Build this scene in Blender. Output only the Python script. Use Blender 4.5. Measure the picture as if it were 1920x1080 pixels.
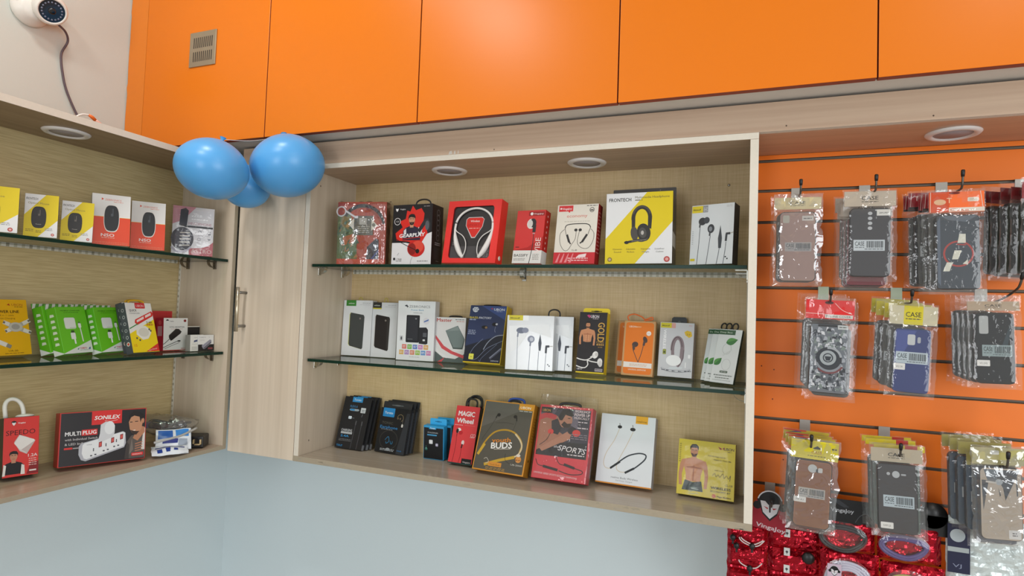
import bpy, bmesh, math, random
from mathutils import Vector, Matrix, noise

# ------------------------------------------------------------------ camera, sky, lights, exposure
SC = bpy.context.scene
COL = SC.collection
for _o in list(bpy.data.objects):
    bpy.data.objects.remove(_o)

cam_d = bpy.data.cameras.new('camera')
cam_d.sensor_width = 36.0
cam_d.lens = 1119.08 / 1920 * 36.0
cam_d.clip_start = 0.05
cam = bpy.data.objects.new('camera', cam_d)
COL.objects.link(cam)
_r = Vector((0.93028881, 0.36521318, 0.03438121)).normalized()
_w = Vector((-0.36643294, 0.92954475, 0.04090791)).normalized()
_u = _r.cross(_w).normalized()
cam.matrix_world = Matrix(((_r.x, _u.x, -_w.x, 0), (_r.y, _u.y, -_w.y, 0), (_r.z, _u.z, -_w.z, 1.5), (0, 0, 0, 1)))
SC.camera = cam

world = bpy.data.worlds.new('daylight')
world.use_nodes = True
world.node_tree.nodes['Background'].inputs[0].default_value = (0.93, 0.97, 1.0, 1)
world.node_tree.nodes['Background'].inputs[1].default_value = 0.55
SC.world = world

def area(name, loc, target, size, power, color, sy=None, disk=False):
    l = bpy.data.lights.new(name, 'AREA')
    l.shape = 'DISK' if disk else 'RECTANGLE'
    l.size = size
    if not disk:
        l.size_y = sy or size
    l.energy = power
    l.color = color
    o = bpy.data.objects.new(name, l)
    COL.objects.link(o)
    o.location = loc
    o.rotation_euler = (Vector(target) - Vector(loc)).to_track_quat('-Z', 'Y').to_euler()
    return o
# daylight through the open shop front behind the photographer, and the round lamps in the shop ceiling
area('shopfront_daylight', (-0.75, -2.5, 1.45), (-0.3, 1.5, 1.35), 0.75, 27, (0.93, 0.97, 1.0), 1.3)
area('added_side_daylight', (2.3, -1.0, 1.55), (-1.6, 1.0, 1.4), 1.6, 45, (0.95, 0.98, 1.0), 1.7)  # unseen daylight source on the right, added to brighten the side wall and cabinet
area('ceiling_lamp_light', (-1.15, 0.62, 2.93), (-1.15, 0.62, 0), 0.22, 6.0, (1.0, 0.97, 0.93), disk=True)
area('ceiling_lamp_light', (-1.13, -0.1, 2.93), (-1.13, -0.1, 0), 0.3, 10, (1.0, 0.97, 0.93), disk=True)
area('ceiling_lamp_light', (0.95, -0.1, 2.93), (0.95, -0.1, 0), 0.3, 6, (1.0, 0.97, 0.93), disk=True)

vs = SC.view_settings
vs.view_transform = 'Standard'
vs.look = 'None'
vs.exposure = 0.0
vs.gamma = 1.0
vs.use_curve_mapping = False
SC.cycles.transparent_max_bounces = 32
SC.cycles.max_bounces = 8
random.seed(7)
PI = math.pi

# ------------------------------------------------------------------ materials
def lin(h):
    h = h.lstrip('#')
    c = [int(h[i:i + 2], 16) / 255 for i in (0, 2, 4)]
    return tuple(x / 12.92 if x <= 0.04045 else ((x + 0.055) / 1.055) ** 2.4 for x in c) + (1,)

_M = {}
def mat(col, rough=0.5, metal=0.0, spec=0.5, coat=0.0, var=0.04, scale=60, mul=1.0):
    """plain coloured stuff with a slight procedural unevenness"""
    key = (col, rough, metal, spec, coat, var, scale, mul)
    if key in _M:
        return _M[key]
    m = bpy.data.materials.new('m' + col.strip('#'))
    m.use_nodes = True
    nt = m.node_tree
    b = nt.nodes['Principled BSDF']
    b.inputs['Roughness'].default_value = rough
    b.inputs['Metallic'].default_value = metal
    b.inputs['Specular IOR Level'].default_value = spec
    b.inputs['Coat Weight'].default_value = coat
    b.inputs['Coat Roughness'].default_value = 0.1
    tc = nt.nodes.new('ShaderNodeTexCoord')
    n = nt.nodes.new('ShaderNodeTexNoise')
    n.inputs['Scale'].default_value = scale
    n.inputs['Detail'].default_value = 3
    hs = nt.nodes.new('ShaderNodeHueSaturation')
    mr = nt.nodes.new('ShaderNodeMapRange')
    mr.inputs['To Min'].default_value = 1 - var
    mr.inputs['To Max'].default_value = 1 + var
    nt.links.new(tc.outputs['Object'], n.inputs['Vector'])
    nt.links.new(n.outputs['Fac'], mr.inputs['Value'])
    nt.links.new(mr.outputs[0], hs.inputs['Value'])
    hs.inputs['Color'].default_value = tuple(c * mul for c in lin(col)[:3]) + (1,)
    nt.links.new(hs.outputs[0], b.inputs['Base Color'])
    _M[key] = m
    return m

def mat_wood(name, base, dark, axis='z', rough=0.42, sc=1.0, amt=1.0, coord='Object'):
    """laminate with fine wood streaks running along one axis"""
    m = bpy.data.materials.new(name)
    m.use_nodes = True
    nt = m.node_tree
    b = nt.nodes['Principled BSDF']
    b.inputs['Roughness'].default_value = rough
    tc = nt.nodes.new('ShaderNodeTexCoord')
    mp = nt.nodes.new('ShaderNodeMapping')
    s = {'x': (1.2, 60, 60), 'y': (60, 1.2, 60), 'z': (60, 60, 1.2)}[axis]
    mp.inputs['Scale'].default_value = tuple(v * sc for v in s)
    nt.links.new(tc.outputs[coord], mp.inputs['Vector'])
    n = nt.nodes.new('ShaderNodeTexNoise')
    n.inputs['Scale'].default_value = 1.0
    n.inputs['Detail'].default_value = 6
    n.inputs['Roughness'].default_value = 0.65
    nt.links.new(mp.outputs[0], n.inputs['Vector'])
    n2 = nt.nodes.new('ShaderNodeTexNoise')
    mp2 = nt.nodes.new('ShaderNodeMapping')
    mp2.inputs['Scale'].default_value = tuple(v * sc * 0.16 for v in s)
    nt.links.new(tc.outputs[coord], mp2.inputs['Vector'])
    nt.links.new(mp2.outputs[0], n2.inputs['Vector'])
    ad = nt.nodes.new('ShaderNodeMath')
    ad.operation = 'ADD'
    nt.links.new(n.outputs['Fac'], ad.inputs[0])
    nt.links.new(n2.outputs['Fac'], ad.inputs[1])
    cr = nt.nodes.new('ShaderNodeMapRange')
    cr.inputs['From Min'].default_value = 0.72
    cr.inputs['From Max'].default_value = 1.28
    cr.inputs['To Max'].default_value = amt
    nt.links.new(ad.outputs[0], cr.inputs['Value'])
    mx = nt.nodes.new('ShaderNodeMix')
    mx.data_type = 'RGBA'
    mx.inputs['A'].default_value = lin(dark)
    mx.inputs['B'].default_value = lin(base)
    nt.links.new(cr.outputs[0], mx.inputs['Factor'])
    nt.links.new(mx.outputs['Result'], b.inputs['Base Color'])
    return m

def mat_linen(name, base, dark, ax=('x', 'z')):
    """woven linen print: two crossed sets of fine streaks"""
    m = bpy.data.materials.new(name)
    m.use_nodes = True
    nt = m.node_tree
    b = nt.nodes['Principled BSDF']
    b.inputs['Roughness'].default_value = 0.5
    tc = nt.nodes.new('ShaderNodeTexCoord')
    outs = []
    for a in ax:
        mp = nt.nodes.new('ShaderNodeMapping')
        s = {'x': (14, 420, 420), 'y': (420, 14, 420), 'z': (420, 420, 14)}[a]
        mp.inputs['Scale'].default_value = s
        n = nt.nodes.new('ShaderNodeTexNoise')
        n.inputs['Scale'].default_value = 1
        n.inputs['Detail'].default_value = 3
        nt.links.new(tc.outputs['Object'], mp.inputs['Vector'])
        nt.links.new(mp.outputs[0], n.inputs['Vector'])
        outs.append(n.outputs['Fac'])
    fac = outs[0]
    if len(outs) == 2:
        ad = nt.nodes.new('ShaderNodeMath')
        ad.operation = 'ADD'
        nt.links.new(outs[0], ad.inputs[0])
        nt.links.new(outs[1], ad.inputs[1])
        fac = ad.outputs[0]
    cr = nt.nodes.new('ShaderNodeMapRange')
    k = len(outs)
    cr.inputs['From Min'].default_value = 0.38 * k
    cr.inputs['From Max'].default_value = 0.62 * k
    nt.links.new(fac, cr.inputs['Value'])
    mx = nt.nodes.new('ShaderNodeMix')
    mx.data_type = 'RGBA'
    mx.inputs['A'].default_value = lin(dark)
    mx.inputs['B'].default_value = lin(base)
    nt.links.new(cr.outputs[0], mx.inputs['Factor'])
    nt.links.new(mx.outputs['Result'], b.inputs['Base Color'])
    return m

def mat_clear(name, tint, gloss, rough, milk, milk_col='#ffffff', bump=0.0, bscale=60, trans_col='#ffffff'):
    """clear film or glass: lets light straight through, adds a reflection that grows at grazing angles"""
    m = bpy.data.materials.new(name)
    m.use_nodes = True
    nt = m.node_tree
    for n in list(nt.nodes):
        if n.type != 'OUTPUT_MATERIAL':
            nt.nodes.remove(n)
    out = [n for n in nt.nodes if n.type == 'OUTPUT_MATERIAL'][0]
    tr = nt.nodes.new('ShaderNodeBsdfTransparent')
    tr.inputs[0].default_value = lin(trans_col)
    gl = nt.nodes.new('ShaderNodeBsdfGlossy')
    gl.inputs['Roughness'].default_value = rough
    df = nt.nodes.new('ShaderNodeBsdfDiffuse')
    df.inputs[0].default_value = lin(milk_col)
    fr = nt.nodes.new('ShaderNodeFresnel')
    fr.inputs['IOR'].default_value = 1.5
    ge = nt.nodes.new('ShaderNodeNewGeometry')
    io = nt.nodes.new('ShaderNodeMapRange')          # the same reflectance from either side of a thin sheet
    io.inputs['To Min'].default_value = 1.5
    io.inputs['To Max'].default_value = 1 / 1.5
    nt.links.new(ge.outputs['Backfacing'], io.inputs['Value'])
    nt.links.new(io.outputs[0], fr.inputs['IOR'])
    ml = nt.nodes.new('ShaderNodeMath')
    ml.operation = 'MULTIPLY'
    ml.use_clamp = True
    ml.inputs[1].default_value = gloss
    m1 = nt.nodes.new('ShaderNodeMixShader')
    m1.inputs[0].default_value = milk
    m2 = nt.nodes.new('ShaderNodeMixShader')
    nt.links.new(tr.outputs[0], m1.inputs[1])
    nt.links.new(df.outputs[0], m1.inputs[2])
    nt.links.new(fr.outputs[0], ml.inputs[0])
    nt.links.new(ml.outputs[0], m2.inputs[0])
    nt.links.new(m1.outputs[0], m2.inputs[1])
    nt.links.new(gl.outputs[0], m2.inputs[2])
    nt.links.new(m2.outputs[0], out.inputs[0])
    if bump:
        tc = nt.nodes.new('ShaderNodeTexCoord')
        ns = nt.nodes.new('ShaderNodeTexNoise')
        ns.inputs['Scale'].default_value = bscale
        ns.inputs['Detail'].default_value = 2
        ns.inputs['Distortion'].default_value = 0.8
        bp = nt.nodes.new('ShaderNodeBump')
        bp.inputs['Strength'].default_value = bump
        bp.inputs['Distance'].default_value = 0.01
        nt.links.new(tc.outputs['Object'], ns.inputs['Vector'])
        nt.links.new(ns.outputs['Fac'], bp.inputs['Height'])
        for g in (gl, fr):
            nt.links.new(bp.outputs[0], g.inputs['Normal'])
    return m

WOOD_V = mat_wood('pale_wood_upright', '#cebfab', '#bdad98', 'z')
DOOR_V = mat_wood('door_wood', '#dccdb9', '#c9b9a4', 'z')
WOOD_X = mat_wood('pale_wood_along_back', '#c0a68e', '#ac917a', 'x')
WOOD_Y = mat_wood('pale_wood_along_side', '#b5a28f', '#a08d7a', 'y', .3)
EDGE = mat('#d4ccbd', 0.6, var=0.05, scale=200)
EDGE_DK = mat('#9d917c', 0.6, var=0.08, scale=120)
LINEN_C = mat_linen('linen_laminate', '#cbb287', '#bda274', ('x', 'z'))
BOTTOM_X = mat_wood('bottom_wood', '#b5a999', '#a29685', 'x', .2)
STREAK_L = mat_linen('streaked_laminate', '#c9b586', '#b8a274', ('y',))
ORANGE = mat('#de7403', 0.30, 0, .35, var=0.015, scale=8)
ORANGE_SL = mat('#ee781c', 0.42, 0, .4, var=0.02, scale=6)
GROOVE = mat('#6d5c4c', 0.5, var=0.1, scale=80)
CHROME = mat('#b9b6ae', 0.25, 0.9)
STEEL = mat('#8d8a84', 0.35, 0.85)
WIREM = mat('#5b554e', 0.35, 0.8)
BLACKP = mat('#0f0f10', 0.4)
GLASS = mat_clear('shelf_glass', '#e6f2ec', 1.0, 0.0, 0.02, '#cfe6da', trans_col='#e9f4ee')
GLASS_EDGE = mat('#0f2c22', 0.3, 0, 0.2, var=0.1)
FILM = mat_clear('clear_film', '#ffffff', 1.25, 0.06, 0.022, '#e8e4dc', 0.16, 60)
FILM_X = mat_clear('creased_film', '#ffffff', 4.0, 0.06, 0.02, '#e8e4dc', 0.3, 38)
FILM_T = mat_clear('tight_film', '#ffffff', 0.3, 0.1, 0.01, '#e8e4dc', 0.1, 60)
FILM_Y = mat_clear('yellowed_film', '#ffffff', 3.0, 0.07, 0.02, '#d8d0b0', 0.35, 40)

# ------------------------------------------------------------------ mesh builder
class MB:
    def __init__(s):
        s.v = []; s.f = []; s.m = []; s.mats = []; s.sm = []
    def mi(s, m):
        if m not in s.mats:
            s.mats.append(m)
        return s.mats.index(m)
    def face(s, pts, m, smooth=False):
        i0 = len(s.v)
        s.v += [tuple(p) for p in pts]
        s.f.append(tuple(range(i0, i0 + len(pts))))
        s.m.append(s.mi(m)); s.sm.append(smooth)
    def grid(s, P, m, smooth=True, closed_u=False, closed_v=False):
        nu, nv = len(P), len(P[0])
        i0 = len(s.v)
        for row in P:
            s.v += [tuple(p) for p in row]
        k = s.mi(m)
        for a in range(nu if closed_u else nu - 1):
            for b in range(nv if closed_v else nv - 1):
                a2, b2 = (a + 1) % nu, (b + 1) % nv
                s.f.append((i0 + a * nv + b, i0 + a2 * nv + b, i0 + a2 * nv + b2, i0 + a * nv + b2))
                s.m.append(k); s.sm.append(smooth)
    def box(s, x0, x1, y0, y1, z0, z1, m, bev=0.0, mats=None):
        """mats: dict for faces '-y','+y','-x','+x','-z','+z'"""
        bm = bmesh.new()
        bmesh.ops.create_cube(bm, size=1)
        for v in bm.verts:
            v.co = Vector((x0 + (v.co.x + .5) * (x1 - x0), y0 + (v.co.y + .5) * (y1 - y0), z0 + (v.co.z + .5) * (z1 - z0)))
        if bev:
            bmesh.ops.bevel(bm, geom=bm.edges[:], offset=bev, segments=2, profile=0.5, affect='EDGES')
        bm.normal_update()
        i0 = len(s.v)
        bm.verts.index_update()
        s.v += [tuple(v.co) for v in bm.verts]
        for f in bm.faces:
            mm = m
            if mats:
                n = f.normal
                ax = max(range(3), key=lambda i: abs(n[i]))
                mm = mats.get(('-' if n[ax] < 0 else '+') + 'xyz'[ax], m)
            s.f.append(tuple(i0 + v.index for v in f.verts))
            s.m.append(s.mi(mm)); s.sm.append(False)
        bm.free()
        return s
    def tube(s, pts, r, m, n=8, closed=False, caps=True):
        pts = [Vector(p) for p in pts]
        N = len(pts)
        P = []
        up = None
        for i, p in enumerate(pts):
            a = pts[(i - 1) % N] if (closed or i > 0) else p
            b = pts[(i + 1) % N] if (closed or i < N - 1) else p
            t = (b - a).normalized()
            if up is None:
                up = Vector((0, 0, 1)) if abs(t.z) < .9 else Vector((1, 0, 0))
            side = t.cross(up)
            if side.length < 1e-6:
                side = t.orthogonal()
            side.normalize()
            up = side.cross(t).normalized()
            rr = r[i] if isinstance(r, (list, tuple)) else r
            P.append([p + (side * math.cos(2 * PI * k / n) + up * math.sin(2 * PI * k / n)) * rr for k in range(n)])
        s.grid(P, m, True, closed_u=closed, closed_v=True)
        if caps and not closed:
            s.face(P[0], m); s.face(P[-1][::-1], m)
        return s
    def lathe(s, prof, m, n=24, M=None, smooth=True):
        P = []
        for k in range(n):
            a = 2 * PI * k / n
            P.append([(r * math.cos(a), r * math.sin(a), z) for r, z in prof])
        if M is not None:
            P = [[tuple(M @ Vector(q)) for q in row] for row in P]
        s.grid(P, m, smooth, closed_u=True)
        return s
    def sphere(s, c, r, m, nu=20, nv=14, M=None):
        P = []
        rx, ry, rz = r if isinstance(r, (tuple, list)) else (r, r, r)
        for k in range(nu):
            a = 2 * PI * k / nu
            row = []
            for j in range(nv + 1):
                b = -PI / 2 + PI * j / nv
                q = Vector((rx * math.cos(b) * math.cos(a), ry * math.cos(b) * math.sin(a), rz * math.sin(b)))
                if M is not None:
                    q = M @ q
                row.append((c[0] + q.x, c[1] + q.y, c[2] + q.z))
            P.append(row)
        s.grid(P, m, True, closed_u=True)
        return s
    def prism(s, outline, y0, y1, m, side=None, bev=0):
        """outline in x,z, extruded along y (y0 is the front)"""
        n = len(outline)
        F = [(x, y0, z) for x, z in outline]
        B = [(x, y1, z) for x, z in outline]
        s.face(F, m); s.face(B[::-1], side or m)
        for i in range(n):
            j = (i + 1) % n
            s.face([F[j], F[i], B[i], B[j]], side or m)
        return s
    def build(s, name, parent=None, M=None):
        me = bpy.data.meshes.new(name)
        me.from_pydata(s.v, [], s.f)
        for m in s.mats:
            me.materials.append(m)
        me.polygons.foreach_set('material_index', s.m)
        me.polygons.foreach_set('use_smooth', s.sm)
        bm = bmesh.new()
        bm.from_mesh(me)
        bmesh.ops.remove_doubles(bm, verts=bm.verts, dist=1e-6)
        bmesh.ops.recalc_face_normals(bm, faces=[f for f in bm.faces if f.smooth])
        bm.to_mesh(me)
        bm.free()
        me.update()
        o = bpy.data.objects.new(name, me)
        COL.objects.link(o)
        if parent is not None:
            o.parent = parent
        if M is not None:
            o.matrix_basis = M
        return o

def tag(o, label=None, cat=None, group=None, kind=None):
    if label: o['label'] = label
    if cat: o['category'] = cat
    if group: o['group'] = group
    if kind: o['kind'] = kind
    return o

def empty(name, M=None):
    o = bpy.data.objects.new(name, None)
    o.empty_display_size = 0.03
    COL.objects.link(o)
    if M is not None:
        o.matrix_basis = M
    return o

def dup(o, M, label=None, group=None):
    """copy a thing with copies of its parts and their sub-parts"""
    c = o.copy(); COL.objects.link(c); c.matrix_basis = M
    if label: c['label'] = label
    if group: c['group'] = group
    for ch in list(o.children):
        d = ch.copy(); COL.objects.link(d); d.parent = c
        for g in list(ch.children):
            e = g.copy(); COL.objects.link(e); e.parent = d
    return c

def pose(x, y, z, rz=0, lean=0, roll=0):
    return Matrix.Translation((x, y, z)) @ Matrix.Rotation(rz, 4, 'Z') @ Matrix.Rotation(-lean, 4, 'X') @ Matrix.Rotation(roll, 4, 'Y')

def rrect(x0, z0, x1, z1, r, n=5):
    pts = []
    for cx, cz, a0 in ((x1 - r, z1 - r, 0), (x0 + r, z1 - r, 90), (x0 + r, z0 + r, 180), (x1 - r, z0 + r, 270)):
        for k in range(n + 1):
            a = math.radians(a0 + 90 * k / n)
            pts.append((cx + r * math.cos(a), cz + r * math.sin(a)))
    return pts

# ------------------------------------------------------------------ printing on flat faces
_TX = {}
def text_mesh(s):
    key = s
    if key not in _TX:
        cu = bpy.data.curves.new('t', 'FONT')
        cu.body = s
        cu.size = 1.0
        cu.resolution_u = 2
        ob = bpy.data.objects.new('t', cu)
        me = bpy.data.meshes.new_from_object(ob)
        vs_ = [(v.co.x, v.co.y) for v in me.vertices]
        fs_ = [tuple(p.vertices) for p in me.polygons]
        bpy.data.objects.remove(ob); bpy.data.curves.remove(cu); bpy.data.meshes.remove(me)
        x0 = min(v[0] for v in vs_); x1 = max(v[0] for v in vs_)
        _TX[key] = ([(x - x0, y) for x, y in vs_], fs_, x1 - x0)
    return _TX[key]

EPS = 1.6e-5
INK_R = 0.38
INK = 0.8        # printed board reflects a little less than the nominal ink colour
def ink(c):
    return c if not isinstance(c, str) else mat(c, INK_R, spec=0.35, var=0.02, mul=INK)

class Face:
    """prints on the plane y = y0 of a part; u across (0..1 of W), v up (0..1 of H), x from x0"""
    def __init__(s, mb, x0, z0, W, H, y0, put=None):
        s.mb, s.x0, s.z0, s.W, s.H, s.y = mb, x0, z0, W, H, y0
        s.k = 1
        s.put = put
    def pt(s, u, v):
        p = (s.x0 + u * s.W, s.y - EPS * s.k, s.z0 + v * s.H)
        return s.put(p) if s.put else p
    def poly(s, c, *uv):
        a = sum(uv[i][0] * uv[(i + 1) % len(uv)][1] - uv[(i + 1) % len(uv)][0] * uv[i][1] for i in range(len(uv)))
        if a < 0: uv = uv[::-1]
        s.mb.face([s.pt(*q) for q in uv], ink(c)); s.k += 1
        return s
    def rect(s, u0, v0, u1, v1, c):
        return s.poly(c, (u0, v0), (u1, v0), (u1, v1), (u0, v1))
    def ell(s, u, v, ru, rv, c, n=22, rot=0.0):
        a = s.H / s.W
        cr, sr = math.cos(rot), math.sin(rot)
        pts = []
        for k in range(n):
            t = 2 * PI * k / n
            x, z = ru * math.cos(t), rv * a * math.sin(t)
            pts.append((u + x * cr - z * sr, v + (x * sr + z * cr) / a))
        return s.poly(c, *pts)
    def circ(s, u, v, r, c, n=22):
        return s.ell(u, v, r, r * s.W / s.H, c, n)
    def rr(s, u0, v0, u1, v1, r, c):
        rv = r * s.W / s.H
        pts = []
        for cu_, cv_, a0 in ((u1 - r, v1 - rv, 0), (u0 + r, v1 - rv, 90), (u0 + r, v0 + rv, 180), (u1 - r, v0 + rv, 270)):
            for k in range(5):
                a = math.radians(a0 + 22.5 * k)
                pts.append((cu_ + r * math.cos(a), cv_ + rv * math.sin(a)))
        return s.poly(c, *pts)
    def line(s, c, wd, *uv):
        """ribbon of width wd (fraction of W) through the points"""
        a = s.H / s.W
        P = [Vector((p[0], p[1] * a)) for p in uv]
        L_, R_ = [], []
        for i, p in enumerate(P):
            t = (P[min(i + 1, len(P) - 1)] - P[max(i - 1, 0)])
            t = t.normalized() if t.length else Vector((1, 0))
            n = Vector((-t.y, t.x)) * wd / 2
            L_.append(p + n); R_.append(p - n)
        m = ink(c)
        for i in range(len(P) - 1):
            q = [R_[i], R_[i + 1], L_[i + 1], L_[i]]
            s.mb.face([s.pt(w.x, w.y / a) for w in q], m)
        s.k += 1
        return s
    def curve(s, c, wd, *uv, n=8):
        """smooth ribbon (Catmull-Rom) through the points"""
        P = [uv[0]] + list(uv) + [uv[-1]]
        out = []
        for i in range(1, len(P) - 2):
            p0, p1, p2, p3 = P[i - 1], P[i], P[i + 1], P[i + 2]
            for k in range(n):
                t = k / n
                out.append(tuple(0.5 * (2 * p1[d] + (p2[d] - p0[d]) * t + (2 * p0[d] - 5 * p1[d] + 4 * p2[d] - p3[d]) * t * t
                                        + (3 * p1[d] - p0[d] - 3 * p2[d] + p3[d]) * t ** 3) for d in (0, 1)))
        out.append(uv[-1])
        return s.line(c, wd, *out)
    def ring(s, u, v, r, wd, c, a0=0, a1=360, n=32, rv=None):
        a = s.W / s.H
        rv = rv if rv is not None else r * a
        pts = [(u + r * math.cos(math.radians(a0 + (a1 - a0) * k / n)), v + rv * math.sin(math.radians(a0 + (a1 - a0) * k / n))) for k in range(n + 1)]
        return s.line(c, wd, *pts)
    def text(s, t, u, v, h, c, w=None, al='c', b=0.0, sh=0.0, rot=0.0):
        """cap height h (of H), optional width w (of W)"""
        V, F_, wd = text_mesh(t)
        sz = h * s.H / 0.72
        sx = sz if w is None else w * s.W / wd
        off = {'c': -wd * sx / 2, 'l': 0, 'r': -wd * sx}[al]
        k = s.mb.mi(ink(c))
        cr, sr = math.cos(rot), math.sin(rot)
        for dx, dz in (((0, 0),) if b <= 0 else ((-b, 0), (b, 0), (0, b), (0, -b))):     # heavier strokes: the same glyphs a hair apart
            i0 = len(s.mb.v)
            for x, y in V:
                X, Z = off + (x + dx) * sx + sh * y * sz, (y + dz * .7) * sz
                X, Z = X * cr - Z * sr, X * sr + Z * cr
                p = (s.x0 + u * s.W + X, s.y - EPS * s.k, s.z0 + v * s.H + Z)
                s.mb.v.append(s.put(p) if s.put else p)
            for f in F_:
                s.mb.f.append(tuple(i0 + q for q in f)); s.mb.m.append(k); s.mb.sm.append(False)
            s.k += 1
        return s
    def lines(s, u0, u1, v, n, dv, c, h=0.008):
        """rows of print too small to read: short dashes"""
        m = ink(c)
        rnd = random.Random(int(u0 * 1000 + v * 7777))
        for i in range(n):
            u = u0
            while u < u1 - 0.01:
                e = min(u1, u + rnd.uniform(.03, .09))
                vv = v - i * dv
                s.mb.face([s.pt(u, vv), s.pt(e, vv), s.pt(e, vv + h), s.pt(u, vv + h)], m)
                u = e + .015
        s.k += 1
        return s
    def bust(s, u, v, h, skin, hair, cloth, turn=0.0, arms=None, beard=True, bare=False):
        """printed picture of a man from head to chest; h = head height as fraction of H, (u, v) = chin"""
        a = s.H / s.W
        hu = h * a            # one head in u units
        sk, hr = skin, hair
        sh2 = cloth if not bare else skin
        s.poly(sh2, (u - 1.0 * hu, v - 1.5 * h), (u + 1.0 * hu, v - 1.5 * h), (u + .95 * hu, v - .55 * h), (u + .7 * hu, v - .28 * h),
               (u + .22 * hu, v - .1 * h), (u - .22 * hu, v - .1 * h), (u - .7 * hu, v - .28 * h), (u - .95 * hu, v - .55 * h))
        s.poly(sk, (u - .2 * hu, v - .25 * h), (u + .2 * hu, v - .25 * h), (u + .2 * hu, v + .25 * h), (u - .2 * hu, v + .25 * h))
        s.ell(u, v + .48 * h, .34 * hu, .5 * h, sk)
        if beard:
            s.poly(hr, (u - .3 * hu, v + .35 * h), (u - .16 * hu, v + .26 * h), (u, v + .3 * h), (u + .16 * hu, v + .26 * h), (u + .3 * hu, v + .35 * h),
                   (u + .2 * hu, v + .04 * h), (u, v - .02 * h), (u - .2 * hu, v + .04 * h))
            s.rect(u - .1 * hu, v + .15 * h, u + .1 * hu, v + .19 * h, '#a06a5c')
        else:
            s.rect(u - .12 * hu, v + .17 * h, u + .12 * hu, v + .22 * h, '#9a5a4c')
        s.poly(hr, (u - .37 * hu, v + .5 * h), (u - .3 * hu, v + .72 * h), (u - .1 * hu, v + .78 * h), (u + .12 * hu, v + .74 * h), (u + .3 * hu, v + .7 * h),
               (u + .37 * hu, v + .5 * h), (u + .4 * hu, v + .8 * h), (u + .25 * hu, v + 1.05 * h), (u - .05 * hu, v + 1.1 * h), (u - .32 * hu, v + 1.0 * h), (u - .41 * hu, v + .75 * h))
        for e in (-.14, .14):
            s.rect(u + (e - .08 + turn) * hu, v + .56 * h, u + (e + .08 + turn) * hu, v + .6 * h, '#2a1c18')
            s.rect(u + (e - .1 + turn) * hu, v + .64 * h, u + (e + .1 + turn) * hu, v + .67 * h, hr)
        s.poly('#b98268', (u + turn * hu - .04 * hu, v + .36 * h), (u + turn * hu + .06 * hu, v + .36 * h), (u + turn * hu + .01 * hu, v + .56 * h))
        return s

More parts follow.
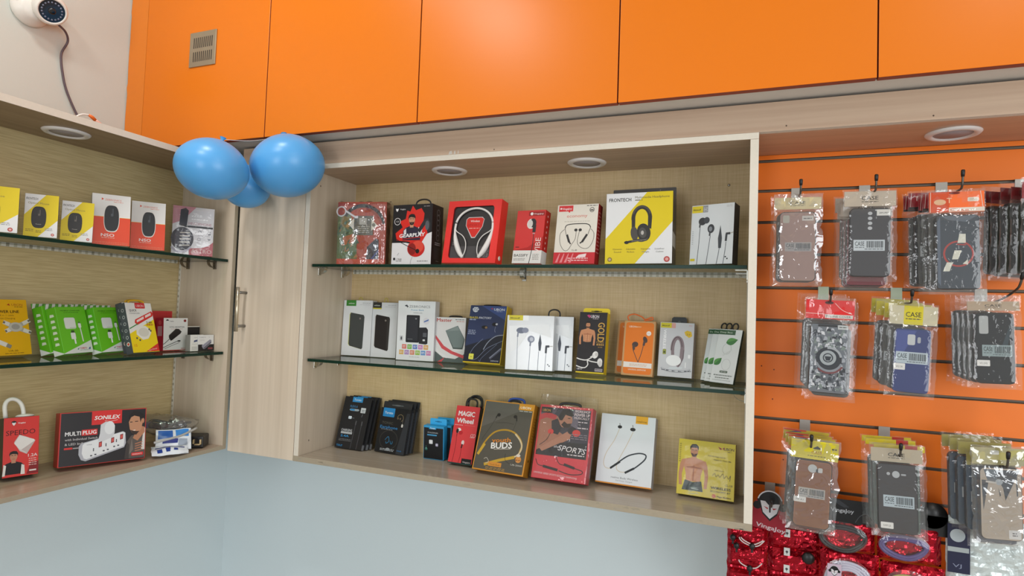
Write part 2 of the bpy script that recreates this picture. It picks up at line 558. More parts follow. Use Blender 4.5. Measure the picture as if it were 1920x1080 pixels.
PLACE = {
    'headphone_pack': [-1.0112, 1.4355, 1.6193, 0.1809, -0.0218, -0.0008, 0.145, 0.1748, 0.05],
    'gearplay': [-0.8408, 1.4459, 1.6188, -0.0058, 0.0175, -0.0094, 0.1222, 0.1623, 0.06],
    'redneck': [-0.6699, 1.4234, 1.6191, -0.0981, 0.1452, 0.0115, 0.1613, 0.1691, 0.035],
    'bassify': [-0.5096, 1.4186, 1.6188, -0.1231, 0.1476, 0.0151, 0.0799, 0.1378, 0.03],
    'economy': [-0.3878, 1.4174, 1.6187, -0.115, 0.1176, 0.01, 0.107, 0.1482, 0.03],
    'frontech_hp': [-0.2367, 1.4612, 1.619, 0.0031, 0.0489, -0.0104, 0.154, 0.1681, 0.075],
    'wired_top': [-0.0668, 1.4215, 1.6185, -0.3065, 0.0967, -0.0069, 0.0968, 0.1373, 0.035],
    'pb_green': [-1.0955, 1.5327, 1.3527, 0.0312, 0.0472, -0.012, 0.1012, 0.1672, 0.025],
    'pb_black': [-1.0104, 1.5412, 1.3523, 0.0439, 0.0384, -0.0055, 0.0974, 0.1636, 0.025],
    'zeb': [-0.8864, 1.5277, 1.3522, 0.0833, 0.0206, -0.0039, 0.1177, 0.1708, 0.03],
    'master': [-0.7827, 1.5445, 1.3523, 0.0291, 0.0293, -0.0053, 0.0955, 0.127, 0.03],
    'bass': [-0.664, 1.5103, 1.3521, -0.0333, 0.2282, 0.0024, 0.1127, 0.1615, 0.032],
    'wired_a': [-0.5147, 1.4588, 1.3527, 0.1104, 0.0958, -0.011, 0.1234, 0.1388, 0.03],
    'wired_b': [-0.474, 1.4961, 1.3525, 0.1094, 0.0952, -0.008, 0.1228, 0.1388, 0.03],
    'gold': [-0.3562, 1.4726, 1.3521, -0.0245, 0.1784, -0.0021, 0.0706, 0.1525, 0.03],
    'orange_a': [-0.2478, 1.5, 1.3521, -0.0727, 0.184, 0.0021, 0.0784, 0.1367, 0.0175],
    'orange_b': [-0.2676, 1.522, 1.3521, -0.0721, 0.1851, 0.0036, 0.0791, 0.135, 0.0172],
    'wireless': [-0.1571, 1.5261, 1.3523, -0.0871, 0.1512, 0.0078, 0.0821, 0.133, 0.035],
    'leaf_a': [-0.0481, 1.4528, 1.3526, -0.3612, 0.3545, 0.0214, 0.0553, 0.13, 0.0105],
    'leaf_b': [-0.0612, 1.471, 1.3523, -0.3635, 0.3562, 0.0103, 0.055, 0.1301, 0.0105],
    'leaf_c': [-0.0712, 1.4909, 1.3521, -0.362, 0.3511, -0.0036, 0.0539, 0.1297, 0.0105],
    'cable_a': [-1.079, 1.4811, 1.0825, -0.0156, 0.2916, -0.001, 0.0953, 0.1508, 0.0105],
    'tonic_a': [-0.9476, 1.4947, 1.0827, -0.0506, 0.2225, 0.0042, 0.1009, 0.1261, 0.01],
    'blue_a': [-0.8065, 1.5137, 1.0837, 0.0114, -0.0445, -0.0065, 0.0634, 0.0934, 0.022],
    'magic': [-0.71, 1.4824, 1.0825, -0.0286, 0.2867, -0.0006, 0.0724, 0.1546, 0.022],
    'youth': [-0.5789, 1.4435, 1.0828, -0.0883, 0.3569, -0.004, 0.1462, 0.1807, 0.032],
    'sports': [-0.4221, 1.4484, 1.0832, -0.0421, 0.3344, -0.0099, 0.1405, 0.1832, 0.03],
    'realme': [-0.2711, 1.4907, 1.0829, -0.0511, 0.3039, -0.0063, 0.1367, 0.1686, 0.028],
    'wubon': [-0.0816, 1.4963, 1.0826, -0.0624, 0.2122, 0.001, 0.1274, 0.126, 0.03],
    'mouse_a': [-1.4919, 0.7677, 1.6288, 1.0363, 0.0592, -0.0065, 0.085, 0.0967, 0.036],
    'mouse_b': [-1.4918, 0.8623, 1.6288, 1.0003, 0.0602, -0.0107, 0.0595, 0.0958, 0.036],
    'mouse_c': [-1.4919, 0.9392, 1.6286, 0.9929, 0.0613, 0.0026, 0.0612, 0.0941, 0.036],
    'nso_a': [-1.4918, 1.0167, 1.6292, 1.0715, 0.0673, -0.0166, 0.08, 0.1261, 0.036],
    'nso_b': [-1.4919, 1.1179, 1.6289, 0.9931, 0.0707, -0.0115, 0.077, 0.1265, 0.036],
    'hp_box': [-1.492, 1.2562, 1.6286, 0.9177, 0.0484, 0.0019, 0.1043, 0.1379, 0.036],
    'power': [-1.5774, 0.8433, 1.3571, 1.6751, 0.2312, -0.0046, 0.1, 0.1296, 0.03],
    'green_a': [-1.534, 0.9674, 1.3574, 1.7765, 0.2958, -0.0142, 0.0807, 0.1162, 0.028],
    'green_c': [-1.5102, 1.0338, 1.3574, 1.7491, 0.2968, -0.012, 0.0816, 0.1169, 0.028],
    'quick': [-1.4785, 1.1087, 1.357, 1.6615, 0.3018, -0.0014, 0.0787, 0.1336, 0.022],
    'otg': [-1.546, 1.2435, 1.357, 1.5363, 0.0538, 0.0032, 0.0759, 0.0926, 0.03],
    'small_a': [-1.4875, 1.2723, 1.357, 1.5467, 0.0489, 0.0034, 0.043, 0.047, 0.02],
    'small_b': [-1.4837, 1.3016, 1.357, 1.5574, 0.0606, 0.0021, 0.0537, 0.0458, 0.02],
    'small_c': [-1.5702, 1.2926, 1.3569, 1.571, 0.0761, 0.0002, 0.072, 0.0654, 0.02],
    'speedo': [-1.5656, 0.8814, 1.0843, 1.2986, 0.1796, 0.0132, 0.065, 0.1313, 0.05],
    'multi': [-1.5189, 1.0426, 1.0859, 1.1984, 0.1511, 0.0222, 0.1838, 0.1281, 0.045],
}
CASES = {
    'h1': [0.0998, 1.425, 1.5884, 0.0305, 0.0012, -0.0004, 0.0729, 0.1516],
    'h2': [0.2355, 1.42, 1.5996, 0.0297, 0.0004, 0.0025, 0.0751, 0.1436],
    'h3': [0.388, 1.415, 1.5758, 0.0358, 0.0094, -0.0153, 0.073, 0.1484],
    'h5': [0.1597, 1.42, 1.3529, 0.0215, -0.0103, 0.0245, 0.072, 0.1464],
    'h6': [0.3083, 1.42, 1.3657, 0.0135, -0.0023, 0.0401, 0.0632, 0.1293],
    'h7': [0.4494, 1.42, 1.3943, -0.0043, 0.0035, -0.0223, 0.063, 0.1375],
    'h8': [0.1301, 1.4, 1.076, 0.0338, -0.0029, 0.041, 0.0691, 0.1381],
    'h9': [0.2867, 1.4, 1.0894, -0.0149, -0.0007, -0.0286, 0.0681, 0.1356],
    'h10': [0.4533, 1.4, 1.1046, 0.0934, -0.0229, -0.0342, 0.068, 0.1354],
}

def carton(name, key, label, cat, side='#202020', front='#e6e6e6', top=None, bottom=None, left=None, art=None, group=None, side_art=None, bev=0.0008, rough=0.42):
    """one retail carton: a bevelled box with its print on the front; origin at the bottom rear edge it stands on"""
    x, y, z, rz, lean, roll, W, H, d = PLACE[key]
    mb = MB()
    g = lambda c: mat(c, rough, var=0.02, mul=INK) if isinstance(c, str) else c
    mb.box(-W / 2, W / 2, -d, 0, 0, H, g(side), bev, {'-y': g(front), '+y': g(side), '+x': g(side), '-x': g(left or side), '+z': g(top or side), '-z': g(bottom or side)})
    f = Face(mb, -W / 2, 0, W, H, -d)
    if art:
        art(f)
    if side_art:
        # the face looking along +x
        sf = Face(mb, -d, 0, d, H, -W / 2, put=lambda p: (-p[1], p[0], p[2]))
        side_art(sf)
    o = mb.build(name, None, pose(x, y, z, rz, lean, roll))
    tag(o, label, cat, group)
    return o

def again(o, key, label, off, group=None):
    """another carton of the same kind, shifted by off (along its front, back, up)"""
    rz = PLACE[key][3]
    M = Matrix.Translation(Matrix.Rotation(rz, 3, 'Z') @ Vector(off)) @ o.matrix_basis
    return dup(o, M, label, group)

def loop(o, name, key, u0, u1, rise, r, m, y=-0.012, n=16, skew=0.0, flat=1.0):
    """cord loop rising out of a carton's top, its two ends sunk in the top"""
    W, H = PLACE[key][6], PLACE[key][7]
    x0, x1 = (u0 - .5) * W, (u1 - .5) * W
    pts = []
    for k in range(n + 1):
        t = PI * k / n
        pts.append(((x0 + x1) / 2 - (x1 - x0) / 2 * math.cos(t) * (1 + .25 * math.sin(t)) + skew * math.sin(t), y, H - .002 + rise * math.sin(t) ** flat))
    mb = MB(); mb.tube(pts, r, m, 7)
    return mb.build(name, o)

def hang_tab(o, key, u0, u1, h, c, y=-0.0015, hole=None, r=0.12, th=0.0012, z0=-0.004):
    """flat hanging tab standing up from the rear edge of a carton"""
    W, H = PLACE[key][6], PLACE[key][7]
    x0, x1 = (u0 - .5) * W, (u1 - .5) * W
    q = rrect(x0, H - .01, x1, H + h, r * h, 4)
    mb = MB(); mb.prism(q, y - th, y, mat(c, .4))
    if hole:
        f = Face(mb, x0, H, x1 - x0, h, y - th)
        f.ell(.5, .5, .12, .12, hole)
        f.rect(.3, .44, .7, .56, hole)
    return mb.build('hang_tab', o)

# ------------------------------------------------------------------ the room
def structure(name, mb):
    return tag(mb.build(name), kind='structure')

def wall_paint():
    """one wall, cream paint above the cupboards' height and pale blue-grey below"""
    m = bpy.data.materials.new('wall_paint')
    m.use_nodes = True
    nt = m.node_tree
    b = nt.nodes['Principled BSDF']
    b.inputs['Roughness'].default_value = 0.6
    tc = nt.nodes.new('ShaderNodeTexCoord')
    sp = nt.nodes.new('ShaderNodeSeparateXYZ')
    nt.links.new(tc.outputs['Object'], sp.inputs[0])
    gt = nt.nodes.new('ShaderNodeMath'); gt.operation = 'GREATER_THAN'
    gt.inputs[1].default_value = 1.5
    nt.links.new(sp.outputs['Z'], gt.inputs[0])
    mx = nt.nodes.new('ShaderNodeMix'); mx.data_type = 'RGBA'
    mx.inputs['A'].default_value = lin('#d6e2e5')
    mx.inputs['B'].default_value = lin('#c6cac2')
    nt.links.new(gt.outputs[0], mx.inputs['Factor'])
    nt.links.new(mx.outputs['Result'], b.inputs['Base Color'])
    n = nt.nodes.new('ShaderNodeTexNoise'); n.inputs['Scale'].default_value = 90
    bp = nt.nodes.new('ShaderNodeBump'); bp.inputs['Strength'].default_value = .06; bp.inputs['Distance'].default_value = .004
    nt.links.new(tc.outputs['Object'], n.inputs['Vector'])
    nt.links.new(n.outputs['Fac'], bp.inputs['Height']); nt.links.new(bp.outputs[0], b.inputs['Normal'])
    return m
PAINT = wall_paint()
structure('wall_left', MB().box(-1.92, -1.82, -2.7, 1.841, 0, 2.95, PAINT))
structure('wall_back', MB().box(-1.82, 2.4, 1.741, 1.841, 0, 2.95, PAINT))
structure('ceiling', MB().box(-1.92, 2.4, -2.7, 1.841, 2.95, 3.05, mat('#e6e2da', .8)))
structure('floor', MB().box(-1.92, 2.4, -2.7, 1.841, -0.1, 0, mat('#b9b2a8', .35, var=.06, scale=3)))

# ------------------------------------------------------------------ orange overhead cupboard
oc = empty('overhead_cupboard', Matrix.Translation((0, 1.264, 1.963)))
tag(oc, 'long orange wall cupboard running above the shelves under the ceiling', 'cupboard')
EDGE_RED = mat('#8c2f12', .5, var=.08)
UNDER = mat('#d6d0c8', .45)
def rel(mb, name, parent, loc):
    return mb.build(name, parent, Matrix.Translation(-Vector(loc)))
OC = (0, 1.264, 1.963)
mb = MB(); mb.box(-1.82, 1.32, 1.284, 1.741, 1.965, 2.78, mat('#c9c0b4', .6), 0, {'-z': UNDER})
rel(mb, 'carcass', oc, OC)
seams = [-1.740, -1.2512, -0.7659, -0.2679, 0.2201, 0.705, 1.19]
for a, b in zip(seams[:-1], seams[1:]):
    mb = MB(); mb.box(a + .0011, b - .0011, 1.264, 1.282, 1.961, 2.76, ORANGE, .0012, {'-z': EDGE_RED, '+x': EDGE_RED, '-x': EDGE_RED})
    rel(mb, 'door', oc, OC)
# filler strip at the wall end: its wall edge is roughly painted
rnd = random.Random(3)
pts = [(-1.742, 1.961), (-1.742, 2.76)]
z = 2.76
while z > 1.961:
    pts.append((-1.8185 + rnd.uniform(-.0012, .003), z)); z -= rnd.uniform(.012, .05)
pts.append((-1.8185, 1.961))
mb = MB(); mb.prism(pts, 1.266, 1.284, mat('#e07a12', .4, var=.03)); rel(mb, 'filler_strip', oc, OC)
# steel vent grille with two rows of ten slots
mb = MB(); mb.box(-1.5505, -1.4467, 1.2605, 1.264, 2.1905, 2.294, mat('#a89a84', .38, .75, var=.06), .0008)
f = Face(mb, -1.5505, 2.1905, .1038, .1035, 1.2605)
for r0, r1 in ((.14, .43), (.53, .84)):
    for k in range(10):
        u = .15 + k * .0755
        f.rr(u, r0, u + .036, r1, .016, '#3a3128'); f.k -= 1
f.k += 1
f.line('#cdbb98', .012, (.985, .02), (.985, .98))
rel(mb, 'vent_grille', oc, OC)

# ------------------------------------------------------------------ wooden pelmet (fascia and soffit) under it
pe = empty('pelmet', Matrix.Translation((0, 1.3436, 1.897)))
tag(pe, 'pale wooden pelmet board under the orange cupboard with a soffit over the slatted wall', 'pelmet')
PE = (0, 1.3436, 1.897)
mb = MB(); mb.box(-1.405, 1.32, 1.3436, 1.3596, 1.8976, 1.9595, WOOD_X, .0006, {'-z': EDGE})
f = Face(mb, -1.4, 1.8976, 2.7, .062, 1.3436)
for u, v in ((.5445, .15), (.6397, .12), (.30, .08)):
    f.ell(u, v, .0006, .03, '#5a4636', 8)
for u, w_ in ((.253, .004), (.2585, .002), (.2625, .0012)):
    f.poly('#d6cec4', (u, .0), (u + w_, .02), (u + w_ * .8, .16), (u + w_ * .2, .13))
rel(mb, 'fascia_board', pe, PE)
mb = MB(); mb.box(.0185, 1.32, 1.3600, 1.5395, 1.8976, 1.9100, mat_wood('soffit_wood', '#bfa088', '#a98a72', 'x', .3)); rel(mb, 'soffit_board', pe, PE)

# ------------------------------------------------------------------ display cupboard on the back wall
dc = empty('display_cabinet', Matrix.Translation((-0.573, 1.3436, 1.0674)))
tag(dc, 'wide open-fronted pale wood wall cabinet with linen back between corner door and slatted wall', 'display cabinet')
DC = (-0.573, 1.3436, 1.0674)
XL, XLi, XRi, XR, YF, YB = -1.1651, -1.1493, .0013, .0181, 1.3436, 1.5508
em = {'-y': EDGE}
def board(x0, x1, y0, y1, z0, z1, m, name, parent, o, e=em):
    mb = MB(); mb.box(x0, x1, y0, y1, z0, z1, m, .0005, e)
    return rel(mb, name, parent, o)
board(XL, XR, YF - .001, YB + .016, 1.8835, 1.8972, WOOD_X, 'top_board', dc, DC)
# bottom board: worn front edge
mb = MB(); mb.box(XL, XR, YF - .001, YB + .016, 1.0674, 1.082, BOTTOM_X, .0005, {'-y': EDGE_DK})
f = Face(mb, XL, 1.0674, XR - XL, .0146, YF - .001)
rnd = random.Random(11)
for k in range(34):
    u = rnd.uniform(0, .98); v = rnd.uniform(.05, .7); wv = rnd.uniform(.003, .02)
    f.poly(rnd.choice(['#a89e8c', '#aca290', '#8f8470', '#a39985']), (u, v), (u + wv, v + rnd.uniform(-.1, .05)), (u + wv * .8, v + rnd.uniform(.15, .3)), (u + .1 * wv, v + rnd.uniform(.1, .25)))
    f.k = 1 + k % 4
rel(mb, 'bottom_board', dc, DC)
mb = MB(); mb.box(XL, XLi, YF, YB + .016, 1.082, 1.8835, WOOD_V, .0005, em)
f = Face(mb, 0, 0, 1, 1, 0, put=lambda p: (XLi - p[1], p[0], p[2]))
for y_, z_ in ((1.385, 1.118), (1.384, 1.845)):
    f.ell(y_, z_, .0018, .0028, '#4a3a2e', 8)
rel(mb, 'side_panel', dc, DC)
board(XRi, XR, YF, YB + .016, 1.082, 1.8835, WOOD_V, 'side_panel', dc, DC)
mb = MB(); mb.box(XLi, XRi, YB, YB + .012, 1.082, 1.8835, LINEN_C)
rel(mb, 'back_panel', dc, DC)
def screw(parent, o, x, y, z):
    M = Matrix.Rotation(PI / 2, 4, 'X')
    mb = MB(); mb.lathe([(0, .002), (.0028, .0016), (.0036, 0)], CHROME, 12, M)
    return mb.build('screw', parent, Matrix.Translation(Vector((x, y, z)) - Vector(o)))
screw(dc, DC, -.046, YB, 1.832)

def led_strip(parent, o, p0, p1, nrm, wd=.0065):
    """thin white strip with a row of small dots, glued in a corner"""
    p0, p1, n = Vector(p0), Vector(p1), Vector(nrm)
    t = (p1 - p0).normalized(); s = n.cross(t)
    mb = MB()
    m = mat('#d3d0c4', .5)
    A, B = p0, p1
    C8 = [A + s * wd / 2, A - s * wd / 2, B - s * wd / 2, B + s * wd / 2]
    top = [c + n * .0016 for c in C8]
    mb.face(top, m)
    for i in range(4):
        j = (i + 1) % 4
        mb.face([C8[i], C8[j], top[j], top[i]], m)
    L_ = (p1 - p0).length; k = 0
    while k * .0165 + .008 < L_:
        c = p0 + t * (k * .0165 + .008) + n * .0018
        mm = mat('#b5b19c' if k % 3 else '#9a9684', .4)
        a, b = t * .0035, s * .0028
        mb.face([c - a - b, c + a - b, c + a + b, c - a + b], mm)
        k += 1
    return mb.build('led_strip', parent, Matrix.Translation(-Vector(o)))
led_strip(dc, DC, (XLi + .004, YB, 1.606), (XRi - .004, YB, 1.606), (0, -1, 0))
led_strip(dc, DC, (XRi, YB - .012, 1.09), (XRi, YB - .012, 1.342), (-1, 0, 0))
led_strip(dc, DC, (XRi, YB - .012, 1.353), (XRi, YB - .012, 1.60), (-1, 0, 0))

def bracket(parent, o, x, y, z, rz, m=CHROME):
    """small metal shelf clip: a foot on the panel and a curved lip under the glass"""
    mb = MB()
    mb.box(-.006, .006, -.003, 0, -.022, -.001, m, .0006)
    P = []
    for k in range(9):
        a = PI / 2 * k / 8
        P.append([(-.006, -.003 - .022 * math.sin(a), -.018 + .0165 * (1 - math.cos(a))), (.006, -.003 - .022 * math.sin(a), -.018 + .0165 * (1 - math.cos(a)))])
    mb.grid(P, m)
    mb.box(-.006, .006, -.026, -.001, -.0018, -.0004, m)
    return mb.build('shelf_bracket', parent, Matrix.Translation(Vector((x, y, z)) - Vector(o)) @ Matrix.Rotation(rz, 4, 'Z'))
ZG1, ZG2 = 1.6177, 1.3515
for zz in (ZG1, ZG2):
    for yy in (1.395, 1.50):
        bracket(dc, DC, XLi, yy, zz - .008, PI / 2)
        bracket(dc, DC, XRi, yy, zz - .008, -PI / 2, mat('#e4e2da', .3, .3))
bracket(dc, DC, -.575, YB, ZG1 - .008, 0)

def glass_shelf(x0, x1, y0, y1, ztop, label, front='-y'):
    mb = MB()
    em_ = {k: GLASS_EDGE for k in ('-x', '+x', '-y', '+y')}
    mb.box(x0, x1, y0, y1, ztop - .008, ztop, GLASS, .0006, em_)
    o = rel(mb, 'glass_shelf', None, (0, 0, 0))
    o.matrix_basis = Matrix.Identity(4)
    return tag(o, label, 'shelf', 'glass shelves')
glass_shelf(XLi + .006, XRi - .002, 1.3568, YB - .002, ZG1 - .0003, 'upper glass shelf of the wide cabinet carrying headphone boxes')
glass_shelf(XLi + .006, XRi - .002, 1.3568, YB - .002, ZG2 - .0003, 'middle glass shelf of the wide cabinet carrying power banks and earphones')

# ------------------------------------------------------------------ tall corner cupboard with a bar handle
cc = empty('corner_cupboard', Matrix.Translation((-1.29, 1.3436, 1.0674)))
tag(cc, 'narrow pale wood corner cupboard with a steel bar handle between the two cabinets', 'cupboard')
CCo = (-1.29, 1.3436, 1.0674)
mb = MB(); mb.box(-1.4075, -1.167, 1.3436, 1.3606, 1.0674, 1.8955, DOOR_V, .0006); d_ = rel(mb, 'door', cc, CCo)
mb = MB(); mb.box(-1.4075, -1.167, 1.3612, 1.741, 1.0674, 1.8955, WOOD_V); rel(mb, 'carcass', cc, CCo)
mb = MB()
mb.tube([(-1.366, 1.312, 1.418), (-1.366, 1.312, 1.546)], .0052, mat('#c2b7a0', .28, .85), 12)
h_ = mb.build('handle', d_)
for z_ in (1.4335, 1.5305):
    mb.v, mb.f, mb.m, mb.sm, mb.mats = [], [], [], [], []
    mb.tube([(-1.366, 1.312, z_), (-1.366, 1.3436, z_)], .0042, STEEL, 10)
    hp = mb.build('handle_post', d_)

# ------------------------------------------------------------------ display cabinet on the side wall
lc = empty('display_cabinet', Matrix.Translation((-1.62, .75, 1.0725)))
tag(lc, 'open-fronted wood wall cabinet with streaked brown back on the side wall below the camera', 'display cabinet')
LC = (-1.62, .75, 1.0725)
XF, XK, YP = -1.413, -1.6289, 1.3301
ex = {'+x': EDGE}
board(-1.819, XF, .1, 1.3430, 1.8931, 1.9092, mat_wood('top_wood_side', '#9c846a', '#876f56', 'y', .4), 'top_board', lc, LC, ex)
mb = MB(); mb.box(-1.819, XF, .1, 1.3430, 1.0725, 1.0834, WOOD_Y, .0005, {'+x': EDGE_DK}); rel(mb, 'bottom_board', lc, LC)
mb = MB(); mb.box(XK - .012, XK, .1, 1.3430, 1.0834, 1.8931, STREAK_L); rel(mb, 'back_panel', lc, LC)
board(XK, XF, YP, 1.3430, 1.0834, 1.8931, WOOD_V, 'side_panel', lc, LC, {'+x': EDGE_DK})
board(-1.819, XF, .084, .1, 1.0725, 1.9092, WOOD_V, 'side_panel', lc, LC, ex)
led_strip(lc, LC, (XK, .12, 1.618), (XK, YP - .006, 1.618), (1, 0, 0))
led_strip(lc, LC, (XK + .007, YP, 1.09), (XK + .007, YP, 1.346), (0, -1, 0))
led_strip(lc, LC, (XK + .007, YP, 1.358), (XK + .007, YP, 1.612), (0, -1, 0))
DKB = mat('#6f6559', .35, .6)
for zz, xs in ((1.628, (-1.588, -1.479)), (1.3564, (-1.588, -1.471))):
    for x_ in xs:
        bracket(lc, LC, x_, YP, zz - .008, 0, DKB)
ob = glass_shelf(XK + .003, -1.4262, .11, YP - .003, 1.628 - .0003, 'upper glass shelf of the side wall cabinet carrying computer mouse boxes')
ob = glass_shelf(XK + .003, -1.4262, .11, YP - .003, 1.3564 - .0003, 'lower glass shelf of the side wall cabinet carrying charger boxes')

# ------------------------------------------------------------------ downlights (switched off)
def downlight(x, y, z, label):
    o = empty('downlight', Matrix.Translation((x, y, z)))
    tag(o, label, 'ceiling light', 'round recessed downlights')
    mb = MB(); mb.lathe([(.0335, 0), (.035, -.0035), (.0385, -.0055), (.0455, -.0045), (.049, -.001), (.049, 0)], mat('#dcd6d2', .35), 36); mb.build('trim_ring', o)
    mb = MB(); mb.lathe([(0, -.0022), (.0335, -.0022), (.0340, 0)], mat('#a79fa2', .6), 32); mb.build('diffuser', o)
    return o
downlight(-1.519, .918, 1.8931, 'round downlight in the top of the side wall cabinet')
downlight(-.767, 1.447, 1.8835, 'round downlight above the red neckband box in the wide cabinet')
downlight(-.381, 1.451, 1.8835, 'round downlight between the red neckband box and the yellow headphone box')
downlight(.387, 1.450, 1.8976, 'round downlight in the soffit over the orange slatted wall')

# ------------------------------------------------------------------ orange slatted wall
sl = empty('slatted_panel', Matrix.Translation((.67, 1.54, 1.25)))
tag(sl, 'orange slatted display panel with horizontal grooves for hooks', 'slatted panel')
SLo = (.67, 1.54, 1.25)
GZ = [1.8865, 1.8145, 1.7390, 1.6610, 1.5830, 1.5065, 1.4295, 1.3545, 1.2760, 1.1985, 1.1235, 1.046, .969, .892, .815]
mb = MB()
mb.box(.0185, 1.32, 1.5475, 1.56, .60, 1.8974, GROOVE)
prev = 1.8974
for gz in GZ + [.60]:
    mb.box(.0185, 1.32, 1.54, 1.5475, gz, prev, ORANGE_SL, .0006, {'-z': GROOVE})
    prev = gz - .0068
    if gz > .6:
        mb.face([(.0185, 1.5408, gz - .0068), (1.32, 1.5408, gz - .0068), (1.32, 1.5465, gz - .0045), (.0185, 1.5465, gz - .0045)], GROOVE)
f = Face(mb, 0, 0, 1, 1, 1.54)
for x_, z_ in ((.060, 1.318), (.062, 1.387), (.085, 1.18), (.035, 1.394)):
    f.ell(x_, z_, .0016, .0018, '#7a2f14', 8); f.k = 1
rel(mb, 'slats', sl, SLo)
mb = MB(); mb.box(.0185, 1.32, 1.56, 1.74, .60, 1.8974, mat('#8a7a66', .7)); rel(mb, 'batten_frame', sl, SLo)

def smooth(P, n=5):
    P = [Vector(p) for p in P]
    Q = [P[0]] + P + [P[-1]]
    out = []
    for i in range(1, len(Q) - 2):
        for k in range(n):
            t = k / n
            p0, p1, p2, p3 = Q[i - 1], Q[i], Q[i + 1], Q[i + 2]
            out.append(.5 * (2 * p1 + (p2 - p0) * t + (2 * p0 - 5 * p1 + 4 * p2 - p3) * t * t + (3 * p1 - p0 - 3 * p2 + p3) * t ** 3))
    out.append(P[-1])
    return out
# ------------------------------------------------------------------ balloons
def balloon(loc, rx, ry, rz_, label, tilt, knot):
    M = Matrix.Rotation(tilt[0], 4, 'X') @ Matrix.Rotation(tilt[1], 4, 'Y') @ Matrix.Rotation(tilt[2], 4, 'Z')
    mb = MB()
    P = []
    nu, nv = 36, 24
    for k in range(nu):
        a = 2 * PI * k / nu
        row = []
        for j in range(nv + 1):
            b = -PI / 2 + PI * j / nv
            tp = 1 - .10 * max(0, math.sin(b)) ** 2
            row.append(tuple(M @ Vector((rx * math.cos(b) * math.cos(a) * tp, ry * math.cos(b) * math.sin(a) * tp, rz_ * math.sin(b)))))
        P.append(row)
    m = bpy.data.materials.get('latex') or bpy.data.materials.new('latex')
    if not m.use_nodes:
        m.use_nodes = True
        b_ = m.node_tree.nodes['Principled BSDF']
        b_.inputs['Base Color'].default_value = lin('#54a2dc')
        b_.inputs['Roughness'].default_value = .33
        b_.inputs['Subsurface Weight'].default_value = .25
        b_.inputs['Subsurface Radius'].default_value = (.01, .02, .03)
        b_.inputs['Subsurface Scale'].default_value = .4
        nn = m.node_tree.nodes.new('ShaderNodeTexNoise'); nn.inputs['Scale'].default_value = 30
        bp = m.node_tree.nodes.new('ShaderNodeBump'); bp.inputs['Strength'].default_value = .01
        m.node_tree.links.new(nn.outputs['Fac'], bp.inputs['Height']); m.node_tree.links.new(bp.outputs[0], b_.inputs['Normal'])
    mb.grid(P, m, True, closed_u=True)
    o = mb.build('balloon', None, Matrix.Translation(loc))
    tag(o, label, 'balloon', 'blue balloons')
    mb = MB()
    mb.lathe([(.004, -.004), (.0035, .003), (.007, .010), (.008, .011)], m, 14, M @ Matrix.Translation((0, 0, rz_)))
    mb.build('knot', o)
    if knot:
        p = M @ Vector((0, 0, rz_ + .006)); q = Vector(knot) - Vector(loc)
        mb = MB(); mb.tube(smooth([p, p.lerp(q, .5) + Vector((0, 0, -.006)), q]), .0009, mat('#d8d4cc', .6), 6); mb.build('string', o)
    return o
balloon((-1.240, 1.090, 1.8305), .0885, .085, .0745, 'light blue balloon hanging in front of the side cabinet edge', (-.22, .12, 0), (-1.235, 1.288, 1.9645))
balloon((-1.1440, 1.243, 1.8700), .0975, .092, .082, 'light blue balloon tucked under the orange cupboard against the pelmet', (-.05, -.25, 0), 0)
balloon((-1.308, 1.266, 1.8265), .066, .064, .060, 'small blue balloon half hidden behind the other two', (0, .2, 0), 0)

# ------------------------------------------------------------------ surveillance camera on the cream wall
cv = empty('security_camera', Matrix.Translation((-1.82, .985, 2.2745)) @ Matrix.Scale(.8, 4))
tag(cv, 'white dome security camera on the cream wall above the side cabinet', 'security camera')
WP = mat('#dcd7ce', .35)
mb = MB(); mb.lathe([(0, .0), (.058, .0), (.060, .008), (.055, .020), (.044, .034), (.036, .044), (.0, .046)], WP, 36, Matrix.Rotation(PI / 2, 4, 'Y'))
mb.build('mount', cv)
look = Matrix.Translation((.062, .028, .004)) @ Vector((.84, -.22, -.50)).normalized().to_track_quat('Z', 'Y').to_matrix().to_4x4()
mb = MB(); mb.lathe([(0, -.05), (.03, -.047), (.046, -.03), (.050, -.005), (.049, .012), (.0465, .024), (.043, .030), (.038, .031), (.036, .027)], WP, 40, look)
mb.build('eyeball', cv)
mb = MB(); mb.lathe([(.037, .0285), (.0, .0285)], mat('#15161f', .08, 0, .6), 32, look)
for k in range(18):
    a = 2 * PI * k / 18
    M2 = look @ Matrix.Translation((.028 * math.cos(a), .028 * math.sin(a), .0288))
    mb.sphere((0, 0, 0), .0001, BLACKP, 3, 2) if 0 else None
    mb.lathe([(.003, 0), (.0022, .0012), (0, .0016)], mat('#6d7488', .2), 8, M2)
mb.build('face_ring', cv)
mb = MB(); mb.lathe([(.011, .0285), (.0105, .033), (.007, .034), (0, .0335)], mat('#090a10', .05, 0, .8), 20, look)
mb.build('lens', cv)
for a, b in ((-.03, .028), (-.052, .012)):
    mb = MB(); mb.lathe([(.0045, 0), (.004, .002), (0, .002)], mat('#3b3f4a', .3), 10, Matrix.Translation((.034, a, b)) @ Matrix.Rotation(PI / 2, 4, 'Y'))
    mb.build('screw', cv)
mb = MB()
cp = [(-1.772, 1.033, 2.246), (-1.790, 1.062, 2.242), (-1.806, 1.079, 2.225), (-1.812, 1.069, 2.19), (-1.814, 1.070, 2.165), (-1.815, 1.076, 2.135), (-1.815, 1.085, 2.10), (-1.814, 1.100, 2.065), (-1.812, 1.122, 2.025), (-1.808, 1.15, 1.985), (-1.80, 1.18, 1.945), (-1.79, 1.2, 1.916)]
mb.tube(smooth(cp), .0030, mat('#5b4c52', .5), 8)
tag(mb.build('cable'), 'thin dark camera cable running down the cream wall', 'cable')
mb = MB()
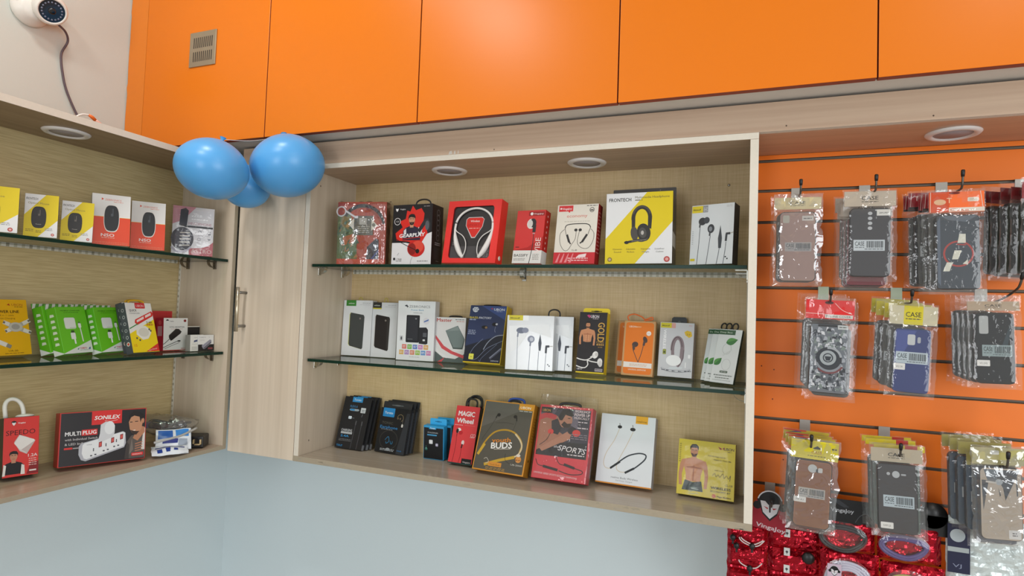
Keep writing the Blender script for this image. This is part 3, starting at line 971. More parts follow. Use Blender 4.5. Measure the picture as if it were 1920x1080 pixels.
mb.tube(smooth([(-1.462, .893, 1.9118), (-1.462, .903, 1.922), (-1.462, .916, 1.931), (-1.462, .930, 1.934)]), .0019, mat('#e6e2da', .4), 7)
o = tag(mb.build('wire_end'), 'loose white wire with orange taped end lying on the side cabinet top', 'wire')
mb = MB(); mb.tube([(-1.462, .930, 1.934), (-1.462, .938, 1.931), (-1.462, .946, 1.926)], [.003, .0042, .0038], mat('#e06a1e', .45), 8)
mb.tube([(-1.462, .946, 1.926), (-1.461, .957, 1.920), (-1.459, .966, 1.9135)], [.0038, .0045, .0014], mat('#d9a08c', .4), 8)
mb.build('taped_end', o)
# dark cord ends stuffed into the gap behind the balloons
mb = MB(); mb.tube(smooth([(-1.285, 1.300, 1.9585), (-1.262, 1.296, 1.947), (-1.245, 1.294, 1.950), (-1.225, 1.294, 1.9555), (-1.215, 1.298, 1.960)]), .004, mat('#2a2422', .6), 7)
tag(mb.build('cord'), 'dark cord tied under the orange cupboard between the balloons', 'cord')

# ------------------------------------------------------------------ little pictures used on several boxes
def vj_logo(f, u, v, s, txt='#ffffff', face='#f2eeee'):
    a = f.W / f.H
    f.poly('#101012', (u - s, v + .2 * s * a), (u - .8 * s, v + .9 * s * a), (u, v + 1.2 * s * a), (u + .8 * s, v + .9 * s * a), (u + s, v + .2 * s * a))
    f.poly(face, (u - .7 * s, v + .45 * s * a), (u, v + .2 * s * a), (u + .7 * s, v + .45 * s * a), (u + .55 * s, v - .4 * s * a), (u, v - 1.1 * s * a), (u - .55 * s, v - .4 * s * a))
    f.text('VingaJoy', u + 1.5 * s, v - .25 * s * a, .6 * s * a, txt, al='l', b=.01)

def mouse_pic(f, u, v, ru, rv, c, hi, edge=None):
    def body(k, col):
        pts = []
        for i in range(28):
            t = 2 * PI * i / 28
            x, y = math.cos(t), math.sin(t)
            e = .62
            pts.append((u + ru * k * math.copysign(abs(x) ** e, x), v + rv * k * math.copysign(abs(y) ** .8, y)))
        f.poly(col, *pts)
    if edge: body(1.08, edge)
    body(1, c)
    f.poly(hi, (u - .12 * ru, v + .15 * rv), (u + .22 * ru, v + .15 * rv), (u + .2 * ru, v + .75 * rv), (u - .1 * ru, v + .75 * rv))
    f.line('#0b0b0b', .006, (u - ru * .9, v + .1 * rv), (u, v + .2 * rv), (u + ru * .9, v + .1 * rv))
    f.rr(u - .08 * ru, v + .35 * rv, u + .08 * ru, v + .75 * rv, .04 * ru, '#181818')

YEL, WHT, BLK, REDC = '#e2c90c', '#e6e6e4', '#151517', '#e02a26'

def art_fmouse(f):
    f.poly(YEL, (0, 0), (.42, 0), (1, .42), (1, 1), (.62, 1), (0, .50))
    f.text('FRONTECH', .04, .86, .055, '#44403a', w=.34, al='l', b=.01)
    f.text('Optical Mouse', .10, .765, .05, '#8a7c3a', w=.62, al='l')
    mouse_pic(f, .43, .46, .205, .235, '#2b2826', '#6a645c', '#18150f')
    f.text('frontech', .43, .29, .02, '#cfc9bd', w=.16)
    f.lines(.06, .3, .16, 2, .035, '#8b7a10', .014); f.lines(.36, .52, .14, 2, .035, '#8b7a10', .014); f.lines(.62, .85, .20, 2, .035, '#9a9a96', .014)
    f.circ(.86, .07, .05, '#b8322c'); f.circ(.86, .07, .028, '#e6b9b0')
FMS = lambda f: (f.rect(.08, .62, .92, .93, '#2c2a28'), f.rect(.08, .30, .92, .58, '#57524a'), f.rect(.1, .05, .9, .26, '#c9c4b8'), f.lines(.14, .86, .22, 5, .035, '#3a362f', .012))
GM = 'yellow and white mouse boxes'
carton('mouse_box', 'mouse_a', 'yellow and white computer mouse box cut off at the picture edge', 'box', '#b9b0a0', WHT, art=art_fmouse, side_art=FMS, group=GM)
carton('mouse_box', 'mouse_b', 'yellow and white computer mouse box standing between two of its kind', 'box', '#b9b0a0', WHT, art=art_fmouse, side_art=FMS, group=GM)
carton('mouse_box', 'mouse_c', 'yellow and white computer mouse box standing next to a taller orange mouse box', 'box', '#b9b0a0', WHT, art=art_fmouse, side_art=FMS, group=GM)

def art_nso(f):
    f.poly('#ea4a22', (0, 0), (1, 0), (1, .555), (0, .555))
    f.rect(0, .55, 1, .556, '#f2d24a')
    f.poly('#e2502c', (.24, .875), (.30, .90), (.24, .925))
    f.text('ZEBRONICS', .33, .876, .035, '#e2613c', w=.42, al='l')
    f.lines(.55, .8, .85, 1, .02, '#e58a6c', .01)
    mouse_pic(f, .51, .53, .19, .255, '#232425', '#50565c', '#e9e4dc')
    f.text('NSO', .42, .165, .06, '#f7e9e4', w=.34, b=.02)
    f.lines(.26, .6, .135, 1, .03, '#f3b7a4', .012)
    f.lines(.05, .95, .05, 2, .03, '#f08a66', .008)
NS = lambda f: (f.rect(0, 0, 1, .555, '#d8401c'), f.lines(.2, .8, .5, 9, .045, '#f0a58c', .014), f.lines(.25, .8, .9, 5, .045, '#9d968c', .014))
carton('mouse_box', 'nso_a', 'white and orange computer mouse box standing against a yellow one', 'box', '#c9c2b6', '#e9e6e0', art=art_nso, side_art=NS, group='white and orange mouse boxes')
carton('mouse_box', 'nso_b', 'white and orange computer mouse box standing next to a wrapped headphone box', 'box', '#b3a498', '#e9e6e0', art=art_nso, side_art=NS, group='white and orange mouse boxes')

def art_hpbox(f):
    f.poly('#c88a94', (0, 1), (.55, 1), (.25, .72), (0, .62))
    f.poly('#b85c64', (1, 0), (.42, 0), (.42, .14), (.7, .16), (.88, .21), (1, .3))
    f.text('HEADPHONE', .66, .63, .055, '#b98a92', w=.56, b=.01)
    f.text('ZEB', .6, .80, .05, '#ffffff', w=.2); f.lines(.45, .85, .74, 1, .03, '#ffffff', .015)
    f.poly('#2a2530', (.16, .60), (.34, .58), (.37, .92), (.30, .97), (.18, .93))
    f.rr(.28, .57, .98, .61, .012, '#2b292b')
    f.ell(.25, .33, .27, .24, '#2b2734')
    f.ell(.25, .33, .20, .175, '#3e3947')
    for k in range(5):
        f.poly('#d9d3c8', (.18, .46 - .065 * k), (.42, .475 - .065 * k), (.44, .455 - .065 * k), (.2, .44 - .065 * k)); f.k -= 1
    f.k += 1
    f.curve('#b9b4c4', .05, (.0, .15), (.14, .06), (.34, .08), (.46, .17))
    f.ring(.66, .48, .045, .014, '#55525a', 0, 180); f.rr(.86, .44, .93, .47, .01, '#55525a'); f.ring(.895, .49, .03, .012, '#55525a', 0, 180)
    f.ring(.65, .34, .04, .012, '#8a8890', n=6); f.poly('#77757c', (.85, .36), (.94, .36), (.895, .32))
    f.lines(.6, .75, .41, 1, .02, '#a5a3aa', .01); f.lines(.84, .96, .41, 1, .02, '#a5a3aa', .01); f.lines(.6, .75, .27, 1, .02, '#a5a3aa', .01)
    f.text('ASTRO', .72, .055, .08, '#d8b8b4', w=.5, b=.01)
hb = carton('headphone_box', 'hp_box', 'grey and pink headphone box in clear wrap at the corner end of the shelf', 'box', '#8f8468', '#d9d6d8', art=art_hpbox, rough=.2)

def wrap(o, key, grow=.004, top=.0, amp=.0025, seed=1, n=15, m=None, ext=.0):
    """loose clear film bag around a carton"""
    W, H, d = PLACE[key][6:9]
    rnd_ = Vector((seed * 7.3, seed * 3.1, seed * 1.7))
    x0, x1, z0, z1 = -W / 2 - grow, W / 2 + grow, .001, H + grow + top
    P, Q = [], []
    nz = n + 3
    for i in range(n + 1):
        u = i / n
        rp, rq = [], []
        for j in range(nz + 1):
            v = j / nz
            x = x0 + u * (x1 - x0); z = z0 + v * (z1 - z0)
            edge = min(1, min(u, 1 - u) * 12) if not (i in (0, n)) else 0
            nn = noise.noise(Vector((x * 45, z * 40, 0)) + rnd_) + .6 * noise.noise(Vector((x * 110, z * 90, 5)) + rnd_)
            tp = 1 if z < H else max(0, 1 - (z - H) / (grow + top + 1e-6))
            yf = -d - .0025 - amp * (1 + nn)
            yb = .0015
            ym = -d / 2
            yf2 = ym + (yf - ym) * tp * (1 if 0 < i < n else .55) + (1 - tp) * amp * 2 * nn
            yb2 = ym + (yb - ym) * tp * (1 if 0 < i < n else .55) + (1 - tp) * (amp * 2 * nn + .0006)
            jz = amp * 1.5 * noise.noise(Vector((x * 60, 3, 1)) + rnd_) if j == nz else 0
            rp.append((x, yf2, z + jz)); rq.append((x, yb2, z + jz))
        P.append(rp); Q.append(rq)
    mb = MB()
    mb.grid(P, m or FILM)
    mb.grid(Q, m or FILM)
    for i in (0, n):
        mb.grid([P[i], Q[i]], m or FILM)
    return mb.build('plastic_wrap', o)
wrap(hb, 'hp_box', seed=4)

# ---- lower glass shelf of the side cabinet
def art_power(f):
    f.rr(.02, .02, .98, .98, .03, '#edb510')
    f.text('UBON', .78, .885, .04, '#a5541c', w=.24); f.poly('#b5391c', (.56, .90), (.63, .885), (.61, .925))
    f.lines(.72, .9, .86, 1, .02, '#6d4d10', .01)
    f.text('POWER LINE', .53, .755, .05, '#2a2208', w=.56, b=.02)
    f.text('4 in 1 cable', .54, .70, .026, '#6e5510', w=.3); f.text('Fast Charging', .54, .645, .028, '#6e5510', w=.34)
    for a, L_ in ((25, .36), (155, .28), (205, .25), (-25, .36)):
        c, s_ = math.cos(math.radians(a)), math.sin(math.radians(a)) * .75
        f.line('#b5b1a6', .10, (.70, .50), (.70 + L_ * c * .75, .50 + L_ * s_ * .75))
        f.line('#e3dfd4', .085, (.70 + L_ * c * .5, .505 + L_ * s_ * .5), (.70 + L_ * c, .505 + L_ * s_)); f.line('#77716a', .05, (.70 + L_ * c * .85, .505 + L_ * s_ * .85), (.70 + L_ * c, .505 + L_ * s_))
    f.ell(.70, .50, .15, .085, '#c9c5ba'); f.ell(.70, .505, .09, .05, '#a9a59c')
    f.line('#e8e4da', .10, (.0, .36), (.3, .25), (.48, .18)); f.line('#8f8b80', .085, (.47, .185), (.56, .145))
    f.text('UA-20', .6, .065, .03, '#5d450c', w=.2); f.lines(.42, .82, .03, 1, .02, '#6e5510', .008)
pb = carton('cable_box', 'power', 'yellow multi-plug charging cable box partly out of the picture', 'box', '#c99a10', '#edb510', '#6b5a1c', art=art_power)
hang_tab(pb, 'power', .0, .55, .006, '#3a3018')

def art_green(f):
    f.poly('#e6e8e4', (0, 0), (1, 0), (1, .265), (0, .01))
    f.text('MOBILE CHARGER', .48, .905, .022, '#2a5a14', w=.66, b=.02); f.lines(.25, .75, .87, 1, .02, '#357018', .009)
    f.rr(.20, .52, .58, .765, .06, '#b9dca8'); f.rr(.215, .535, .575, .765, .05, '#eef2ec'); f.line('#9aa89a', .01, (.36, .55), (.55, .55))
    f.line('#ffffff', .05, (.45, .2), (.45, .30)); f.rr(.34, .30, .5, .44, .03, '#eef0ec'); f.rr(.37, .44, .48, .49, .01, '#3a5a2c')
    f.curve('#f3f5f2', .035, (.72, .24), (.71, .45), (.70, .56)); f.rr(.65, .54, .75, .64, .03, '#f3f5f2'); f.rr(.67, .64, .73, .67, .01, '#5b7a4c')
    f.text('TORETO', .68, .08, .035, '#d23a50', w=.24, b=.02); f.poly('#2a8a5c', (.46, .08), (.54, .115), (.5, .07)); f.poly('#2a3a9c', (.84, .075), (.92, .12), (.92, .07)); f.lines(.55, .9, .055, 1, .02, '#6a7a8a', .007)
def green_side(f):
    for k in range(6):
        f.poly('#d9e6cc', (.3, .80 - k * .12), (.75, .80 - k * .12), (.7, .85 - k * .12), (.35, .86 - k * .12)); f.k -= 1
    f.k += 1
    f.poly('#e6e8e4', (0, 0), (1, 0), (1, .01), (0, .14))
def left_print(o, key, fn):
    """print on the face looking along -x: append polygons to the carton mesh"""
    W, H, d = PLACE[key][6:9]
    mb = MB()
    f = Face(mb, 0, 0, d, H, -W / 2, put=lambda p: (p[1], -p[0], p[2]))
    fn(f)
    me = o.data
    bm = bmesh.new(); bm.from_mesh(me)
    mats = list(me.materials)
    for fc, mi_ in zip(mb.f, mb.m):
        m = mb.mats[mi_]
        if m not in mats:
            mats.append(m); me.materials.append(m)
        q = bm.faces.new([bm.verts.new(mb.v[i]) for i in fc]); q.material_index = mats.index(m)
    bm.to_mesh(me); bm.free()
def top_print(o, key, fn):
    W, H, d = PLACE[key][6:9]
    mb = MB()
    f = Face(mb, -W / 2, 0, W, d, 0, put=lambda p: (p[0], -d + p[2], H - p[1]))
    fn(f)
    me = o.data
    bm = bmesh.new(); bm.from_mesh(me)
    mats = list(me.materials)
    for fc, mi_ in zip(mb.f, mb.m):
        m = mb.mats[mi_]
        if m not in mats:
            mats.append(m); me.materials.append(m)
        q = bm.faces.new([bm.verts.new(mb.v[i]) for i in fc]); q.material_index = mats.index(m)
    bm.to_mesh(me); bm.free()
def green_box(key, label):
    o = carton('charger_box', key, label, 'box', '#5cb31c', '#6cc81e', '#5fb021', art=art_green, group='green phone charger boxes')
    left_print(o, key, green_side)
    # striped flap standing at the top rear edge
    W, H, d = PLACE[key][6:9]
    mb = MB(); mb.box(-W / 2, W / 2, -.0012, 0, H - .001, H + .0125, mat('#5a9c3c', .4), .0003)
    f = Face(mb, -W / 2, H, W, .0125, -.0012)
    for k in range(5):
        u = -.02 + k * .21
        f.poly('#eef0e8', (max(0, u), 0), (u + .10, 0), (min(1, u + .17), 1), (min(1, u + .07), 1)); f.k = 1
    mb.build('striped_flap', o)
    return o
PLACE['green_c'][0:2] = [-1.529, 1.0545]
ga = green_box('green_a', 'front green phone charger box of the pair beside the yellow cable box')
again(ga, 'green_a', 'green phone charger box behind the one nearest the yellow cable box', (-.006, .0305, .001))
gc = green_box('green_c', 'front green phone charger box of the pair beside the grey-sided charger')
again(gc, 'green_c', 'green phone charger box behind the one beside the grey-sided charger', (-.004, .042, .001))

def art_quick(f):
    f.poly('#f0d414', (0, 0), (1, 0), (1, .66), (0, .38))
    f.rr(.36, .885, .74, 1.0, .03, '#cf2f34'); f.text('UBON', .55, .915, .05, '#f3d9d9', w=.28)
    f.text('QUICK', .12, .825, .045, '#3c3c40', w=.28, al='l', b=.02); f.text('CHARGER', .12, .775, .026, '#6a6a70', w=.38, al='l')
    f.poly('#d8302c', (.25, .60), (.33, .55), (.98, .73), (1.0, .79), (.95, .83), (.28, .66))
    f.poly('#f3dcd8', (.33, .60), (.62, .675), (.62, .725), (.33, .645)); f.poly('#f3dcd8', (.68, .69), (.92, .75), (.92, .80), (.68, .74))
    f.text('3.4A', .80, .575, .05, '#4a3c10', w=.22, b=.02); f.lines(.68, .94, .54, 1, .02, '#b0442c', .02)
    f.poly('#2e8a3a', (.02, .47), (.36, .565), (.36, .585), (.02, .49))
    f.poly('#e9e7dc', (.24, .36), (.44, .25), (.66, .27), (.80, .38), (.78, .46), (.62, .53), (.42, .52), (.26, .45)); f.ell(.52, .40, .2, .09, '#d8d5c8')
    for u, v in ((.72, .44), (.77, .41), (.2, .27), (.3, .23)): f.rr(u, v, u + .06, v + .035, .01, '#5d5a50')
    f.text('15', .14, .12, .05, '#d87a1c', w=.1)
    f.poly('#d8302c', (.45, .0), (1, 0), (1, .17)); f.text('Fast Charge', .76, .04, .026, '#f6e6e2', w=.34, rot=.2)
    f.rect(0, 0, 1, .012, '#d6c010')
def quick_side(f):
    f.rect(0, 0, 1, 1, '#4a4d52')
    for k in range(6):
        f.ring(.5, .86 - k * .135, .17, .05, '#c9c9c9', n=14)
    f.circ(.5, .19, .25, '#d8d2c8'); f.circ(.5, .19, .15, '#c23a2c')
qa = carton('charger_box', 'quick', 'yellow and white wall charger box with a dark grey side panel', 'box', '#4a4d52', '#e9e7e2', '#e8e4da', art=art_quick, group='grey-sided charger boxes')
left_print(qa, 'quick', quick_side)
loop(qa, 'cord_loop', 'quick', .2, .75, .010, .0025, mat('#c79a1e', .6), -.018, flat=.6)
again(qa, 'quick', 'grey-sided wall charger box just behind the yellow and white one', (.012, .0238, .0004))

def art_otg(f):
    vj_logo(f, .15, .9, .06, '#2a2a2c')
    f.rr(.82, .875, .93, .955, .04, '#8a2a2c')
    f.text('OTG ADAPTER', .55, .70, .042, '#4a4648', w=.62, b=.01); f.lines(.3, .8, .655, 1, .02, '#c98a86', .01)
    f.poly('#26221f', (.22, .40), (.30, .30), (.36, .32), (.70, .52), (.74, .58), (.62, .66), (.50, .67), (.22, .47)); f.poly('#3c3733', (.22, .43), (.52, .64), (.6, .66), (.5, .67), (.22, .47))
    f.curve('#2a2624', .022, (.25, .36), (.08, .24), (0, .2)); f.curve('#3a3634', .02, (.0, .10), (.3, .2), (.62, .3)); f.rr(.58, .27, .70, .31, .015, '#2a2624'); f.curve('#5a5450', .014, (.05, .06), (.4, .17), (.66, .24))
    f.text('VINGAJOY', .84, .045, .03, '#c2362f', w=.24, b=.02)
    f.rect(0, 0, 1, .02, '#c2362f')
oa = carton('adapter_box', 'otg', 'white and red cable adapter box standing before a red box', 'box', '#c22a4a', '#ecebe6', '#d9d2ca', art=art_otg)
left_print(oa, 'otg', lambda f: (f.rect(0, 0, 1, 1, '#c4263e'), f.rect(.2, .45, .8, .75, '#dca0a4'), f.circ(.5, .86, .22, '#e0565c')))
mb = MB(); mb.box(-.038, .034, -.026, 0, 0, .112, mat('#b8262a', .4), .0008)
Face(mb, -.038, 0, .072, .112, -.026).rect(.04, .03, .96, .97, '#c62c2e')
o = mb.build('adapter_box', None, pose(-1.5885, 1.2335, 1.3564, 1.53, .05)); tag(o, 'plain red box almost hidden behind the white and red adapter box', 'box')

def art_small_a(f):
    f.text('TORETO', .45, .80, .05, '#7d8390', w=.34); f.poly('#4a5478', (.25, .54), (.75, .62), (.78, .72), (.3, .66)); f.poly('#8a93b0', (.25, .64), (.3, .66), (.78, .72), (.74, .74))
    f.lines(.15, .8, .42, 1, .05, '#b9b8b2', .02); f.lines(.12, .85, .24, 3, .07, '#a5a49e', .03)
sa = carton('adapter_box', 'small_a', 'tiny white adapter box with a grey side', 'box', '#8f8c84', '#eae8e0', art=art_small_a, side_art=lambda f: (f.rect(.1, .1, .9, .95, '#7f7c76'), f.lines(.25, .8, .8, 7, .09, '#c4c0b8', .03)))
def art_small_b(f):
    f.rect(0, 0, 1, .40, '#1d1b1e')
    f.text('TORETO', .28, .82, .06, '#5a5a62', w=.4); f.text('6', .70, .82, .06, '#5a5a62'); f.lines(.1, .4, .70, 2, .07, '#b5b4b4', .02)
    f.poly('#9b9aa6', (.22, .30), (.32, .12), (.42, .12), (.84, .48), (.84, .66), (.74, .70), (.26, .38)); f.poly('#5d5b68', (.32, .16), (.42, .14), (.82, .5), (.80, .56)); f.poly('#d9d8de', (.28, .4), (.74, .70), (.68, .66), (.3, .36))
    f.rr(.62, .08, .92, .2, .02, '#8a4448')
PLACE['small_b'][1] = 1.3005
sb = carton('adapter_box', 'small_b', 'tiny white and black adapter box at the end of the shelf', 'box', '#c9c7c0', '#e9e8e4', art=art_small_b)
mb = MB(); mb.box(-.026, .026, -.018, 0, 0, .0705, mat('#d8d4c8', .4), .0006)
Face(mb, -.026, 0, .052, .0705, -.018).rect(.03, .02, .99, .97, '#1f1c1b')
o = mb.build('adapter_box', None, pose(-1.5385, 1.2985, 1.3564, PI / 2)); tag(o, 'small black box with white edges behind the two tiny adapter boxes', 'box')

# ---- bottom board of the side cabinet
def art_speedo(f):
    vj_logo(f, .28, .90, .075)
    f.text('SPEEDO', .48, .70, .085, '#3a1010', w=.82, b=.0)
    f.poly('#c9b8b4', (.30, .58), (.46, .42), (.66, .36), (.90, .58), (.62, .66), (.44, .70)); f.poly('#ece6e2', (.30, .56), (.47, .43), (.88, .575), (.86, .60), (.45, .69)); f.poly('#dcd4d0', (.30, .56), (.47, .43), (.66, .37), (.62, .40), (.45, .46))
    f.bust(.30, .27, .15, '#c48a6c', '#1d1412', '#1b1618', beard=False)
    f.poly('#e9e2dc', (.0, .03), (.07, .03), (.10, .20), (.03, .22)); f.poly('#e9e2dc', (.50, .03), (.62, .03), (.60, .18), (.52, .20))
    f.poly('#8a1c20', (.66, .02), (1, .02), (1, .22), (.78, .22)); f.text('1.2A', .83, .31, .05, '#f6e4e0', w=.26, b=.01)
    f.lines(.72, .95, .27, 4, .035, '#f0c4bc', .012); f.rr(.74, .065, .94, .09, .01, '#e9e2dc')
sp = carton('charger_box', 'speedo', 'red phone charger box with a man in a black waistcoat and white cord loop', 'box', '#1c1012', '#dc2c24', '#231415', left='#120e10', art=art_speedo)
loop(sp, 'cord_loop', 'speedo', .12, .62, .045, .0045, mat('#e2ded6', .45), -.03, flat=.7, skew=-.006)
mb = MB(); mb.sphere((.010, -.03, .1335), (.018, .014, .005), mat('#e2ded6', .45)); mb.build('cord_knot', sp)

def art_multi(f):
    f.rect(.012, .012, .99, .985, '#241f21')
    f.rr(.35, .735, .70, 1.0, .0, '#dd2b28'); f.text('SONILEX', .525, .83, .075, '#f6f0ee', w=.29, b=.03, sh=.2); f.curve('#f0d8d4', .006, (.50, .80), (.57, .785), (.65, .805), n=5)
    f.text('MULTI', .065, .565, .075, '#eeeaea', w=.17, al='l', b=.03); f.rr(.245, .55, .42, .66, .0, '#dd2b28'); f.text('PLUG', .333, .572, .07, '#f6f0ee', w=.15, b=.03)
    f.text('with Individual Switch', .065, .475, .042, '#c9c4c4', w=.36, al='l', b=.01); f.text('& LED Indicator', .065, .39, .042, '#c9c4c4', w=.3, al='l', b=.01)
    f.rr(.06, .315, .15, .35, .0, '#dd2b28'); f.lines(.155, .25, .32, 1, .02, '#a9a4a4', .02)
    f.poly('#b9b9c2', (.22, .20), (.25, .10), (.30, .07), (.74, .26), (.76, .34), (.75, .54), (.72, .57), (.25, .41), (.22, .36)); f.poly('#edeef0', (.255, .22), (.28, .125), (.31, .105), (.735, .285), (.745, .54), (.71, .56), (.28, .405), (.26, .37))
    f.poly('#d9d9dd', (.43, .42), (.47, .40), (.60, .48), (.62, .56), (.62, .70), (.58, .765), (.51, .78), (.455, .73), (.45, .56)); f.ell(.56, .66, .06, .125, '#ecedef')
    for u, v in ((.46, .36), (.60, .42), (.705, .47)): f.poly('#8a2a30', (u - .018, v - .06), (u + .018, v - .045), (u + .018, v + .055), (u - .018, v + .04)); f.poly('#e05a50', (u - .010, v - .04), (u + .012, v - .03), (u + .012, v + .035), (u - .010, v + .025)); f.k -= 1
    f.k += 1
    for u, v in ((.385, .24), (.525, .31), (.645, .37)):
        f.rr(u - .006, v, u + .006, v + .06, .004, '#5a5a62'); f.rr(u - .035, v - .09, u - .012, v - .065, .004, '#5a5a62'); f.rr(u + .012, v - .075, u + .035, v - .05, .004, '#5a5a62')
    f.text('SONILEX', .335, .365, .014, '#77777d', w=.06)
    # man in a leather jacket
    f.poly('#5b524c', (.745, .03), (.77, .36), (.82, .47), (.90, .50), (.99, .42), (.99, .03)); f.poly('#3f3834', (.745, .03), (.77, .36), (.80, .3), (.80, .03)); f.poly('#7a7068', (.80, .1), (.83, .42), (.85, .2))
    f.poly('#dcd6d0', (.945, .18), (.965, .50), (.99, .62), (.99, .18))
    f.poly('#b9805f', (.84, .42), (.90, .36), (.985, .52), (.985, .62), (.92, .66)); f.poly('#c68f6c', (.785, .74), (.80, .60), (.84, .50), (.88, .48), (.94, .58), (.96, .74), (.93, .86), (.82, .86))
    f.poly('#1d1512', (.785, .80), (.79, .87), (.84, .95), (.92, .93), (.975, .86), (.97, .78), (.945, .80), (.93, .72), (.915, .83), (.85, .86), (.81, .83)); f.ell(.962, .75, .014, .05, '#c18866')
    f.poly('#3a2a22', (.81, .58), (.84, .50), (.88, .48), (.92, .55), (.89, .55), (.85, .56)); f.rect(.80, .73, .83, .745, '#1d1512'); f.rect(.86, .735, .90, .75, '#1d1512'); f.poly('#e9d9d0', (.83, .57), (.87, .585), (.865, .56))
    for k in range(4): f.line('#b57a5c', .014, (.87, .30 - k * .045), (.96, .335 - k * .05))
    f.rr(.83, .075, .975, .135, .01, '#dd2b28'); f.text('WARRANTY', .90, .09, .026, '#f3d4d0', w=.12, b=.02)
carton('extension_plug_box', 'multi', 'long black and red box showing a white multi plug and smiling man', 'box', '#c6261f', '#c6261f', '#cf2a22', art=art_multi)

# ---- upper glass shelf of the wide cabinet
def art_hpack(f):
    f.rect(0, 0, 1, 1, '#a8402f')
    f.poly('#5d7350', (0, .08), (.42, .08), (.40, .5), (.25, .82), (0, .78)); f.poly('#8d7a52', (.05, .62), (.28, .55), (.3, .75), (.1, .78)); f.poly('#b0633c', (.1, .30), (.35, .35), (.36, .5), (.12, .44))
    rnd = random.Random(5)
    for k in range(40):
        u, v = rnd.uniform(0, .38), rnd.uniform(.1, .72)
        f.poly(rnd.choice(['#4c6a58', '#7d8f66', '#3f5a4a', '#a8764a', '#6a8a86', '#c0935e', '#35503c']), (u, v), (u + rnd.uniform(.03, .1), v + rnd.uniform(-.03, .03)), (u + rnd.uniform(.02, .07), v + rnd.uniform(.04, .09))); f.k = 5 + k % 6
    f.k = 12
    f.poly('#26283c', (.62, .28), (.80, .42), (.86, .40), (.86, .09), (.66, .09)); f.poly('#3a4a8c', (.70, .09), (.74, .09), (.86, .22), (.86, .25))
    f.poly('#43404a', (.60, .09), (.7, .09), (.78, .3), (.64, .29))
    f.ring(.52, .62, .42, .07, '#29262e', 5, 150, rv=.32); f.ring(.50, .55, .42, .05, '#8f3026', 0, 80, rv=.35)
    f.rect(.0, .0, 1, .09, '#c9503e'); f.ring(.87, .0, .07, .01, '#e6a898', 0, 180)
    f.rect(.33, .47, .74, .78, '#5d5a52'); f.rect(.45, .64, .60, .745, '#a9a69e'); f.lines(.42, .66, .60, 4, .03, '#b5b2a8', .012)
    f.poly('#d9d4c6', (.22, .65), (.34, .74), (.34, .55)); f.poly('#d9d4c6', (.82, .63), (.70, .73), (.70, .54)); f.circ(.745, .635, .035, '#6d6a62')
    f.ring(.07, .85, .09, .025, '#d9d6da', 0, 360); f.line('#d3d3da', .035, (.16, .86), (.36, .76)); f.rect(.36, .74, .42, .78, '#e2e2e6')
hp = carton('headphone_box', 'headphone_pack', 'multicoloured headphone pack in crinkled clear film by the cabinet side', 'box', '#7a4a30', '#a8402f', art=art_hpack)
W_, H_, d_ = PLACE['headphone_pack'][6:9]
wrap(hp, 'headphone_pack', amp=.004, seed=2, n=20, m=FILM_Y)
def art_gear(f):
    f.rect(0, 0, 1, 1, '#1b1517')
    f.poly('#d8281c', (.36, .90), (.44, .88), (.50, .98), (.58, .90), (.72, .93), (.80, .84), (.78, .70), (.95, .60), (.86, .38), (.60, .34), (.40, .38), (.12, .40), (.08, .52), (.26, .62), (.18, .72), (.33, .76))
    f.poly('#e2e0e0', (0, 0), (1, 0), (1, .53), (.88, .50), (.70, .30), (.35, .36), (.0, .36))
    vj_logo(f, .10, .925, .05, '#d9d5d4')
    f.lines(.78, .95, .955, 1, .02, '#8a8484', .012); f.ring(.12, .72, .075, .014, '#c9c4c4'); f.text('4.0', .12, .705, .03, '#c9c4c4', w=.07)
    f.bust(.49, .655, .17, '#c58f70', '#1c1412', '#2a2438')
    f.poly('#d8d4d8', (.30, .50), (.36, .50), (.35, .60), (.29, .56)); f.poly('#d8d4d8', (.66, .50), (.75, .50), (.76, .58), (.66, .62))
    f.poly('#2a2a2e', (.64, .56), (.80, .74), (.90, .76), (.97, .66), (.95, .54), (.90, .5), (.84, .66), (.70, .52)); f.ell(.88, .64, .05, .08, '#5a5a60')
    f.text('GEARPLAY', .505, .455, .062, '#f3efee', w=.64, b=.03, sh=.12, rot=.045); f.line('#d8281c', .012, (.26, .42), (.80, .455))
    f.ell(.62, .26, .22, .14, '#c9221c'); f.ell(.66, .29, .15, .1, '#dd4a38'); f.ell(.52, .25, .10, .10, '#8c1a16'); f.circ(.66, .215, .05, '#161214')
    f.line('#161214', .014, (.12, .42), (.24, .36), (.62, .23)); f.curve('#b9b4b4', .010, (.54, .12), (.50, .06), (.49, 0))
    f.rect(.05, .07, .10, .11, '#2a2628'); f.text('1 YEAR', .2, .07, .03, '#77706e', w=.14); f.lines(.12, .26, .05, 1, .02, '#8a8482', .01); f.line('#8a8482', .006, (.15, .15), (.19, .19)); f.lines(.66, .93, .045, 1, .02, '#8a8482', .012)
def gear_side(f):
    for k in range(6): f.ring(.55, .88 - k * .085, .13, .04, '#5a5456', n=12)
    f.lines(.3, .8, .36, 2, .03, '#a9a2a2', .014); f.lines(.25, .85, .28, 9, .022, '#4a4446', .008); f.lines(.45, .7, .06, 1, .02, '#8a8484', .012)
gb = carton('headset_box', 'gearplay', 'black and white headset box with a red splash and black cord loop', 'box', '#1a1315', '#1b1517', '#b8382a', art=art_gear, side_art=gear_side)
loop(gb, 'cord_loop', 'gearplay', .44, .80, .021, .0022, BLACKP, -.03, flat=.7)

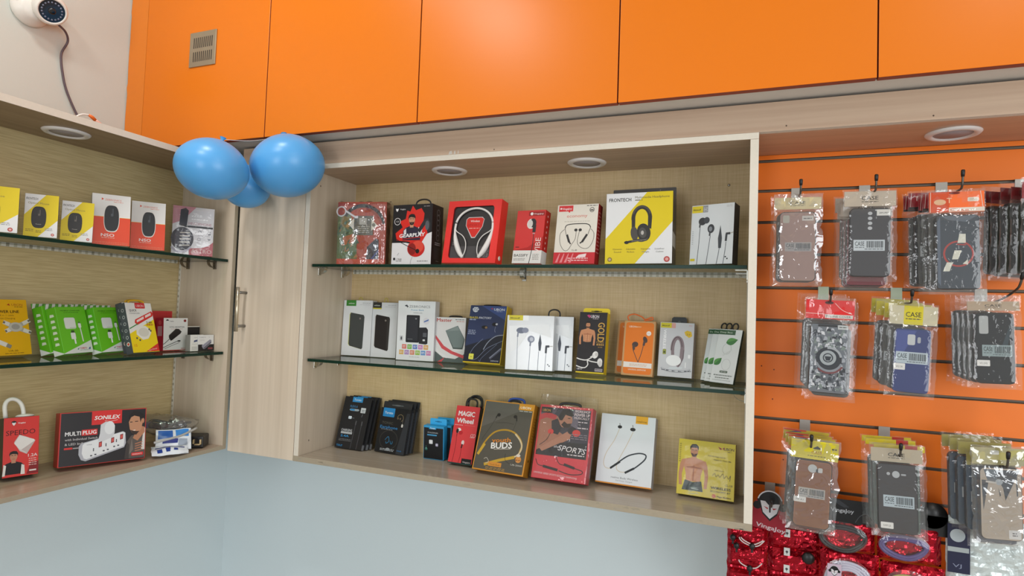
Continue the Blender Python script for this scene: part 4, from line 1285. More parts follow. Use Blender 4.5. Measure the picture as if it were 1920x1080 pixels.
# red neckband box with a real cut-out window
x, y, z, rz, lean, roll, W, H, d = PLACE['redneck']
RB = mat('#d8241f', .38, var=.02)
nb = empty('neckband_box', pose(x, y, z, rz, lean, roll)); tag(nb, 'bright red box with a window showing a white neckband headset', 'box')
mb = MB()
mb.box(-W / 2, W / 2, -d + .006, 0, 0, H, RB, .0006)
Wu0, Wu1, Wv0, Wv1 = .11, .875, .075, .905
inn = [(-W / 2 + u * W, v * H) for u, v in [(q[0], q[1]) for q in rrect(0, 0, 1, 1, .06, 4)]]
inn = [(-W / 2 + (Wu0 + (Wu1 - Wu0) * ((p[0] + W / 2) / W)) * W, (Wv0 + (Wv1 - Wv0) * (p[1] / H)) * H) for p in inn]
out = []
for p in inn:
    cx, cz = -W / 2 + (Wu0 + Wu1) / 2 * W, (Wv0 + Wv1) / 2 * H
    dx, dz = p[0] - cx, p[1] - cz
    t = min((W / 2 * (1 if dx > 0 else 1) + (-cx if dx > 0 else cx)) / abs(dx) if abs(dx) > 1e-6 else 1e9, ((H - cz) if dz > 0 else cz) / abs(dz) if abs(dz) > 1e-6 else 1e9)
    out.append((cx + dx * t, cz + dz * t))
n = len(inn)
for i in range(n):
    j = (i + 1) % n
    mb.face([(out[i][0], -d, out[i][1]), (out[j][0], -d, out[j][1]), (inn[j][0], -d, inn[j][1]), (inn[i][0], -d, inn[i][1])][::-1], RB)
    mb.face([(inn[i][0], -d, inn[i][1]), (inn[j][0], -d, inn[j][1]), (inn[j][0], -d + .006, inn[j][1]), (inn[i][0], -d + .006, inn[i][1])], mat('#8c1512', .5))
cor = [(-W / 2, 0), (W / 2, 0), (W / 2, H), (-W / 2, H)]
for i in range(4):
    a, b = cor[i], cor[(i + 1) % 4]
    mb.face([(a[0], -d, a[1]), (b[0], -d, b[1]), (b[0], -d + .0062, b[1]), (a[0], -d + .0062, a[1])], RB)
for sx, sz in ((-1, 0), (1, 0), (1, 1), (-1, 1)):
    # corner filler triangles of the frame
    c0 = (sx * W / 2, sz * H)
    near = sorted(out, key=lambda p: (p[0] - c0[0]) ** 2 + (p[1] - c0[1]) ** 2)[:2]
    mb.face([(c0[0], -d, c0[1]), (near[0][0], -d, near[0][1]), (near[1][0], -d, near[1][1])], RB)
mb.build('carton', nb)
mb = MB(); mb.box(-W / 2 + .01, W / 2 - .01, -d + .0045, -d + .0058, .008, H - .008, mat('#1e1a1c', .4))
f = Face(mb, -W / 2, 0, W, H, -d + .0045)
f.rect(.12, .08, .87, .27, '#4a4648')
f.poly('#c9c4c4', (.36, .70), (.40, .735), (.66, .735), (.70, .70), (.68, .58), (.56, .40), (.49, .40), (.36, .60)); f.poly('#d8281f', (.37, .70), (.41, .725), (.65, .725), (.69, .70), (.67, .58), (.555, .415), (.50, .415), (.37, .60))
f.text('Wireless', .53, .655, .034, '#f2dcd8', w=.17, b=.02); f.text('SPORTS', .53, .59, .036, '#b01c18', w=.26); f.lines(.43, .63, .55, 1, .02, '#f0b4ac', .01)
f.lines(.72, .84, .2, 6, .02, '#8a8484', .01); f.lines(.15, .22, .33, 3, .02, '#8a8484', .012)
mb.build('inner_card', nb)
mb = MB()
wm = mat('#d4d0cc', .35)
cxn, y_ = .005, -d + .0005
def at_(u, v): return (-W / 2 + u * W, y_, v * H)
arc = [at_(.53 + .385 * .9 * math.cos(math.radians(t)), .60 + .27 * math.sin(math.radians(t))) for t in range(8, 173, 6)]
mb.tube(arc, .0030, wm, 8)
mb.tube(smooth([at_(.18, .64), at_(.175, .52), at_(.20, .42), at_(.24, .33)]), [.003] * 16, wm, 8) if 0 else None
for s in (0, 1):
    g = (lambda u: u) if s == 0 else (lambda u: 1.06 - u)
    P = smooth([at_(g(.185), .63), at_(g(.18), .52), at_(g(.205), .40), at_(g(.255), .27), at_(g(.32), .16), at_(g(.385), .085)], 6)
    mb.tube(P, [.003 + .0042 * max(0, math.sin(PI * max(0, (i / len(P) - .25) / .75))) for i in range(len(P))], wm, 9)
    mb.tube(smooth([at_(g(.185), .55), at_(g(.22), .50), at_(g(.34), .43), at_(g(.41), .33), at_(g(.42), .2), at_(g(.385), .10)]), .0013, wm, 6)
mb.build('neckband', nb)
mb = MB(); mb.lathe([(0, .0006), (.006, .0006), (.006, 0)], mat('#d8d2c4', .4), 14, Matrix.Translation((W / 2, -d * .45, .016)) @ Matrix.Rotation(PI / 2, 4, 'Y')); mb.build('seal_sticker', nb)

def art_bass(f):
    f.rect(0, 0, 1, .24, '#e2dfda')
    f.poly('#b41e1c', (0, .24), (1, .24), (1, .5), (.5, .3))
    f.rr(.42, .89, .98, .97, .02, '#9c1816'); f.circ(.52, .93, .05, '#f0e6e4'); f.text('VingaJoy', .76, .915, .028, '#f0e6e4', w=.34)
    f.ell(.53, .74, .14, .095, '#e6e2de'); f.ell(.59, .755, .12, .085, '#2a2628'); f.ell(.50, .74, .09, .075, '#d3cec8')
    f.line('#2a2628', .11, (.66, .72), (.66, .58)); f.line('#b5aeb0', .08, (.66, .565), (.66, .55)); f.curve('#2a2628', .022, (.66, .55), (.66, .3), (.60, 0))
    f.text('BASSIFY', .30, .125, .05, '#4a4644', w=.50, b=.01); f.lines(.05, .45, .08, 2, .025, '#9a948e', .012); f.rr(.07, .295, .2, .31, .006, '#5c1010')
    f.text('VIBE', .93, .33, .11, '#f3d8d4', w=.5, rot=PI / 2); f.lines(.7, .92, .16, 4, .03, '#9a948e', .012)
carton('earphone_box', 'bassify', 'slim red and white box with a wired earbud picture', 'box', '#c1211e', '#d02421', '#c1211e', art=art_bass, side_art=lambda f: [f.circ(.5, .9 - k * .1, .10, '#e6a8a2', 8) for k in range(8)] and f.rect(0, 0, 1, .24, '#e2dfda'), group='earphone boxes')
def art_econ(f):
    f.rr(.04, .885, .39, .985, .0, '#d62c30'); f.poly('#d62c30', (.26, .89), (.33, .89), (.31, .86)); f.circ(.09, .935, .022, '#f6ecec'); f.text('VingaJoy', .24, .915, .034, '#f6ecec', w=.24, b=.01)
    f.lines(.72, .97, .965, 1, .02, '#5a5652', .012); f.ring(.85, .90, .05, .014, '#4a4644'); f.lines(.815, .885, .885, 1, .02, '#3a3634', .02)
    f.text('economy', .50, .78, .055, '#d9796a', w=.50); f.lines(.2, .82, .705, 1, .02, '#c9c2b4', .012)
    f.curve('#3a3634', .02, (.23, .60), (.26, .645), (.36, .665), (.56, .67), (.74, .665), (.82, .64), (.85, .60))
    f.curve('#4a4644', .012, (.23, .60), (.25, .54), (.27, .49)); f.curve('#4a4644', .012, (.85, .60), (.82, .54), (.80, .49))
    f.line('#2d292a', .05, (.29, .49), (.36, .36)); f.line('#2d292a', .05, (.78, .49), (.67, .36)); f.line('#2d292a', .03, (.355, .37), (.40, .33)); f.line('#2d292a', .03, (.68, .37), (.62, .34))
    f.curve('#4a4644', .009, (.22, .58), (.12, .50), (.14, .34), (.24, .23), (.34, .23), (.42, .32), (.50, .42), (.51, .55)); f.curve('#4a4644', .009, (.86, .58), (.94, .50), (.92, .36), (.82, .26), (.66, .27), (.56, .36), (.59, .55))
    f.ell(.50, .565, .04, .024, '#2d292a'); f.ell(.605, .565, .04, .024, '#2d292a')
    f.text('CL-40', .5, .215, .025, '#5a5652', w=.13)
    f.rect(0, 0, 1, .19, '#cb2a34'); f.lines(.36, .84, .085, 2, .035, '#f3cfcf', .014)
    for k in range(4): f.poly('#e88a90', (.05 + .11 * k, .02), (.11 + .11 * k, .02), (.16 + .11 * k, .17), (.14 + .11 * k, .17)); f.k -= 1
    f.k += 1; f.poly('#f2dcdc', (.55, .10), (.78, .11), (.80, .17), (.62, .15))
carton('neckband_box', 'economy', 'cream box with a red foot showing a thin black neckband earphone', 'box', '#a3221f', '#e3dccf', '#d9d0c2', art=art_econ, side_art=lambda f: f.lines(.2, .8, .85, 12, .06, '#d9827c', .02))
def art_front(f):
    f.poly(YEL, (0, 0), (.455, 0), (1, .58), (1, 1), (.62, 1), (0, .35))
    f.text('FRONTECH', .045, .88, .05, '#26241f', w=.335, al='l', b=.02); f.text('Multimedia Headphone', .44, .915, .032, '#6c6330', w=.51, al='l', b=.005); f.lines(.44, .55, .885, 1, .02, '#6c6330', .012)
    K2 = '#2d2a27'
    f.ring(.545, .635, .125, .058, K2, -8, 188, rv=.155); f.ring(.545, .64, .135, .02, '#4c4844', 20, 160, rv=.16)
    f.poly(K2, (.395, .62), (.45, .62), (.45, .45), (.40, .44)); f.poly(K2, (.64, .66), (.70, .66), (.69, .48), (.64, .50))
    f.ell(.44, .42, .055, .10, '#4a4642', rot=.15); f.ell(.58, .435, .10, .125, K2, rot=.2); f.ell(.565, .43, .055, .075, '#4c4945', rot=.2); f.ell(.56, .43, .022, .03, '#b9b4ae')
    f.ring(.545, .40, .11, .018, '#4a4642', 215, 330, rv=.09)
    f.line(K2, .035, (.60, .345), (.36, .305), (.315, .295)); f.ell(.325, .297, .035, .022, '#1d1a17'); f.line('#8a8478', .008, (.62, .335), (.40, .315))
    for u, a, b in ((.19, 'Dynamic', 'Sound'), (.39, 'Adjustable', 'Mic Boom'), (.61, 'Adjustable', 'Weight'), (.82, 'Leather', 'Cushion')):
        f.text(a, u, .195, .022, '#8c7d28' if u < .7 else '#8a8884', w=.14); f.text(b, u, .155, .022, '#8c7d28' if u < .6 else '#8a8884', w=.11)
    f.circ(.075, .06, .035, '#8c7a2a'); f.circ(.075, .06, .02, '#c9a88a'); f.circ(.925, .06, .043, '#b8433c'); f.circ(.925, .06, .024, '#e0a09a')
fb = carton('headphone_box', 'frontech_hp', 'big yellow and white headphone box with a dark hanging flap', 'box', '#4a443c', '#e4e4e4', '#5c554a', art=art_front, side_art=lambda f: (f.rect(.05, .25, .95, .45, '#b9b4ac'), f.rect(.1, .6, .9, .9, '#2e2a26')))
W, H, d = PLACE['frontech_hp'][6:9]
mb = MB(); mb.prism(rrect(-W / 2 + .001, H - .02, W / 2 - .0005, H + .0275, .002, 2), -.0022, -.0006, mat('#3e3a38', .5)); f = Face(mb, -W / 2, H, W, .0275, -.0022); f.ell(.53, .04, .08, .32, '#7a6a52'); f.circ(.75, .8, .006, '#a9a098'); mb.build('hang_flap', fb)
def art_wtop(f):
    f.rr(.01, .87, .27, .985, .0, '#d6c21e'); f.text('Blitzwolf', .13, .91, .03, '#3a3818', w=.18, b=.02); f.rect(.27, .87, .39, .985, '#8d8f92'); f.lines(.29, .38, .94, 3, .025, '#c9cacc', .01)
    f.lines(.82, .95, .955, 2, .02, '#b9babb', .01)
    wires = ((.22, .62, .18, .0), (.47, .47, .40, .0), (.70, .30, .64, .0), (.84, .36, .79, .0))
    for a, b, c, e in wires: f.curve('#5c6066', .014, (a, b), ((a + c) / 2 + .01, b * .6), (c, e))
    f.ell(.27, .72, .09, .065, '#2c2f33'); f.ell(.37, .735, .07, .055, '#3c4046'); f.line('#3a3d42', .035, (.22, .70), (.21, .62)); f.ell(.48, .59, .08, .075, '#33363b'); f.ell(.47, .585, .04, .04, '#7d8288'); f.line('#3a3d42', .035, (.46, .54), (.455, .47))
    f.poly('#3c4046', (.70, .64), (.745, .42), (.73, .26), (.67, .26), (.655, .42)); f.line('#33363b', .05, (.83, .49), (.93, .495)); f.line('#33363b', .045, (.845, .49), (.835, .37)); f.line('#a9a598', .02, (.93, .495), (1.0, .51))
    f.rr(.02, .06, .13, .10, .0, '#c9b81e'); f.lines(.04, .07, .55, 8, .03, '#9da0a2', .01); f.ell(.84, .115, .018, .012, '#33363b'); f.ell(.88, .085, .018, .012, '#33363b')
carton('earphone_box', 'wired_top', 'white earphone box with black side and small yellow label on the upper shelf', 'box', '#1f1a1a', '#cdd2d4', '#2a2422', art=art_wtop, side_art=lambda f: f.lines(.45, .55, .55, 5, .04, '#b9a88a', .01))

# ---- middle glass shelf of the wide cabinet
def art_pb(lab, under, col, hi, slant):
    def art(f):
        f.rect(.09, .895, .435, 1.0, lab); f.text('ambrane', .27, .93, .03, '#e6f0e0', w=.2, b=.01, sh=.2)
        if under: f.rect(.09, .875, .435, .897, under)
        f.lines(.66, .93, .945, 1, .02, '#b9bcbc', .01); f.lines(.56, .93, .915, 1, .02, '#c9cccc', .008)
        q = [(.245, .74), (.275, .775), (.72, .735), (.75, .70), (.735, .145), (.70, .12), (.28, .175), (.245, .21)]
        f.poly(hi, *[(u - .02, v) for u, v in q]); f.poly(col, *q)
        if slant: f.poly('#3a3634', (.66, .73), (.745, .70), (.735, .145), (.66, .13))
        f.ell(.60, .67, .03, .018, '#8a8078')
    return art
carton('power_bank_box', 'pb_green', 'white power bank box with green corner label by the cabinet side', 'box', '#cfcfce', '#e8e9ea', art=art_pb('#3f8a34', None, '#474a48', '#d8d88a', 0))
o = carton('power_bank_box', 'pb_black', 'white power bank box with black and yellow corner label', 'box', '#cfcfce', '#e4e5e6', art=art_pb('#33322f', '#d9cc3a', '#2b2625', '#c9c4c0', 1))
loop(o, 'cord_loop', 'pb_black', .44, .56, .016, .0011, mat('#b5a63a', .5), -.012)
loop(bpy.data.objects['power_bank_box'], 'cord_loop', 'pb_green', .44, .56, .012, .0011, mat('#b5a63a', .5), -.012)
def art_zeb(f):
    f.poly('#3a3a40', (.18, .92), (.24, .935), (.27, .91), (.20, .905)); f.poly('#3a3a40', (.22, .905), (.29, .91), (.26, .885)); f.text('ZEBRONICS', .58, .885, .042, '#77787c', w=.56); f.text('Power Bank', .53, .835, .026, '#5a9ac0', w=.34, b=.01); f.text('10000mAh', .54, .79, .018, '#77787c', w=.24)
    f.rr(.245, .30, .60, .76, .025, '#1c1c20'); f.poly('#2e2f35', (.27, .33), (.56, .33), (.56, .735), (.27, .735)); f.text('ZEBRONICS', .36, .35, .012, '#a9aaae', w=.14); f.ell(.50, .70, .025, .012, '#8a8a8e')
    f.poly('#232328', (.60, .555), (.78, .56), (.83, .52), (.83, .29), (.78, .275), (.60, .285)); f.rr(.70, .40, .80, .47, .01, '#5a5c62'); f.rr(.70, .33, .76, .36, .01, '#d9dadc')
    f.circ(.775, .665, .085, '#e2e0e2'); f.poly('#5a7ab8', (.71, .64), (.83, .67), (.84, .70), (.72, .665)); f.rr(.08, .32, .175, .41, .02, '#d0d0d2'); f.ell(.127, .365, .02, .03, '#4a4a4e')
    cs = ['#e0786a', '#7db84a', '#6a86c8', '#d088c0', '#e0a85a'], ['#e0b05a', '#b08ac0', '#e08a6a', '#9cc04a', '#6a9ad0', '#d080b0']
    for k, c in enumerate(cs[0]): f.rect(.155 + k * .145, .19, .275 + k * .145, .265, c); f.lines(.175 + k * .145, .26 + k * .145, .235, 2, .02, '#f2eaea', .008); f.k -= 2
    f.k += 2
    for k, c in enumerate(cs[1]): f.rect(.085 + k * .145, .095, .205 + k * .145, .17, c); f.lines(.10 + k * .145, .19 + k * .145, .14, 2, .02, '#f2eaea', .008); f.k -= 2
    f.k += 2; f.lines(.36, .64, .055, 1, .02, '#b9babb', .008)
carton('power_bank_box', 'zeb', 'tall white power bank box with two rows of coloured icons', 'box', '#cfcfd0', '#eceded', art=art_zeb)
def art_master(f):
    f.text('Master', .05, .90, .075, '#c2453c', w=.50, al='l', b=.02); f.lines(.66, .95, .945, 1, .02, '#5a5a5c', .014); f.lines(.7, .95, .905, 1, .02, '#c98a86', .014)
    f.poly('#5d6864', (0, .25), (.3, .1), (.4, 0), (0, 0)); f.poly('#5d6864', (.3, .1), (.7, .08), (1, .2), (1, 0), (.35, 0)); f.poly('#d8555a', (0, .58), (.05, .50), (.25, .30), (.55, .19), (1, .09), (1, .16), (.6, .25), (.32, .36), (.12, .52), (0, .62)); f.poly('#eceae8', (0, .36), (.18, .22), (.4, .14), (.62, .1), (.4, .09), (.2, .15), (0, .27))
    f.poly('#d8555a', (.12, 0), (.26, 0), (.36, .1)); f.ring(.8, .42, .25, .03, '#eceae8', 200, 330, rv=.15)
    f.poly('#4a5450', (.35, .70), (.75, .82), (.99, .52), (.93, .30), (.62, .30)); f.poly('#7b8885', (.35, .70), (.75, .82), (.97, .52), (.90, .33), (.63, .33)); f.poly('#8c9894', (.40, .69), (.74, .80), (.80, .72))
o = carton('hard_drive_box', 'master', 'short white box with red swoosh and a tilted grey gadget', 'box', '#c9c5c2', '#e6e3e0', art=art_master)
loop(o, 'cord_loop', 'master', .40, .80, .006, .0022, BLACKP, -.016, flat=.5)
def art_bassf(f):
    f.rect(.0, .02, .985, .995, '#2f3a5e'); f.poly('#1f2230', (0, .02), (.985, .02), (.985, .52), (0, .28)); f.poly('#3c4f86', (.3, .995), (.985, .995), (.985, .75))
    f.poly('#d9dce2', (.06, .93), (.10, .965), (.20, .965), (.24, .93), (.20, .885), (.15, .875), (.09, .89)); f.lines(.09, .22, .94, 3, .018, '#4a5578', .008); f.poly('#c23a4a', (.56, .955), (.60, .93), (.62, .96)); f.text('UBON', .79, .915, .042, '#d9dce6', w=.28, b=.02); f.lines(.72, .88, .895, 1, .02, '#9aa3c0', .01)
    f.text('BASS-', .02, .765, .036, '#d8c23a', w=.25, al='l', b=.02); f.text('FACTORY', .28, .765, .036, '#d9dce6', w=.33, al='l', b=.02); f.lines(.02, .2, .735, 1, .02, '#9aa3c0', .02)
    f.ell(.46, .62, .085, .03, '#15161c'); f.ell(.50, .615, .035, .02, '#8a7050'); f.ell(.72, .675, .075, .032, '#15161c'); f.ell(.77, .68, .03, .018, '#c9ccd6'); f.curve('#8f95ac', .010, (.75, .64), (.74, .58), (.76, .54))
    f.lines(.03, .24, .55, 3, .03, '#a9b0c8', .012)
    f.curve('#9aa0b2', .020, (.98, .50), (.78, .47), (.60, .36), (.48, .20), (.42, .12)); f.line('#0f1016', .045, (.49, .24), (.42, .10)); f.curve('#77809a', .012, (.46, .42), (.24, .26), (.14, .10), (.20, .06), (.36, .08), (.60, .26), (.98, .40)); f.curve('#6c7590', .010, (.42, .06), (.46, .03), (.5, .10), (.85, .34))
    f.line('#55586a', .06, (.70, .09), (.98, .27)); f.line('#8a8ea0', .02, (.70, .10), (.97, .275)); f.rr(.14, .06, .27, .155, .015, '#e6e25a'); f.rect(.18, .095, .23, .11, '#b5a830')
    f.text('EARPHONE', .84, .045, .022, '#c9ccd6', w=.2, b=.01)
    f.rect(0, 0, 1, .02, '#d8b81a'); f.rect(.985, 0, 1, 1, '#d8b81a')
o = carton('neckband_box', 'bass', 'dark blue earphone box with yellow sides leaning against the back', 'box', '#c9a71c', '#2f3a5e', '#222a44', '#d8b81a', left='#2a3352', art=art_bassf)
loop(o, 'handle', 'bass', .30, .75, .006, .003, BLACKP, -.016, flat=.35)
def art_wired(f):
    f.rr(.04, .905, .34, 1.0, .0, '#d6c830'); f.text('Blitzwolf', .17, .935, .028, '#3a3818', w=.2, b=.02); f.rect(.34, .905, .46, 1.0, '#f6f7f7')
    f.poly('#f0f2f3', (.05, .80), (.9, .85), (.95, .60), (.5, .72), (.3, .45), (.1, .3))
    for a, b, c in ((.24, .66, .25), (.52, .5, .50), (.70, .35, .69), (.86, .40, .84)): f.curve('#9aa0ac', .012, (a, b), ((a + c) / 2, b / 2), (c, 0))
    f.ell(.31, .72, .10, .055, '#6d7486'); f.ell(.40, .725, .07, .05, '#8a90a2'); f.line('#7d8496', .03, (.25, .70), (.24, .60)); f.ell(.53, .565, .075, .065, '#8a90a2'); f.ell(.54, .565, .04, .038, '#c4c8d2'); f.line('#7d8496', .03, (.52, .51), (.515, .44))
    f.poly('#4a4f5a', (.72, .66), (.755, .5), (.74, .36), (.70, .36), (.685, .5)); f.line('#3c4048', .045, (.84, .44), (.92, .445)); f.line('#3c4048', .04, (.855, .44), (.85, .32)); f.line('#b5b2a8', .016, (.92, .445), (.99, .45)); f.ell(.90, .115, .014, .012, '#5a5f6a'); f.ell(.93, .09, .014, .012, '#5a5f6a')
wa = carton('earphone_box', 'wired_a', 'front of two glossy white earphone boxes with grey earbud picture', 'box', '#d9dadb', '#e2e4e6', art=art_wired, group='glossy white earphone boxes', rough=.12)
loop(wa, 'cord_loop', 'wired_a', .80, 1.0, .0, .001, BLACKP, -.015) if 0 else None
wb = carton('earphone_box', 'wired_b', 'rear of two glossy white earphone boxes showing only an angled plug', 'box', '#3a3a3c', '#d9dcde', art=art_wired, group='glossy white earphone boxes', rough=.15)
loop(wb, 'cord_loop', 'wired_b', .44, .68, .021, .0020, BLACKP, -.015, flat=.7)
def man_bare(f, u, v, h, shorts='#26332c'):
    """printed bare-chested man, chin at (u, v), h = head height"""
    a = f.H / f.W
    w = h * a
    S, D = '#c98a62', '#a8684a'
    f.poly(S, (u - 1.05 * w, v - .35 * h), (u - .25 * w, v - .12 * h), (u + .25 * w, v - .12 * h), (u + 1.05 * w, v - .35 * h), (u + 1.2 * w, v - .75 * h), (u + 1.3 * w, v - 1.6 * h), (u + 1.22 * w, v - 2.7 * h), (u + .95 * w, v - 2.7 * h), (u + 1.0 * w, v - 1.6 * h), (u + .85 * w, v - .95 * h), (u + .68 * w, v - 1.5 * h), (u + .62 * w, v - 2.2 * h), (u - .62 * w, v - 2.2 * h), (u - .68 * w, v - 1.5 * h), (u - .85 * w, v - .95 * h), (u - 1.0 * w, v - 1.6 * h), (u - .95 * w, v - 2.6 * h), (u - 1.22 * w, v - 2.6 * h), (u - 1.3 * w, v - 1.6 * h), (u - 1.2 * w, v - .75 * h))
    f.poly(D, (u - .7 * w, v - .95 * h), (u - .1 * w, v - .88 * h), (u, v - .75 * h), (u + .1 * w, v - .88 * h), (u + .7 * w, v - .95 * h), (u + .55 * w, v - 1.05 * h), (u, v - 1.0 * h), (u - .55 * w, v - 1.05 * h))
    for k in range(3):
        for s in (-1, 1): f.ell(u + s * .17 * w, v - (1.25 + .28 * k) * h, .13 * w, .11 * h, '#d49a72', 10)
        f.k -= 1
    f.line(D, .02 * w * 4, (u, v - 1.0 * h), (u, v - 2.15 * h))
    f.poly(shorts, (u - .72 * w, v - 2.1 * h), (u, v - 2.25 * h), (u + .72 * w, v - 2.1 * h), (u + .9 * w, v - 3.0 * h), (u - .95 * w, v - 3.0 * h))
    f.poly(S, (u - .22 * w, v - .2 * h), (u + .22 * w, v - .2 * h), (u + .2 * w, v + .2 * h), (u - .2 * w, v + .2 * h)); f.ell(u, v + .47 * h, .34 * w, .5 * h, S)
    f.poly('#4a3024', (u - .3 * w, v + .3 * h), (u, v + .22 * h), (u + .3 * w, v + .3 * h), (u + .18 * w, v + .02 * h), (u, v - .03 * h), (u - .18 * w, v + .02 * h)); f.rect(u - .1 * w, v + .14 * h, u + .1 * w, v + .18 * h, '#a86a58')
    f.poly('#20150f', (u - .36 * w, v + .55 * h), (u - .25 * w, v + .78 * h), (u + .25 * w, v + .78 * h), (u + .36 * w, v + .55 * h), (u + .38 * w, v + .9 * h), (u + .15 * w, v + 1.12 * h), (u - .22 * w, v + 1.08 * h), (u - .39 * w, v + .85 * h))
    for e in (-.14, .14): f.rect(u + (e - .08) * w, v + .54 * h, u + (e + .08) * w, v + .6 * h, '#2a1c18')
    f.poly('#b57a58', (u - .05 * w, v + .34 * h), (u + .06 * w, v + .34 * h), (u, v + .55 * h))
def art_gold(f):
    f.rect(0, .02, 1, 1, '#262224')
    f.poly('#c2407a', (.26, .945), (.36, .90), (.40, .93), (.34, .96)); f.text('UBON', .55, .905, .05, '#e0d6dc', w=.3, b=.02); f.lines(.48, .68, .885, 1, .02, '#a9a0a6', .01)
    man_bare(f, .33, .735, .105, '#262224'); f.rect(0, .36, .55, .43, '#262224'); f.text('GOLD', .93, .50, .26 * PLACE['gold'][6] / PLACE['gold'][7], '#c89a48', w=.33 * PLACE['gold'][7] / PLACE['gold'][6], al='l', rot=-PI / 2, b=.02) if 0 else None
    # GOLD reads down the box
    for k, ch in enumerate('GOLD'):
        f.text(ch, .735, .815 - k * .095 - .04, .115, '#c89a48' if k < 2 else '#a87c38', rot=-PI / 2, al='c', b=.02) if 0 else None
    V = .83
    f.text('GOLD', .70, V, .24 * .0706 / .1525, '#cfa04c', w=.315 * .1525 / .0706, al='l', rot=-PI / 2, b=.02)
    f.text('CLASS', .80, .49, .035, '#b58a40', w=.26, b=.01); f.lines(.68, .94, .455, 1, .02, '#b58a40', .025); f.lines(.74, .9, .42, 1, .02, '#8a6a30', .014)
    f.curve('#ebe8e4', .035, (0, .235), (.15, .215), (.35, .21), (.52, .25), (.64, .30)); f.curve('#ebe8e4', .035, (.0, .11), (.2, .085), (.34, .09), (.42, .14), (.40, .20), (.55, .19), (.75, .18)); f.ell(.66, .30, .10, .06, '#ebe8e4', rot=-.3); f.ell(.70, .31, .05, .03, '#c9c4c0'); f.ell(.84, .19, .09, .06, '#e4e0dc'); f.ell(.86, .16, .07, .05, '#cfcac6'); f.line('#dcd8d4', .07, (.5, .25), (.62, .29))
    f.text('UB-07', .14, .05, .028, '#d9d4d4', w=.2, b=.02); f.rr(.68, .035, .95, .08, .0, '#a9a0a2'); f.lines(.7, .93, .055, 1, .02, '#4a4446', .015)
    f.rect(0, 0, 1, .02, '#e0c41a')
o = carton('earphone_box', 'gold', 'black and yellow earphone box with a bare-chested man and yellow hang tab', 'box', '#d8b816', '#262224', '#d8b816', left='#262224', art=art_gold)
hang_tab(o, 'gold', .0, .99, .0155, '#e6c81a', y=-.001, hole='#1d1a14', r=.45)
def art_orange(f):
    f.rr(.06, .03, .95, .97, .08, '#ea7d1e')
    f.text('UBON', .27, .875, .035, '#f6dcc4', w=.22, b=.02); f.lines(.38, .55, .88, 1, .02, '#f3c49a', .016); f.circ(.80, .775, .075, '#f0e9e2'); f.text('3.5', .80, .765, .022, '#d8955c', w=.08)
    f.ell(.39, .565, .10, .05, '#4c3b36', rot=.25); f.poly('#54433e', (.30, .58), (.38, .54), (.40, .48), (.34, .44), (.31, .50)); f.curve('#5a4640', .02, (.34, .46), (.42, .36), (.52, .245)); f.ell(.70, .66, .065, .06, '#4c3b36', rot=.4); f.line('#54433e', .07, (.685, .64), (.66, .55)); f.curve('#5a4640', .02, (.66, .57), (.6, .4), (.52, .245))
    f.poly('#ece5de', (.06, .145), (.95, .145), (.95, .235), (.06, .245)); f.lines(.25, .80, .20, 2, .025, '#d8a888', .010); f.text('UNIVERSAL EARPHONE', .5, .095, .028, '#f6dcc4', w=.56, b=.02)
oa_ = carton('earphone_box', 'orange_a', 'front orange and kraft brown earphone box with an orange cord', 'box', '#b98c58', '#c99a64', '#b98c58', art=art_orange, group='orange and kraft earphone boxes')
ob_ = carton('earphone_box', 'orange_b', 'orange and kraft brown earphone box half hidden behind its twin', 'box', '#b98c58', '#c99a64', '#b98c58', art=art_orange, group='orange and kraft earphone boxes')
W, H, d = PLACE['orange_a'][6:9]
mb = MB(); mb.tube(smooth([(-.028, -.008, H - .002), (-.034, -.008, H + .012), (-.020, -.006, H + .019), (0, -.006, H + .013), (.010, -.008, H + .006), (.026, -.008, H + .012), (.028, -.008, H + .006), (.012, -.01, H + .003), (.004, -.01, H - .002)]), .0017, mat('#dd6a2c', .6), 7); mb.build('cord', oa_)
def art_wless(f):
    f.rr(.02, .895, .34, .99, .0, '#d6c82a'); f.text('Blitzwolf', .17, .925, .026, '#4a4818', w=.22, b=.02); f.rect(.34, .895, .46, .99, '#e0a8a0')
    f.lines(.85, .93, .945, 1, .02, '#d8a0a4', .012); f.poly('#e0bc2a', (.72, .83), (.80, .86), (.92, .84), (.95, .76), (.86, .73), (.76, .77)); f.text('5.0', .84, .775, .03, '#7a5a10', w=.1); f.curve('#d8cfa0', .012, (.7, .76), (.78, .72), (.92, .74))
    f.text('WIRELESS', .10, .86, .055, '#f6f6f8', w=.75, al='l', rot=-PI / 2, b=.02) if 0 else f.text('WIRELESS', .12, .865, .05, '#fbfbfc', w=.64, al='l', rot=-PI / 2, b=.03)
    f.rr(.12, .405, .22, .50, .02, '#9aa048'); f.rect(.14, .43, .2, .46, '#4a5018')
    f.ring(.545, .52, .145, .11, '#8c7b80', 0, 190, rv=.20); f.line('#8c7b80', .12, (.69, .52), (.68, .36), (.60, .24), (.55, .20)); f.line('#8c7b80', .09, (.40, .53), (.42, .40)); f.ring(.53, .52, .15, .02, '#5c4d52', 10, 190, rv=.21); f.line('#6a5c60', .02, (.735, .5), (.72, .34), (.6, .2))
    f.ell(.45, .30, .22, .10, '#f6f7f8'); f.rr(.86, .355, .93, .42, .01, '#f4f4f6'); f.line('#f4f4f6', .03, (.80, .28), (.80, .18))
    f.ring(.52, .16, .42, .012, '#77787e', 180, 360, rv=.07); f.ring(.52, .17, .40, .008, '#9a9ba2', 180, 360, rv=.05)
    for u in (.12, .25, .42, .60, .78, .88): f.lines(u, u + .09, .12 - .02 * (1 - abs(u - .5) * 2), 1, .02, '#5a5b62', .016)
    f.poly('#d9e0e4', (.30, .14), (.7, .16), (.72, .19), (.34, .17))
